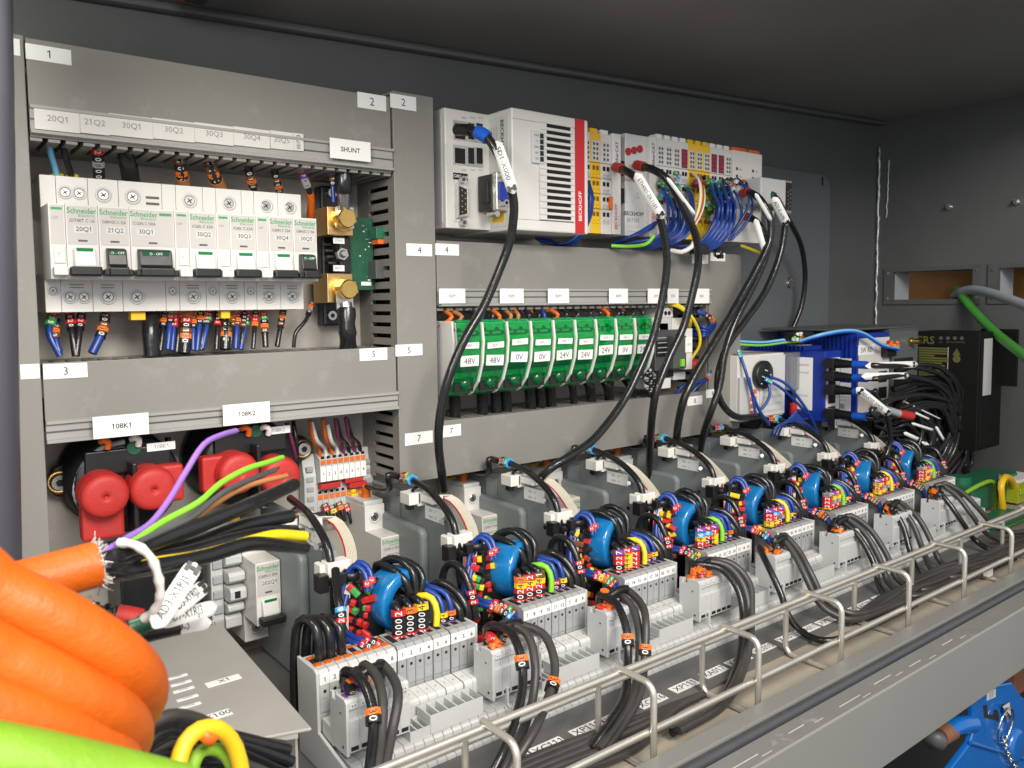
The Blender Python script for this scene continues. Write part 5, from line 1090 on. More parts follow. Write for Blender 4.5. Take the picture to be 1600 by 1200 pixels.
# ------------------------------------------------------------------ black cables from the plugs into the basket
def fr(*p): return p
front = [
 [[(540, 1049), (562, 1058), (581, 1101), (583, 1146), (578, 1195), (570, 1260)], [(570, 1039), (589, 1058), (598, 1097), (596, 1146), (590, 1195), (582, 1260)], [(596, 1037), (615, 1060), (622, 1090), (612, 1146), (602, 1195), (592, 1260)]],
 [[(765, 978), (795, 985), (812, 1019), (817, 1064), (808, 1115), (785, 1175), (755, 1235)], [(790, 974), (823, 990), (836, 1037), (832, 1094), (815, 1146), (790, 1195), (770, 1240)], [(812, 976), (847, 989), (864, 1022), (866, 1060), (851, 1105), (832, 1146), (795, 1205)]],
 [[(941, 930), (964, 945), (979, 985), (981, 1037), (976, 1086), (955, 1125), (925, 1170)], [(968, 927), (990, 953), (999, 996), (996, 1052), (987, 1092), (965, 1130), (935, 1172)], [(979, 921), (1001, 942), (1009, 970), (1007, 1034), (999, 1086), (975, 1130), (945, 1172)]],
 [[(1085, 882), (1125, 888), (1151, 917), (1161, 959), (1157, 1015), (1142, 1066), (1110, 1112), (1050, 1145)], [(1094, 878), (1134, 883), (1161, 914), (1170, 959), (1166, 1010), (1151, 1060), (1122, 1105), (1060, 1142)], [(1102, 875), (1142, 880), (1170, 910), (1174, 950), (1172, 1000), (1160, 1050), (1132, 1100), (1070, 1138)]],
 [[(1187, 858), (1200, 884), (1219, 925), (1234, 966), (1260, 992), (1297, 1001), (1345, 985), (1430, 945)], [(1220, 840), (1241, 866), (1260, 903), (1277, 938), (1303, 960), (1342, 967), (1420, 938)], [(1226, 836), (1249, 862), (1268, 898), (1286, 932), (1312, 952), (1350, 958), (1430, 930)]],
 [[(1312, 813), (1342, 839), (1365, 880), (1374, 917), (1393, 936), (1427, 938), (1490, 912)], [(1318, 808), (1350, 832), (1374, 872), (1388, 910), (1410, 927), (1440, 930), (1505, 903)], [(1330, 806), (1360, 828), (1385, 866), (1400, 902), (1424, 918), (1455, 920), (1515, 897)]],
 [[(1388, 791), (1410, 820), (1425, 872), (1441, 903), (1470, 917), (1520, 902), (1585, 873)], [(1398, 786), (1424, 815), (1441, 856), (1455, 888), (1484, 902), (1530, 893), (1600, 862)], [(1405, 784), (1435, 810), (1455, 846), (1470, 878), (1500, 890), (1545, 882), (1610, 852)]],
 [[(1460, 762), (1480, 783), (1503, 815), (1525, 845), (1560, 860), (1620, 840), (1680, 810)], [(1468, 757), (1495, 775), (1518, 804), (1540, 832), (1575, 845), (1630, 825), (1690, 795)], [(1476, 755), (1504, 770), (1530, 796), (1555, 822), (1590, 832), (1640, 812), (1700, 780)]]]
YY = [-226, -240, -254, -264, -276, -288, -292, -294]
for k in range(8):
    for i in range(3):
        p = front[k][i]; P3 = []
        for j, (u, v) in enumerate(p):
            c = at(u, v, YY[j])
            if c.z < -258.5: c = atZ(u, v, -258.5 + (i % 2) * 2)
            P3.append(c)
        s_ = V((193 + PIT * k + 11 * i, -224, -214)); P3 = [s_, (s_ + P3[0]) / 2 + V((0, 2, 3))] + P3
        mk = [(52 + 6 * i, [3, 0], 8.2, 3.6)] if (k, i) in ((0, 0), (1, 2), (2, 0), (2, 2), (1, 0)) else ()
        wire(P3, 2.75, 'dusty_cable' if i != 0 else 'black_cable', 'black cable arching from the %s pale plug into the wire basket, %s of three' % (ORD[k], ('left', 'middle', 'right')[i]), 'cable', 'cable', 'cables from the pale plugs into the basket', n=10, marks=mk)
    c = V((195 + PIT * k, -227, -207)); t = Thing('marker_bundle', 'orange and red tags bunched on the cables of the %s pale plug' % ORD[k], 'marker bundle', c, 'tags on the pale plugs')
    for j in range(13):
        p = V((rk.uniform(-6, 7), rk.uniform(-7, 2), rk.uniform(-7, 6))); ax = V((rk.uniform(-.4, .6), rk.uniform(-.6, .2), 1)).normalized(); yv = EY; yv = (yv - ax * ax.dot(yv)).normalized(); xv = yv.cross(ax)
        mm = Matrix((xv, yv, ax)).transposed().to_4x4(); mm.translation = p * S
        o = link('wire_marker', marker_mesh(rk.choice((3, 3, 2, 3, 0, 7)) if k < 4 else rk.choice((3, 0, 3, 1, 0)), 5.6, 4), t.o); o.matrix_local = mm
    b = MB(); b.tube(spline([V((195 + PIT * k, -230, -203)), V((205 + PIT * k, -231, -200)), V((215 + PIT * k, -228, -202))], 2), 2.6, 'black_plastic', 8); single('cable_tie', b, 'black tie across the three cables on the %s pale plug' % ORD[k], 'cable tie', (205 + PIT * k, -230, -202), 'ties on the pale plugs')

# ------------------------------------------------------------------ wire basket
t = Thing('cable_basket', 'long zinc wire cable basket running along the front sill', 'cable basket', (500, -300, ZF))
def rod(pts, r=2.1): b = MB(); b.tube(pts, r, 'zinc_wire', 10); return b
for (y, z) in ((-299, -214.4), (-279, -232), (-322.6, -240), (-317.5, -244.6), (-300, -258.6)):
    t.part('long_wire', rod([(60, y, z), (300, y, z), (600, y, z), (1190, y, z)], 1.9))
for i in range(-2, 8):
    x = 229.5 + 97.0 * (i + 1) + 3
    pts = []
    def arc(cy, cz_, a0, a1, rr_=7): return [V((x, cy + rr_ * math.cos(R(a)), cz_ + rr_ * math.sin(R(a)))) for a in range(a0, a1 + (1 if a1 > a0 else -1), 15 if a1 > a0 else -15)]
    pts = [V((x, -281.3, -229.5)), V((x, -281.3, -254))] + arc(-288.3, -255.7, 0, -90) + [V((x, -305, -262.7))] + arc(-318.6, -255.7, -90, -180) + [V((x, -325.6, -240))] + arc(-318.6, -219.2, 180, 90) + [V((x, -308, -212.2)), V((x, -297, -212))]
    t.part('cross_wire', rod(pts, 2.0))
b = MB(); p = atZ(1543, 893, -256); b.box(p.x - 5, p.x + 5, p.y - 3, p.y + 3, p.z - 4, p.z + 4, 'nylon_white'); single('tray_label', b, 'small pale tag clipped to the wire basket near the right', 'tag', p, bevel=.5)
# floor labels behind the basket
for (u, v, s) in ((805, 1192, 'XC112'), (856, 1166, 'XC111'), (917, 1138, 'XP110'), (966, 1118, 'XC117'), (1018, 1096, 'XC116'), (1069, 1072, 'XP111'), (1115, 1050, 'XA017'), (1154, 1032, 'XC013'), (1192, 1014, 'XC015'), (1231, 996, 'XA012'), (1262, 983, 'XA011'), (1292, 970, 'XP018'), (1326, 956, 'XA217'), (1353, 944, 'XC216'), (1378, 932, 'XP211')):
    p = atZ(u, v, ZF + 2.7); b = MB(); b.obox(p, EX, EY, EZ, 24, 8.6, .3, 'sticker'); b.text(s, p + EZ * .3, EX, EY, 5.6, 'ink'); single('floor_label', b, 'white sticker reading %s on the dark plate behind the basket' % s, 'label', p, 'plug labels on the dark plate')
rr = random.Random(77)
for i in range(12):                             # loose black cables lying in the basket
    if i < 6: P3 = [atZ(1100 - i * 12, 1085 + i * 5, -259), atZ(1000, 1120 + i * 9 + rr.uniform(-4, 4), -259), atZ(880, 1165 + i * 10, -259), atZ(760, 1215 + i * 10, -259)]
    else: P3 = [atZ(1290 + i * 6, 990 - i * 3, -260), atZ(1380 + rr.uniform(-10, 10), 935 + rr.uniform(-6, 10), -257), atZ(1470, 895 + rr.uniform(-12, 12), -256), atZ(1560, 862 + rr.uniform(-10, 14), -256), atZ(1660, 820 + rr.uniform(-10, 10), -256)]
    wire(P3, 2.7, 'dusty_cable', 'dusty black cable lying loose in the %s end of the wire basket' % ('near' if i < 6 else 'far'), 'cable', 'cable', 'loose cables in the near end of the basket' if i < 6 else 'loose cables in the far end of the basket', n=8, step=8)

# ================================================================== long black cables of the controller row
BIG = 'thick black cables from the controller row'
def tagstrip(u0, v0, u1, v1, Y0, Y1, s, lab, w_=9.5, grp='white cable tags', bow=0, rev=False, loop=True, D=False, th=3.4):
    a, b_ = (atD(u0, v0, Y0), atD(u1, v1, Y1)) if D else (at(u0, v0, Y0), at(u1, v1, Y1))
    ax = (b_ - a).normalized(); L = (b_ - a).length; vw = ((a + b_) / 2 - CAM).normalized(); n = -(vw - ax * ax.dot(vw)).normalized(); up = n.cross(ax)
    t = Thing('cable_tag', lab, 'cable tag', a, grp); b = MB(); N = 14; half = w_ / 2; front_, back = [], []
    for i in range(N + 1):
        f = i / N; e = min(f, 1 - f) * L; hw = half * min(1, math.sqrt(max(0.02, 1 - (1 - min(1, e / half)) ** 2)))
        c = a.lerp(b_, f) + n * (bow * 4 * f * (1 - f)); front_ += [c + up * hw + n * .3, c - up * hw + n * .3]; back += [c + up * hw - n * .3, c - up * hw - n * .3]
    M = 2 * (N + 1); fs = []
    for i in range(N):
        p = 2 * i; fs += [(p, p + 1, p + 3, p + 2), (M + p + 2, M + p + 3, M + p + 1, M + p), (p, p + 2, M + p + 2, M + p), (p + 3, p + 1, M + p + 1, M + p + 3)]
    b.add(front_ + back, fs, 'sticker', True); t.part('strip', b)
    if loop:
        for f in ((.1, .9) if loop == 2 else (.9,)):
            b = MB(); c = a.lerp(b_, f) + n * (bow * 4 * f * (1 - f) + .5)
            for o in (-.28, 0, .28): b.obox(c + up * (w_ * o), ax, up, n, w_ * (.5 if o else .2), w_ * .26, .8, 'black_plastic')
            t.part('slot_knot', b)
    if s:
        b = MB(); c = a.lerp(b_, .44) + n * (bow + .35); d_, u_ = (ax, up) if not rev else (-ax, -up); b.text(s, c, d_, u_, th, 'ink', width=L * .62); t.part('lettering', b)
    return t
wire(px((715, 203, -90), (728, 203, -104), (745, 206, -114), (762, 216, -122), (778, 240, -128), (791, 268, -130), (800, 300, -130), (803, 330, -128), (797, 375, -122), (781, 420, -116), (756, 478, -112), (726, 530, -110), (701, 590, -108), (689, 640, -104), (685, 690, -100), (690, 738, -92), (694, 765, -80)), 3.5, 'black_cable', 'black cable from the upper socket of the controller down past the green fuse holders', 'cable', 'cable', BIG, n=12,
     tip=[('plug_boot', 0, .055, 4.6, 'black_plastic'), ('blue_sleeve', .07, .105, 5.2, 'blue_sleeve')])
tagstrip(775, 220, 803, 303, -128, -138, 'SD1-X000', 'white tag on the cable in front of the red striped controller', 8.5, bow=3)
wire(px((962, 261, -72), (972, 264, -88), (990, 275, -106), (1008, 292, -118), (1026, 325, -124), (1037, 365, -124), (1042, 410, -122), (1036, 460, -118), (1022, 520, -114), (1000, 575, -112), (972, 630, -112), (930, 684, -114), (890, 713, -116), (860, 732, -112), (838, 756, -100), (826, 790, -84)), 3.6, 'black_cable', 'black cable from the left red sleeve sweeping down across the right fuse holders', 'cable', 'cable', BIG, n=12,
     tip=[('red_sleeve', .0, .05, 4.6, 'red_rubber')])
tagstrip(993, 270, 1036, 342, -120, -132, 'ETH001-EK1101', 'white tag on the black cable with the left red sleeve', 8.5, bow=3)
wire(px((995, 258, -72), (1003, 260, -84), (1020, 265, -100), (1040, 278, -112), (1058, 305, -120), (1075, 340, -124), (1088, 372, -122), (1091, 410, -118), (1083, 455, -114), (1068, 510, -110), (1045, 560, -108), (1026, 610, -106), (1019, 650, -100), (1016, 690, -88), (1014, 725, -74), (1012, 760, -60)), 3.7, 'black_cable', 'black cable from the right red sleeve passing over the motor breaker', 'cable', 'cable', BIG, n=12,
     tip=[('red_sleeve', .0, .055, 4.8, 'red_rubber')])
tagstrip(1042, 277, 1086, 336, -121, -127, '', 'white tag edge along the cable with the right red sleeve', 3.5, bow=2, loop=False)
wire(px((1160, 302, -76), (1170, 300, -88), (1188, 312, -104), (1203, 340, -112), (1203, 372, -112), (1190, 405, -110), (1160, 460, -106), (1125, 520, -104), (1092, 575, -102), (1070, 620, -100), (1060, 660, -92), (1056, 700, -78), (1054, 735, -60)), 3.9, 'black_cable', 'left one of three black cables falling beside the duct with sticker 8', 'cable', 'cable', BIG, n=12, tip=[('red_sleeve', 0, .04, 4.8, 'red_rubber')])
wire(px((1165, 338, -76), (1180, 345, -92), (1194, 365, -100), (1198, 395, -102), (1180, 440, -102), (1150, 500, -100), (1133, 550, -98), (1125, 600, -97), (1112, 640, -94), (1100, 675, -82), (1092, 715, -64)), 3.6, 'black_cable', 'middle one of three black cables beside the duct with sticker 8', 'cable', 'cable', BIG, n=12, tip=[('red_sleeve', 0, .04, 4.6, 'red_rubber')])
wire(px((1190, 305, -80), (1205, 305, -90), (1218, 318, -98), (1226, 350, -100), (1218, 400, -98), (1196, 455, -96), (1165, 500, -94), (1137, 540, -92), (1123, 580, -92), (1122, 615, -92), (1135, 640, -92), (1155, 652, -90), (1185, 650, -84)), 3.6, 'black_cable', 'black cable with green sleeve curling round to the right above the drives', 'cable', 'cable', BIG, n=12, tip=[('green_sleeve', 0, .04, 4.8, 'pcb_green')])
wire(px((1222, 330, -60), (1236, 350, -50), (1252, 385, -36), (1258, 430, -24), (1253, 475, -18), (1238, 515, -14)), 3.2, 'black_cable', 'black cable curving along the painted plate towards the blue switches', 'cable', 'cable', BIG, n=12)
tagstrip(1208, 308, 1230, 352, -108, -110, 'AD2-EL6695', 'white tag on the green sleeved cable next to the grey serial plug', 9.5, bow=2)
tagstrip(1180, 302, 1205, 345, -112, -115, '', 'white tag edge on the upper cable left of the grey serial plug', 4, bow=2, loop=False)
tagstrip(1180, 342, 1196, 396, -106, -108, '', 'narrow white tag hanging under the last white module', 6, bow=2)
# blue wire bundles below the terminals
rr = random.Random(91); GB = 'blue wires looping under the I/O terminals'
def blue(pts, lab, r=1.55, k='wire_blue', mk=()): wire(px(*pts), r, k, lab, group=GB, marks=mk, step=5)
for i in range(10):                             # left bundle, then the wider right bundle: nested arcs
    a = i / 9; jt = rr.uniform(-2, 2)
    blue([(1036 + 40 * a + jt, 290 + (i % 4) * 7, -68), (1040 + 42 * a, 304 + (i % 4) * 6, -82), (1046 + 38 * a + jt, 330 + 6 * a, -90 - 6 * (i % 3)), (1042 + 34 * a, 356 + 8 * a, -90), (1024 + 26 * a, 372 + 9 * a, -82), (998 + 20 * a, 379 + 7 * a + jt, -72), (970 + 12 * a, 381 + 5 * a, -58)], 'blue wire in the left bundle under the I/O terminals', mk=[(2, rr.choice(([6, 5], [5, 5], [2, 0])), 4.8, 3.4)])
for i in range(15):
    a = i / 14; jt = rr.uniform(-1.5, 1.5)
    blue([(1106 + 30 * a + jt, 284 + (i % 4) * 8, -68), (1112 + 32 * a, 294 + (i % 4) * 7, -82), (1119 + 30 * a + jt, 322 + 4 * a, -92 - 5 * (i % 3)), (1113 + 30 * a, 352 + 6 * a, -96), (1098 + 22 * a, 374 + 11 * a, -90), (1078 + 14 * a, 383 + 9 * a + jt, -82), (1050 + 16 * a, 384 + 6 * a, -68), (1020 + 8 * a, 382 + 4 * a, -58)], 'blue wire in the right bundle under the I/O terminals', mk=[(2, rr.choice(([6, 5], [5, 8], [5, 5], [5, 6])), 4.8, 3.4)])
for i, pts in enumerate([[(1160, 282, -72), (1172, 300, -84), (1176, 325, -88), (1165, 350, -84), (1143, 374, -76)], [(1140, 290, -72), (1155, 312, -84), (1158, 340, -84), (1143, 366, -76)], [(1150, 280, -72), (1166, 295, -86), (1170, 318, -90), (1156, 348, -86), (1138, 376, -78)]]):
    blue(pts, 'blue wire bowed out before the white modules, ' + ('outer', 'inner', 'middle')[i] + ' loop', 1.5, mk=[(3, [[3, 0], [0, 9], [0, 0]][i], 5.4, 3.4)])
for i in range(5):
    blue([(919, 272 + i * 3, -62), (922 + i, 310, -70), (918, 350, -66), (905 - i * 4, 374 + i, -58), (880 - i * 3, 384 - i, -50), (845 + i * 4, 376, -44), (838, 372, -40)], 'blue wire hanging under the controller below the red stripe, strand %s' % ORD[i], 1.5)
for i in range(7):
    blue([(1030 - i * 2, 345 + i * 2, -78), (1016 - i * 2, 352 + i * 2, -80), (1000 - i * 3, 362 + i * 1.5, -74), (975 - i, 376, -64), (955, 382, -52)], 'blue wire running left beneath the bus coupler, strand %s' % ORD[i], 1.4)
for i, (k, n_) in enumerate((('white_wire', 'white'), ('yellow_wire', 'yellow'), ('red_rubber', 'red'), ('brown_wire', 'brown'), ('white_wire', 'second white'))):
    wire(px((1082 + i * 3, 270 + i * 5, -68), (1092 + i * 2, 282 + i * 4, -86), (1094 + i, 310 + i * 4, -92), (1085 - i, 345 + i * 3, -90), (1065 - i * 3, 370 + i, -82), (1045 - i * 3, 378, -70)), 1.3, k, n_ + ' wire bending down before the yellow terminals', group='thin wires before the yellow terminals', step=5)
wire(px((955, 384, -66), (985, 385, -76), (1010, 381, -80), (1022, 368, -82)), 1.8, 'green_wire', 'green and yellow earth wire under the bus coupler')
wire(px((1048, 391, -74), (1065, 394, -84), (1080, 386, -90), (1084, 378, -90)), 2.4, 'white_wire', 'thick white wire end under the blue bundle')
wire(px((1158, 384, -70), (1172, 389, -80), (1190, 396, -94), (1197, 402, -98)), 1.6, 'yellow_wire', 'yellow and green earth wire under the last white module')
rr = random.Random(19)
t = Thing('marker_bundle', 'cluster of red, violet and orange markers below the yellow terminals', 'marker bundle', at(1095, 285, -75))
def scatter(t, u0, v0, u1, v1, Y0, Y1, n, pal, w_=4.4, L_=3.2):
    for j in range(n):
        p = at(rr.uniform(u0, u1), rr.uniform(v0, v1), rr.uniform(Y0, Y1)); ax = V((rr.uniform(-.5, .5), rr.uniform(-.8, .2), rr.uniform(.3, 1))).normalized(); yv = (EY - ax * ax.y).normalized(); xv = yv.cross(ax)
        mm = Matrix((xv, yv, ax)).transposed().to_4x4(); mm.translation = (p - t.loc) * S; o = link('wire_marker', marker_mesh(rr.choice(pal), w_, L_), t.o); o.matrix_local = mm
scatter(t, 1086, 277, 1102, 296, -70, -82, 16, [2, 7, 3, 0, 2])
t = Thing('marker_bundle', 'cluster of pale green and grey markers between the blue wire loops', 'marker bundle', at(1110, 310, -75)); scatter(t, 1102, 280, 1124, 375, -70, -82, 34, [5, 8, 6, 5, 1, 5])
t = Thing('marker_bundle', 'cluster of red, orange and green markers right of the bus coupler', 'marker bundle', at(1045, 300, -75)); scatter(t, 1030, 268, 1062, 312, -69, -78, 26, [2, 3, 5, 0, 5, 6])
t = Thing('marker_bundle', 'cluster of orange and dark markers below the last slim terminals', 'marker bundle', at(1140, 285, -75)); scatter(t, 1132, 280, 1152, 292, -69, -78, 12, [3, 0, 0, 9])
b = MB(); c = at(1095, 388, -84); b.box(c.x - 14, c.x + 6, c.y - 6, c.y + 4, c.z - 6, c.z + 4, 'black_plastic'); single('cable_tie', b, 'black tie round the lowest blue wires over sticker 6', 'cable tie', c, bevel=1)
b = MB(); c = at(1122, 395, -84); b.lathe(c, EX, [(5, -2), (5, 2), (4, 2), (4, -2)], 'black_plastic', 14, closed=True); b.box(c.x - 2, c.x + 3, c.y - 5, c.y, c.z - 6, c.z - 2, 'black_plastic'); single('cable_tie', b, 'black tie under the blue bundle at the right end', 'cable tie', c)

# ================================================================== devices on the right
def rz(zx, zy): return 1130 + zx / 5.333, 500 + zy / 5.333
def r3(zx, zy, Y): return at(*rz(zx, zy), Y)
t = Thing('io_block', 'white I/O block with round black plug and orange contacts beside the blue switch', 'I/O block', r3(310, 780, -60))
a = r3(122, 300, -72); c = r3(500, 790, -72); b = MB(); b.box(a.x, c.x, -72, -4, c.z, a.z, 'white_plastic'); b.box(a.x + 40, c.x, -74, -72, c.z + 2, a.z - 2, 'grey_white'); t.part('housing', b, 1)
b = MB(); b.box(a.x - .1, a.x + 18, -76, -72.05, c.z, a.z - 24, 'terminal_grey'); t.part('rail_foot', b, .8)
p = r3(330, 455, -76); b = MB(); b.lathe((p.x, -74, p.z), -EY, [(0, 0), (16, 0), (16, 5), (14, 6), (0, 6)], 'black_plastic', 30)
for i in range(8): b.box(p.x - 9 + (i * 5) % 18, p.x - 7 + (i * 5) % 18, -80.4, -80, p.z - 10 + (i * 7) % 20, p.z - 9 + (i * 7) % 20, 'white_ink')
t.part('round_plug', b)
rr = random.Random(4)
for r_i in range(4):
    for c_i in range(9):
        q = V((a.x + 46 + c_i * (c.x - a.x - 50) / 9, -74.1, c.z + 8 + r_i * 8)); b = MB(); b.cyl(q, q + V((0, -.3, 0)), 1.9, 'terminal_grey', n=10); t.part('contact', b)
for r_i in range(4):
    for c_i in range(3):
        q = V((a.x + 22 + c_i * 5, -73.4, c.z + 8 + r_i * 8)); b = MB(); b.box(q.x - 1.8, q.x + 1.8, q.y, q.y + 1.3, q.z - 2.4, q.z + 2.4, 'orange_plastic'); t.part('lever', b, .3)
b = MB(); x_, z_ = r3(540, 300, -72).x, a.z; b.box(c.x + .2, c.x + 22, -80, -40, z_ - 44, z_, 'clear_plastic'); t.part('clear_cover', b, 1)
b = MB(); b.cyl((c.x + 14, -76, z_ - 46), (c.x + 14, -76, z_ - 84), 3, 'black_plastic'); b.cyl((c.x + 14, -76, z_ - 60), (c.x + 14, -76, z_ - 74), 4.5, 'red_plastic'); t.part('cable_entry', b)
# first blue switch
YF1 = -112; X1 = r3(845, 500, YF1).x; zt1 = r3(845, 262, YF1).z; zb1 = r3(840, 850, YF1).z
t = Thing('network_switch', 'blue ribbed network switch with white data sheet on its left side', 'network switch', (X1, -60, zb1), 'blue network switches')
b = MB(); b.box(X1, X1 + 34, YF1, -6, zb1, zt1, 'case_blue'); t.part('case', b, 1)
for i in range(15):
    b = MB(); y = -10 - i * 5.4; b.box(X1 - 1.6, X1 + 34, y - 1.5, y + 1.2, zt1 + .02, zt1 + 5, 'case_blue'); t.part('fin', b, .3)
ya_, yb_ = atX(*rz(590, 500), X1).y, atX(*rz(745, 500), X1).y; za_, zb__ = atX(*rz(660, 310), X1).z, atX(*rz(660, 745), X1).z
b = MB(); b.box(X1 - .3, X1 - .02, min(ya_, yb_), max(ya_, yb_), zb__, za_, 'sticker')
for i, s in enumerate(('INDUSTRIAL ETHERNET SWITCH', 'SWITCH 8 PORT', '', '', '24 V DC', '', 'MADE IN', 'GERMANY')):
    if s: b.text(s, (X1 - .32, (ya_ + yb_) / 2, za_ - 9 - i * 9), LX, LZ, 2.2, 'grey_ink', width=abs(ya_ - yb_) * .6)
t.part('data_sheet', b)
b = MB(); b.box(X1 + 3, X1 + 31, YF1 - .6, YF1 - .02, zb1 + 6, zt1 - 8, 'grey_white'); pf = t.part('port_panel', b)
for i in range(5): b = MB(); z = zt1 - 24 - i * 15.5; b.box(X1 + 7, X1 + 22, YF1 - .9, YF1 - .62, z - 6, z + 6, 'black_hole'); t.part('network_socket', b, parent=pf)
b = MB(); b.obox((X1 + 14, -70, zt1 + 5.1), EX, EY, EZ, 26, 16, .3, 'sticker'); b.text('SW MD', (X1 + 14, -70, zt1 + 5.4), EX, EY, 5, 'ink'); t.part('paper_label', b)
# second blue switch
X2 = r3(1115, 500, YF1).x; zt2_ = r3(1120, 115, YF1).z; zb2_ = zb1; X2 = max(X2, X1 + 36)
t = Thing('network_switch', 'taller blue finned network switch with grey front marked SW AD', 'network switch', (X2, -60, zb2_), 'blue network switches')
xr = r3(1378, 400, YF1).x
b = MB(); b.box(X2, xr, YF1, -6, zb2_, zt2_, 'case_blue'); t.part('case', b, 1)
for i in range(18):
    b = MB(); y = -12 - i * 5.4; b.box(X2 - 2.4, X2 - .02, y - 1.4, y + 1.4, zb2_ + 4, zt2_ - 3, 'case_blue'); t.part('fin', b, .3)
b = MB(); b.box(X2 + 2, xr - 1, YF1 - 1, YF1 - .02, zb2_ + 3, zt2_ - 6, 'warm_plate'); fp = t.part('front_plate', b, .3)
p0 = r3(1178, 250, YF1 - 1); b = MB(); b.obox((p0.x + 4, YF1 - 1.02, p0.z), WX, WZ, WN, 38, 12, .3, 'sticker'); b.text('SW AD', (p0.x + 4, YF1 - 1.34, p0.z), WX, WZ, 6, 'ink'); t.part('paper_label', b, parent=fp)
b = MB(); b.box(X2 - 2.9, X2 - 2.5, YF1 + 6, YF1 + 44, zb2_ + 6, zb2_ + 40, 'sticker')
for i in range(5): b.text('24VDC RJ45 100BASE-TX', (X2 - 2.95, YF1 + 25, zb2_ + 35 - i * 4.2), LX, LZ, 1.8, 'grey_ink')
for i in range(14): b.box(X2 - 3, X2 - 2.9, YF1 + 14 + i * 1.6, YF1 + 14.8 + i * 1.6, zb2_ + 8, zb2_ + 14, 'ink')
t.part('rating_label', b)
b = MB(); b.box(X2 - 2.9, X2 - 2.5, YF1 + 6, YF1 + 44, zt2_ - 50, zt2_ - 30, 'sticker'); t.part('rating_label', b)
for i in range(4): b = MB(); b.box(xr - 26, xr - 6, YF1 - 1.4, YF1 - 1.02, zt2_ - 62 - i * 20, zt2_ - 48 - i * 20, 'black_hole'); t.part('network_socket', b, parent=fp)
b = MB(); b.box(xr - 22, xr + 2, YF1 - 9, YF1 - 1.1, zt2_ - 30, zt2_ - 14, 'black_plastic'); t.part('terminal_plug', b, .5)
# dark radio device with brass antenna socket
X3 = xr + 3; x3r = at(1434, 560, YF1).x; zt3 = at(1425, 512, YF1).z
t = Thing('router', 'dark blue grey router with brass antenna socket, right of the blue switches', 'router', (X3, -60, zb2_))
b = MB(); b.box(X3, x3r, YF1, -6, zb2_, zt3, 'dark_grey'); b.box(X2 - 40, x3r + 1, YF1 + 2, -6, zt3 + .05, zt3 + 2.5, 'dark_grey'); t.part('case', b, .8)
for i in range(6): b = MB(); b.box(X3 - 1.4, X3 - .02, YF1 + 6, -14, zt3 - 20 - i * 11, zt3 - 15 - i * 11, 'black_plastic'); t.part('fin', b)
p = at(1421, 533, YF1); b = MB(); b.cyl((p.x, YF1, p.z), (p.x, YF1 - 4, p.z), 5.5, 'brass', n=6, smooth=False); b.cyl((p.x, YF1 - 4, p.z), (p.x, YF1 - 14, p.z), 3.6, 'brass', n=16); t.part('antenna_socket', b)
b = MB(); b.box(X3 + 3, x3r - 2, YF1 - .4, YF1 - .02, zb2_ + 4, zt3 - 4, 'plate_paint'); q = t.part('front_plate', b)
for i in range(3): b = MB(); b.box(X3 + 10, x3r - 14, YF1 - .8, YF1 - .42, zt3 - 52 - i * 26, zt3 - 38 - i * 26, 'black_hole'); t.part('network_socket', b, parent=q)
# black power supply with yellow print
XC = 1085; ya_, yb_ = atX(1424, 560, XC).y, atX(1530, 560, XC).y; zt4 = atX(1490, 519, XC).z; zb4 = zt4 - 150
t = Thing('power_supply', 'black power supply with olive yellow print at the right wall', 'power supply', (XC, ya_, zb4))
b = MB(); b.box(XC, XC + 70, yb_, ya_, zb4, zt4, 'shaded_black'); t.part('case', b, 1)
pp_ = lambda zx, zy: atX(1350 + zx / 4.8, 380 + zy / 4.8, XC)
b = MB(); c = pp_(457, 725); b.text('CRS', (XC - .1, c.y, c.z), LX, LZ, 10, 'olive_ink', bold=True); t.part('lettering', b)
for i in range(13):
    w_ = (1, 1, .95, .55, 1, 1, .8, .9, .45, 1, .85, 1, .9)[i]; a = pp_(410, 785 + i * 18); e = pp_(630, 785 + i * 18); b = MB(); b.box(XC - .2, XC - .05, a.y + (e.y - a.y) * w_, a.y, a.z - 1.1, a.z + 1.2, 'olive_ink'); t.part('printed_line', b)
a = pp_(632, 780); e = pp_(636, 1055); b = MB(); b.box(XC - .2, XC - .05, a.y - .5, a.y + .5, e.z, a.z, 'pale_ink'); t.part('printed_line', b)
for i in range(4): a = pp_(578 + i * 52, 712); b = MB(); b.cyl((XC - .05, a.y, a.z), (XC - .6, a.y, a.z), 2.4, 'dark_grey', n=12); t.part('indicator', b); 
for i, s in enumerate(('DC', 'OK', 'ALARM', 'LOAD')): a = pp_(578 + i * 52, 742); b = MB(); b.text(s, (XC - .1, a.y, a.z), LX, LZ, 2.2, 'olive_ink'); t.part('lettering', b)
a = pp_(695, 815); b = MB(); b.add([(XC - .2, a.y + 5, a.z - 4.4), (XC - .2, a.y - 5, a.z - 4.4), (XC - .2, a.y, a.z + 4.6)], [(0, 1, 2)], 'olive_ink'); b.text('!', (XC - .3, a.y, a.z - 1), LX, LZ, 5, 'ink'); t.part('warning_mark', b)
a = pp_(695, 868); b = MB(); b.cyl((XC - .05, a.y, a.z), (XC - .25, a.y, a.z), 4.6, 'olive_ink', n=20); b.text('i', (XC - .28, a.y, a.z), LX, LZ, 5, 'ink'); t.part('warning_mark', b)
b = MB(); b.box(XC + 3, XC + 66, yb_ - 1.2, yb_ - .02, zb4 + 4, zt4 - 4, 'shaded_black'); fr_ = t.part('front_plate', b, .5)
b = MB(); b.box(XC + 10, XC + 34, yb_ - 1.6, yb_ - 1.22, zt4 - 80, zt4 - 8, 'pale_ink'); t.part('silver_label', b, parent=fr_)
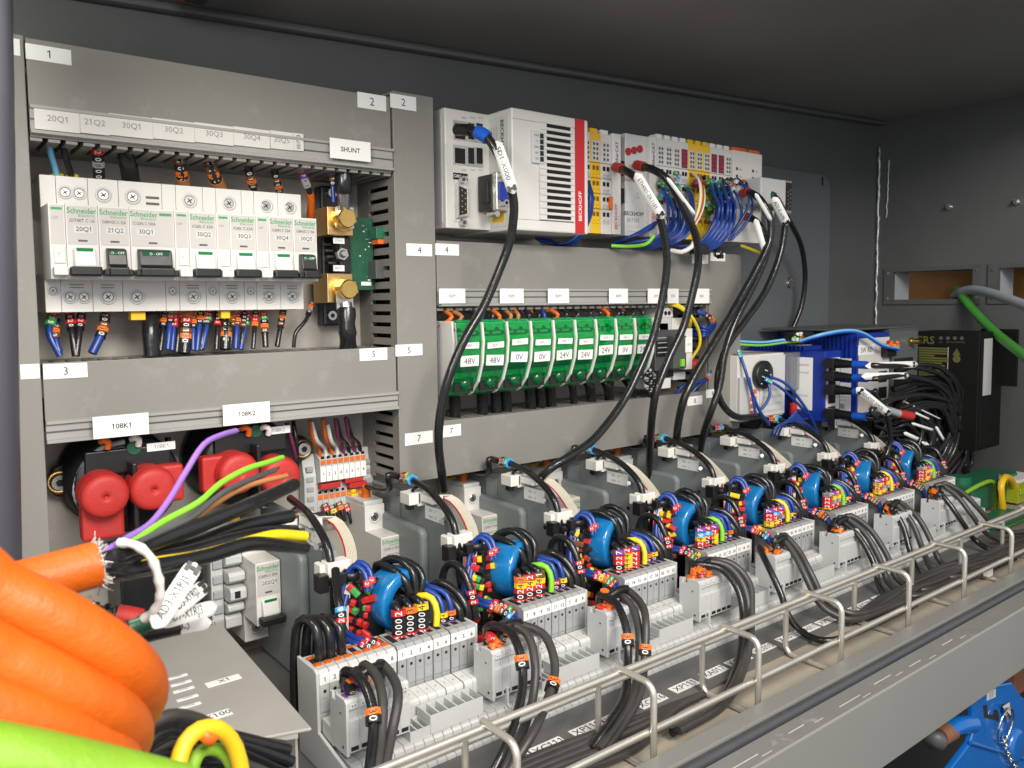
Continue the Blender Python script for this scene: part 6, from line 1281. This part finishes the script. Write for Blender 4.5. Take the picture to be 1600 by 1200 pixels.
p = atX(1558, 531, 1150); b = MB(); b.lathe(p, V((-.7, -.7, 0)), [(0, 0), (9, 0), (9, 3), (6, 5), (5, 2), (0, 2)], 'steel', 20); b.box(p.x + 4, p.x + 10, p.y - 22, p.y + 22, p.z - 60, p.z + 14, 'shaded_black')
single('bracket', b, 'black bracket with a shiny bolt right of the power supply', 'bracket', p)
# network plugs of the first switch
labs = ['SD2-X000', 'SD3-X001-SD1', '003-X101 XMOS', '']
for i, (v, ut) in enumerate(((567, 1346), (587, 1344), (608, 1340), (645, 1338))):
    p0 = at(1291, v, YF1 - 2); uu = 1291
    t = Thing('network_plug', 'black network plug with blue sleeve, %s from the top of the first switch' % ORD[i], 'network plug', p0, 'network plugs of the blue switch')
    b = MB(); e = at(1318, v + 2, YF1 - 32); b.box(p0.x - 6, p0.x + 6, YF1 - 14, YF1 - 2, p0.z - 5.5, p0.z + 5.5, 'black_plastic'); t.part('body', b, .6)
    b = MB()
    for q_ in range(7): b.cyl((p0.x, YF1 - 14 - q_ * 3, p0.z), (p0.x, YF1 - 16.2 - q_ * 3, p0.z), 5.6 - q_ * .25, 'black_plastic', n=14)
    b.cyl((p0.x, YF1 - 14, p0.z), (p0.x, YF1 - 36, p0.z), 4, 'black_plastic'); t.part('boot', b)
    b = MB(); b.cyl((p0.x, YF1 - 35, p0.z), (p0.x, YF1 - 51, p0.z), 4.4, 'blue_sleeve', n=16); t.part('sleeve', b)
    q0 = V((p0.x, YF1 - 50, p0.z)); tail = [[(1380, 572), (1430, 574), (1478, 592), (1492, 640), (1478, 690), (1450, 720)], [(1380, 590), (1420, 588), (1470, 605), (1500, 650), (1500, 700), (1470, 745)], [(1365, 612), (1385, 650), (1391, 690), (1380, 720)], [(1362, 640), (1400, 622), (1450, 618), (1500, 640), (1510, 700), (1490, 750)]][i]
    wire([q0, q0 + V((4, -10, 0))] + px(*[(u, v_, -172 + j * 3) for j, (u, v_) in enumerate(tail)]), 3.0, 'black_cable', 'black network cable from the %s plug of the blue switch' % ORD[i], 'cable', 'cable', 'network cables of the blue switch', n=10)
tagstrip(1352, 572, 1434, 569, -166, -172, 'SD2-X000', 'upper white tag lying on the network cables of the blue switch', 7.5, bow=2, th=2.6)
tagstrip(1346, 588, 1420, 587, -166, -172, 'SD3-X001', 'second white tag lying on the network cables of the blue switch', 7.5, bow=2, th=2.6)
tagstrip(1338, 606, 1390, 648, -170, -176, '003-X101 XMOS', 'slanting white tag hanging in front of the blue switches', 9, bow=2, loop=2, th=3.8)
rr = random.Random(63)
for i in range(32):
    s_ = (1370 + rr.uniform(-10, 30), 640 + rr.uniform(-10, 60)); top = rr.uniform(610, 690); rt = 1436 + rr.uniform(0, 84)
    wire(px((s_[0], s_[1] + 10, -120), (s_[0] + 30, top + 6, -132), ((s_[0] + rt) / 2 + 10, top + rr.uniform(-6, 8), -142), (rt - 8, top + 22, -148), (rt, top + 62, -150), (rt - 18, 722 + rr.uniform(-8, 10), -146), (rt - 55 + rr.uniform(-20, 15), 752, -138)), rr.choice((2.6, 2.9, 3.2)), 'black_cable', 'black cable in the tangle between router and terminals', 'cable', 'cable', 'tangle of black cables at the right', n=9, step=7)
for i in range(14):
    u = rr.uniform(1424, 1450); rt = rr.uniform(1484, 1516); v = rr.uniform(566, 640)
    wire(px((u - 30, v + 10, -150), (u + 6, v, -158), ((u + rt) / 2 + 8, v + 6, -162), (rt, v + 42, -164), (rt - 2, 690 + rr.uniform(-15, 10), -160), (rt - 28, 735, -152), (rt - 60, 766, -140)), rr.choice((2.7, 3.0)), 'black_cable', 'black cable bowed out at the right side of the tangle', 'cable', 'cable', 'black cables bowed out at the right', n=9, step=7)
for i, (u0, v0, u1, v1, w_) in enumerate(((1412, 676, 1436, 687, 7), (1428, 644, 1452, 655, 4), (1424, 661, 1458, 672, 5), (1462, 666, 1476, 690, 5), (1440, 690, 1457, 702, 5), (1492, 635, 1506, 649, 5), (1482, 652, 1490, 660, 5), (1495, 686, 1501, 697, 5), (1410, 626, 1470, 655, 2.4), (1446, 690, 1470, 716, 3), (1463, 708, 1471, 716, 4), (1454, 632, 1482, 640, 3))):
    tagstrip(u0, v0, u1, v1, -153, -156, '', 'white tag in the black cable tangle, ' + ['with black knot, nearest the rightmost ring', 'short one under the router', 'longer one below the router', 'upright one in the middle', 'one over the rightmost ring wires', 'topmost at the right edge', 'small one left of the top right tag', 'small one low at the right edge', 'long thin curved one on top', 'thin slanting one low down', 'tiny one lowest of all', 'thin one high up'][i], w_ * .62, 'white tags in the cable tangle', 2.5, loop=(i == 0))
wire(px((1362, 638, -150), (1384, 640, -154), (1404, 646, -156), (1424, 650, -158)), 4.4, 'grey_cable', 'grey plug with red sleeve among the black cables below the blue switches', 'plug', 'plug', n=12, tip=[('red_sleeve', .68, 1, 5.2, 'red_rubber')])
# blue coil and wires at the I/O block
for i in range(7):
    wire(px((1204 + i * 6, 682, -92), (1212 + i * 5, 668 - i * .8, -98), (1229 + i * 2, 660 - i * 2.6, -102), (1250 - i * 1.2, 660 - i * 2.7, -104), (1268 - i * 2.5, 668 - i * 1.6, -104), (1280 - i * 5, 684, -98)), 1.1, 'wire_blue', 'dark blue wire in the coil behind the sixth drive, turn %s' % ORD[i], group='blue coil above the drives')
for i, (pts, lab) in enumerate((([(1202, 588, -82), (1228, 600, -92), (1252, 628, -98), (1270, 658, -100), (1280, 690, -96)], 'right blue wire drooping from the round black plug'), ([(1196, 592, -82), (1220, 606, -92), (1244, 628, -96), (1262, 648, -98)], 'middle blue wire drooping from the round black plug'), ([(1200, 596, -82), (1203, 615, -86), (1196, 632, -86), (1186, 642, -82)], 'blue wire bent back down below the round black plug'), ([(1154, 548, -70), (1165, 580, -80), (1174, 610, -84), (1186, 640, -86), (1202, 664, -86)], 'long blue wire slanting down past the round black plug'), ([(1170, 590, -80), (1176, 620, -84), (1181, 650, -86)], 'short blue wire left of the round black plug'))):
    wire(px(*pts), 1.7, 'wire_blue', lab, group='blue wires at the I/O block', marks=[(1, [6, 5, 6], 5, 3)] if i in (1, 3) else ())
for i, (k, n_) in enumerate((('wire_light_blue', 'light blue'), ('case_blue', 'blue'), ('green_wire', 'yellow green'))):
    wire(px((1150, 533 + i * 2.2, -58), (1190, 535 + i * 2, -66), (1225, 531 + i * 2, -78), (1250, 530 + i * 1.5, -92)), 1.6, k if k != 'case_blue' else 'wire_blue', n_ + ' wire running from the duct to the first blue switch', group='wires to the blue switches')
for i in range(2):
    wire(px((1250, 533 + i, -96), (1285, 522 + i * 2, -116), (1325, 516 + i * 2, -122), (1350, 521 + i * 2, -124), (1378, 538 + i * 2, -126), (1404, 544 + i * 2, -126)), 1.8, 'wire_light_blue' if i == 0 else 'blue_sleeve', ('upper' if i == 0 else 'lower') + ' bright blue wire arching over the blue switches', group='bright blue wires over the switches')
t = Thing('marker_bundle', 'small orange and red markers on the dark plug of the second switch', 'marker bundle', at(1397, 538, -128)); scatter(t, 1388, 534, 1404, 542, -124, -128, 9, [3, 2, 3, 6], 4, 3)
t = Thing('connector_block', 'black wire connector with white markers over the first blue switch', 'connector', at(1250, 524, -80)); b = MB(); a = at(1232, 520, -84); c = at(1262, 530, -84); b.box(a.x, c.x, -92, -78, c.z, a.z, 'black_plastic'); t.part('body', b, .6); scatter(t, 1236, 520, 1256, 530, -92, -94, 8, [3, 9, 9, 2, 5], 3.6, 3)
# cables through the wall port
wire([atX(1492, 462, 1240), atX(1500, 457, 1205), atX(1516, 453, 1188), atX(1540, 456, 1165), atX(1572, 466, 1135), atX(1620, 484, 1090), atX(1700, 512, 1020), atX(2000, 620, 860), atX(2500, 900, 700)], 6.2, 'grey_cable', 'grey cable coming out of the wall port on the right', 'cable', 'cable', 'cables through the wall port', n=14)
wire([atX(1494, 452, 1240), atX(1503, 462, 1200), atX(1520, 484, 1175), atX(1550, 515, 1140), atX(1590, 548, 1090), atX(1660, 600, 1020), atX(1900, 760, 880), atX(2300, 1100, 720)], 6.0, 'leaf_cable', 'green cable coming out of the wall port on the right', 'cable', 'cable', 'cables through the wall port', n=14)
for i in range(3): wire(px((1500, 712 + i * 6, -60), (1540, 708 + i * 5, -66), (1580, 712 + i * 6, -72), (1650, 726 + i * 6, -80)), 5, 'black_cable' if i < 2 else 'case_blue', ('upper black', 'lower black', 'dark blue')[i] + ' hose lying behind the earth terminals at the right edge', 'hose', 'hose', 'hoses at the right edge', n=12)
# earth terminals at the far right end
t = Thing('earth_terminal', 'green earth plug block standing behind the last pale plug', 'terminal block', at(1520, 800, -190))
a = at(1488, 748, -176); c = at(1556, 838, -176); b = MB(); b.box(a.x, c.x, -200, -160, -262, a.z - 6, 'connector_green'); b.cyl((a.x + 14, -180, a.z - 6), (a.x + 14, -180, a.z + 2), 12, 'connector_green', n=18); t.part('body', b, 2)
b = MB(); b.box(c.x - 24, c.x - 6, -206, -200.1, -255, a.z - 18, 'dark_grey'); t.part('front_plug', b, 1)
t = Thing('earth_terminal', 'clear yellow and green terminal block under the yellow wire loop at right', 'terminal block', at(1585, 800, -200))
a = at(1568, 752, -196); c = at(1640, 820, -196); b = MB(); b.box(a.x, a.x + 60, -214, -180, -262, a.z, 'clear_yellow'); t.part('body', b, 1)
for i in range(6): b = MB(); b.box(a.x + 2 + i * 9.6, a.x + 10 + i * 9.6, -216, -214.1, -250, a.z - 8, 'green_wire' if i % 2 else 'clear_yellow'); t.part('section', b, .6)
b = MB(); b.box(a.x + 2, a.x + 58, -213, -190, a.z + .05, a.z + 4, 'sticker'); t.part('marker_strip', b)
t = Thing('earth_terminal', 'bright green terminal foot behind the wire basket at the right edge', 'terminal block', at(1580, 830, -230))
a = at(1540, 820, -236); b = MB(); b.box(a.x, a.x + 100, -250, -216, -262, a.z, 'connector_green')
for i in range(12): b.box(a.x + 2 + i * 8, a.x + 8 + i * 8, -252, -250.05, -260, a.z - 3, 'green_wire')
t.part('body', b, 1)
wire(px((1505, 772, -200), (1530, 758, -206), (1548, 752, -208), (1555, 762, -208), (1556, 800, -208)), 2.6, 'grass_cable', 'light green wire arching over the green earth plug', n=10)
wire(px((1572, 830, -214), (1566, 790, -218), (1564, 760, -218), (1570, 746, -216), (1580, 750, -212), (1584, 762, -206)), 4.2, 'yellow_plastic', 'thick yellow wire looping over the clear terminal block', n=12)
for i in range(3): wire(px((1561 + i * 2, 742, -214), (1559 + i * 3, 770, -216), (1564 + i * 2, 800, -216), (1556 + i * 4, 828, -212)), 1.5, 'black_cable', 'thin black wire standing left of the yellow loop, %s of three' % ('left', 'middle', 'right')[i], group='thin black wires at the yellow loop')
t = Thing('relay', 'small white relay box behind the rightmost ring core', 'relay', at(1435, 712, -120)); a = at(1428, 704, -126); b = MB(); b.box(a.x, a.x + 16, -126, -90, a.z - 30, a.z, 'white_plastic'); t.part('body', b, .8); b = MB(); b.box(a.x + 2, a.x + 14, -126.4, -126.05, a.z - 22, a.z - 6, 'grey_white'); t.part('label_plate', b)

# ================================================================== foreground, lower left
def dp(*pts): return [atD(*p) for p in pts]
OG = 'thick orange cables close to the camera'
wire(dp((-700, 560, 165), (-380, 690, 164), (-90, 862, 168), (-10, 925, 172), (60, 957, 176), (125, 993, 181), (180, 1030, 187), (211, 1062, 196), (216, 1092, 208), (196, 1125, 222), (160, 1150, 236), (120, 1170, 245)), 7.0, 'orange_cable', 'uppermost thick orange cable in the left foreground', 'cable', 'cable', OG, n=22, step=3)
wire(dp((-700, 700, 158), (-380, 840, 157), (-90, 990, 160), (-10, 1030, 165), (60, 1062, 170), (125, 1095, 176), (170, 1120, 184), (192, 1142, 194), (190, 1165, 206), (165, 1190, 220), (120, 1215, 232)), 6.8, 'orange_cable', 'middle thick orange cable in the left foreground', 'cable', 'cable', OG, n=22, step=3)
wire(dp((-700, 830, 154), (-380, 960, 153), (-90, 1085, 156), (-10, 1113, 160), (60, 1138, 166), (120, 1160, 174), (170, 1190, 184), (190, 1240, 196)), 6.6, 'orange_cable', 'lowest thick orange cable in the left foreground', 'cable', 'cable', OG, n=22, step=3)
wire(dp((-700, 1040, 138), (-380, 1110, 137), (-90, 1170, 140), (0, 1186, 143), (90, 1203, 148), (180, 1222, 154), (280, 1245, 160)), 6.0, 'grass_cable', 'thick yellow green cable under the orange cables', 'cable', 'cable', n=22, step=3)
# stripped orange cable with its conductors
pts = dp((-500, 1040, 190), (-200, 975, 202), (-30, 928, 214), (30, 914, 222), (90, 898, 229), (152, 881, 236)); o, path = wire(pts, 6.6, 'orange_cable', 'cut orange cable with frayed braid and bare conductors spreading to the right', 'cable', 'cable', n=24, step=3)
end = path[-1]; ax = (path[-1] - path[-3]).normalized(); rr = random.Random(8)
b = MB(); e1 = ax.orthogonal().normalized(); e2 = ax.cross(e1)
for i in range(130):
    an = rr.uniform(0, 6.28); r0 = rr.uniform(4.2, 6.6); p = end + (e1 * math.cos(an) + e2 * math.sin(an)) * r0 - ax * .5; d = (ax * rr.uniform(.3, 1.0) + (e1 * math.cos(an) + e2 * math.sin(an)) * rr.uniform(-.3, .9) + V((rr.uniform(-.5, .5), rr.uniform(-.5, .5), rr.uniform(-.5, .5)))).normalized(); L_ = rr.uniform(1, 4)
    b.tube([p, p + d * L_ * .5, p + d * L_ + V((rr.uniform(-.6, .6), rr.uniform(-.6, .6), rr.uniform(-.6, .6)))], .14, 'nylon_white' if i % 3 else 'steel', 4, caps=False)
q = link('braid', b.mesh('braid', path[0]), o); q['kind'] = 'stuff'
b = MB(); b.cyl(end - ax * .2, end + ax * .6, 6.2, 'nylon_white', 5.4, 24); link('braid_collar', b.mesh('braid_collar', path[0]), o)
CG = 'conductors of the cut orange cable'
def cond(pts, r, k, lab, n=12, tipm=None, tr=None):
    D0, D1 = 236, 318; N = len(pts); P3 = [end - ax * 2 + (atD(pts[0][0], pts[0][1], D0) - end) * .6] + [atD(u, v, D0 + 3 + (D1 - D0) * i / (N - 1)) for i, (u, v) in enumerate(pts)]
    o, pth = wire(P3, r, k, lab, group=CG, n=n, step=3)
    b = MB(); d = (pth[-1] - pth[-2]).normalized(); b.cyl(pth[-1], pth[-1] + d * 2.2, r * .62, tipm or 'copper', n=10); link('copper_end', b.mesh('copper_end', pth[0]), o)
cond([(170, 858), (200, 840), (235, 818), (265, 780), (290, 738), (318, 695), (345, 680), (369, 673)], 1.05, 'violet_wire', 'violet conductor rising highest from the cut orange cable')
cond([(172, 862), (210, 845), (255, 815), (310, 785), (345, 755), (385, 733), (420, 722), (441, 715)], 1.05, 'green_wire', 'light green conductor of the cut orange cable')
cond([(175, 866), (240, 836), (300, 808), (345, 772), (385, 752), (430, 734)], 1.05, 'dark_grey', 'thin dark grey conductor of the cut orange cable')
cond([(175, 868), (235, 845), (290, 822), (335, 788), (385, 760), (448, 743)], 1.05, 'brown_wire', 'thin brown conductor of the cut orange cable')
cond([(178, 870), (235, 850), (310, 822), (375, 795), (420, 775), (460, 757)], 2.55, 'black_cable', 'uppermost thick black conductor of the cut orange cable', 14)
cond([(178, 878), (240, 866), (310, 848), (380, 822), (455, 806)], 2.6, 'black_cable', 'second thick black conductor of the cut orange cable', 14)
cond([(178, 884), (230, 876), (300, 862), (370, 842), (420, 832), (460, 830)], 2.55, 'black_cable', 'third thick black conductor of the cut orange cable', 14)
cond([(178, 892), (240, 880), (310, 868), (380, 848), (430, 836), (476, 838)], 2.1, 'yellow_wire', 'yellow and green earth conductor among the black ones', 12)
cond([(178, 896), (250, 884), (320, 870), (390, 850), (440, 852), (476, 856)], 2.55, 'black_cable', 'lowest thick black conductor of the cut orange cable', 14)
wire(dp((185, 848, 240), (212, 852, 240), (236, 872, 242), (248, 905, 244), (250, 935, 246), (240, 955, 248), (226, 966, 250)), lambda q: 1.35 + .25 * math.sin(q * 40), 'nylon_white', 'white twisted shield strand curling down from the cut cable', 'strand', 'shield_strand', n=8, step=1.5)
# tagged network leads below it
NG = 'tagged network leads under the cut cable'
for i, (pts, sl, lab) in enumerate(([((130, 955, 262), (165, 960, 262), (195, 963, 264), (220, 968, 266)), 'red_rubber', 'black lead with red sleeve under the cut orange cable'], [((150, 992, 262), (190, 985, 262), (215, 977, 264), (245, 966, 266)), 'pcb_green', 'black ribbed lead with teal sleeve beside the tag AD3'], [((165, 1005, 268), (200, 996, 268), (240, 985, 270), (280, 976, 274)), 'black_plastic', 'black lead lying under the tag AD7'])):
    o, pth = wire(dp(*pts), 2.6, 'black_cable', lab, 'cable', 'cable', NG, n=12, step=3, tip=[('sleeve', .62, 1, 3.4, sl)])
    for j in range(7):
        p = pth[int((.2 + .055 * j) * (len(pth) - 1))]; d = (pth[3] - pth[1]).normalized(); b = MB(); b.lathe(p, d, [(2.6, -.5), (3.5, -.5), (3.5, .5), (2.6, .5)], 'black_plastic', 14); link('boot_ring', b.mesh('boot_ring', pth[0]), o)
t = Thing('metal_plug', 'silver metal plug at the left below the cut orange cable', 'plug', atD(120, 958, 255)); b = MB(); b.obox(atD(120, 952, 255), ax, ax.cross(EY).normalized(), -EY, 9, 7, 8, 'steel'); t.part('shell', b, .6); b = MB(); b.obox(atD(112, 945, 250), ax, ax.cross(EY).normalized(), -EY, 6, 3, 1.2, 'black_plastic'); t.part('latch', b, .3)
tagstrip(240, 982, 306, 880, 246, 262, 'AD3-X1RJ1', 'white tag reading AD3 hanging across the left network leads', 5.8, 'tags on the left network leads', 1, loop=1, D=True, th=2.7)
tagstrip(262, 962, 322, 914, 262, 276, 'AD5-X1RJ2', 'white tag reading RJ2 half hidden behind the tag AD3', 5.2, 'tags on the left network leads', 1, loop=1, D=True, th=2.7)
tagstrip(250, 972, 338, 948, 266, 282, 'AD7-X1RJ3', 'white tag reading AD7 pointing right to the breaker 202Q1', 5.2, 'tags on the left network leads', -.5, loop=False, D=True, th=3.0)
tagstrip(255, 985, 330, 972, 274, 288, 'AD9-X1', 'lowest white tag of the left network leads, lettering mostly hidden', 4.6, 'tags on the left network leads', -3, loop=False, D=True, th=2.2)
# grey box X1
zt = -200
t = Thing('cover_box', 'grey sheet metal box marked X1 and WX100 at the lower left', 'box', (120, -190, -262))
c1 = atZ(345, 974, zt); c2 = atZ(487, 1137, zt); c3 = atZ(288, 1196, zt); c4 = atZ(196, 998, zt)
b = MB(); top = [(c4.x - 4, c4.y), (c3.x + 0, c3.y + 12), (c2.x, c2.y), (c1.x, c1.y)]
b.prism(top, zt - 1.6, zt, 'warm_box', 'z'); cx_ = t.part('lid', b, .5)
b = MB(); b.prism([(c1.x - .6, c1.y - 1), (c1.x - 1.8, c1.y - 1), (c2.x - 1.8, c2.y + 16), (c2.x - .6, c2.y + 16)], -262, zt - 1.65, 'warm_box', 'z'); t.part('side_panel', b)
b = MB(); b.prism([(c2.x - 6, c2.y + 2), (c2.x - 6, c2.y + 3.2), (c3.x + 8, c3.y + 15.2), (c3.x + 8, c3.y + 14)], zt - 4, zt - 1.65, 'warm_box', 'z'); t.part('flange', b)
b = MB(); b.box(c4.x, c1.x - 10, c1.y - 16, c1.y - 14, -262, zt - 2, 'dark_grey'); t.part('back_panel', b)
for (u, v, s, w_, h_) in ((349, 1064, 'X1', 18, 6.0), (330, 1121, 'WX100', 19, 6.6)):
    p = atZ(u, v, zt); b = MB(); b.obox(p, EX, EY, EZ, w_, h_, .3, 'sticker'); b.text(s, p + EZ * .3, EX, EY, h_ * .62, 'ink'); t.part('paper_label', b)
for i, (u, v) in enumerate(((277, 1058), (283, 1068), (287, 1078), (293, 1091), (297, 1103))):
    p = atZ(u, v, zt); b = MB(); b.obox(p, EX, EY, EZ, 10.5, 2.6, .3, 'sticker'); b.text('X1RJ%d' % (i + 1), p + EZ * .3, EX, EY, 1.3, 'grey_ink'); t.part('paper_label', b)
a = at(186, 868, -44); c = at(322, 1010, -44); t = Thing('black_box', 'dark box on the wall behind the hanging white tags', 'box', (a.x, 0, c.z))
b = MB(); b.box(a.x, c.x, -44, -4, -262, a.z, 'black_plastic'); t.part('case', b, 1); b = MB(); b.box(a.x + 3, c.x - 3, -44.6, -44.02, -255, a.z - 6, 'black_plastic'); t.part('cover', b, .4)
# yellow loops and black bundle at the bottom
wire(dp((262, 1260, 226), (278, 1195, 230), (290, 1160, 234), (312, 1140, 238), (338, 1138, 242), (360, 1155, 246), (374, 1190, 248), (384, 1260, 250)), 2.5, 'yellow_plastic', 'thick yellow wire arching up at the bottom left', n=16, step=3)
wire(dp((300, 1260, 238), (302, 1195, 240), (318, 1172, 244), (342, 1172, 248), (362, 1195, 250), (372, 1260, 252)), 2.0, 'grass_cable', 'yellow green wire arching under the thick yellow one', n=14, step=3)
rr = random.Random(41)
for i in range(14):
    v = 1120 + i * 6; wire(dp((225 + rr.uniform(-8, 10), v + 18, 236), (262, v + rr.uniform(-4, 6), 242), (310, v + 8 + rr.uniform(-6, 8), 256), (370, v + 22 + rr.uniform(-10, 14), 270), (430 + rr.uniform(-10, 30), v + 46, 284)), rr.choice((1.5, 1.8, 2.0)), rr.choice(('black_cable', 'black_cable', 'dusty_cable', 'green_wire' if i % 5 == 0 else 'black_cable')), 'thin wire in the bundle under the box marked X1', group='wire bundle under the box', n=8)
t = Thing('marker_bundle', 'orange and red markers on the bundle beside the orange cable ends', 'marker bundle', atD(238, 1145, 240))
for j in range(14):
    p = atD(rr.uniform(226, 250), rr.uniform(1115, 1170), 240 + rr.uniform(0, 8)); axm = V((rr.uniform(-1, 1), rr.uniform(-1, 1), rr.uniform(-1, 1))).normalized(); yv = axm.orthogonal().normalized(); mm = Matrix((yv.cross(axm), yv, axm)).transposed().to_4x4(); mm.translation = (p - t.loc) * S
    o = link('wire_marker', marker_mesh(rr.choice((3, 2, 2, 3, 5, 0)), 3.2, 2.6), t.o); o.matrix_local = mm
b = MB(); c = atD(322, 1148, 240); b.lathe(c, V((.7, 0, .7)), [(3.6, -1.6), (3.6, 1.6), (2.7, 1.6), (2.7, -1.6)], 'orange_plastic', 16, closed=True); single('tag_ring', b, 'orange ring clipped on the thick yellow wire', 'tag', c)

# ================================================================== below the sill and above the ceiling edge
def mz(zx, zy, Y=-352): return at(1380 + zx / 5.4545, 980 + zy / 5.4545, Y)
YB = -352
t = Thing('steel_bracket', 'blue painted machine bracket with pin, ring and chain below the sill', 'bracket', mz(900, 900))
b = MB(); out = [(760, 600), (830, 520), (1100, 470), (1180, 590), (1330, 700), (1330, 1300), (540, 1300), (560, 1230), (745, 985), (770, 900)]
b.prism([(mz(*p).x, mz(*p).z) for p in out], YB, YB + 5, 'machine_blue', 'y'); t.part('plate', b, 1.2)
for o_ in ([(850, 665), (885, 660), (890, 740), (935, 745), (940, 700), (975, 705), (985, 800), (860, 770)], [(1005, 655), (1090, 670), (1095, 760), (1065, 780), (1060, 700), (1010, 690)]):
    b = MB(); b.prism([(mz(*p).x, mz(*p).z) for p in o_], YB - .25, YB - .02, 'black_hole', 'y'); t.part('slot', b)
b = MB(); p0 = mz(745, 985); b.tube([mz(745, 985, YB - 1), mz(960, 1050, YB - 1), mz(1200, 1120, YB - 1)], 1.6, 'machine_blue', 8); t.part('fold_edge', b)
p = mz(1130, 1010, YB); b = MB(); b.lathe((p.x, YB, p.z), -EY, [(15, 0), (14, 2.5), (11, 3), (0, 3)], 'machine_blue', 28); t.part('boss', b)
p = mz(920, 575, YB); b = MB(); b.obox((p.x, YB - .02, p.z), WX + WZ * -.12, WZ, WN, 17, 7, .2, 'terminal_grey')
for i in range(3): b.text('MAX 250 kg', (p.x, YB - .25, p.z + 2 - i * 2), WX, WZ, 1.3, 'ink')
t.part('type_plate', b)
b = MB(); q_ = [mz(560, 880, YB + 8), mz(600, 850, YB + 7), mz(660, 830, YB + 5), mz(760, 820, YB + 3)]; b.tube(spline(q_, 2), 7, 'machine_blue', 16); hd = t.part('handle_tube', b)
b = MB(); b.tube([mz(470, 935, YB + 9), mz(520, 905, YB + 9), mz(575, 875, YB + 8)], 7.6, 'rust_brown', 16); t.part('collar', b, parent=hd)
b = MB(); b.lathe(mz(440, 965, YB + 9), V((-.8, -.3, -.4)), [(0, -5), (7, -5), (9, 0), (7, 4), (0, 5)], 'dark_grey', 18); t.part('knob', b, parent=hd)
t = Thing('locking_pin', 'shiny locking pin with a key ring hanging on the blue bracket', 'pin', mz(1035, 740)); p = mz(1035, 735, YB - 2)
b = MB(); b.add([p + V((-8, -1, 9)), p + V((7, -1, 8)), p + V((6, -1, -11)), p + V((0, -5, 0)), p + V((0, 1.6, 0))], [(0, 3, 1), (1, 3, 2), (2, 3, 0), (0, 1, 4), (1, 2, 4), (2, 0, 4)], 'chrome'); t.part('pin', b)
c = mz(1043, 838, YB - 4); b = MB(); b.tube([c + V((15 * math.cos(a * .2618), -1.5 * math.sin(a * .2618), 15 * math.sin(a * .2618))) for a in range(25)], .8, 'chrome', 8, caps=False); t.part('ring', b)
t = Thing('chain', 'thin steel chain hanging from the key ring over the blue bracket', 'chain', mz(1040, 930)); ch = spline([mz(1040, 925, YB - 4), mz(1040, 990, YB - 4), mz(1065, 1080, YB - 4), mz(1110, 1170, YB - 4), mz(1180, 1230, YB - 4)], 1)
tot = len(ch); nl = 11
for i in range(nl):
    p = ch[int(i * (tot - 1) / nl)]; p2 = ch[int((i + 1) * (tot - 1) / nl)]; d = (p2 - p).normalized(); sdir = (EX if i % 2 else EY); sdir = (sdir - d * d.dot(sdir)).normalized(); m_ = (p + p2) / 2; hl = (p2 - p).length * .62
    b = MB(); b.tube([m_ + d * (hl * math.cos(a * .5236)) + sdir * (2.0 * math.sin(a * .5236)) for a in range(13)], .62, 'chrome', 6, caps=False); t.part('link', b)
t = Thing('wooden_block', 'brown block behind the blue bracket at the right edge', 'block', mz(1080, 440, -250)); b = MB(); a = mz(1030, 420, -250); b.box(a.x, a.x + 40, -262, -240, a.z - 22, a.z + 8, 'rust_brown'); t.part('block', b, 1.5); b = MB(); b.box(a.x + 14, a.x + 220, -236, -234, a.z - 120, a.z + 60, 'board_brown'); t.part('board', b)
t = Thing('lamp_switch', 'red knob on a dark lamp housing under the ceiling at the top edge', 'lamp switch', atZ(270, 2, 200)); p = atZ(270, 6, 205); b = MB(); b.box(p.x - 8, p.x + 8, p.y - 40, p.y + 2, 208, 216, 'red_plastic'); t.part('knob', b, 1.5); b = MB(); b.box(p.x + 8.2, p.x + 22, p.y - 60, p.y + 4, 209, 217, 'black_plastic'); t.part('housing', b, 1.5)
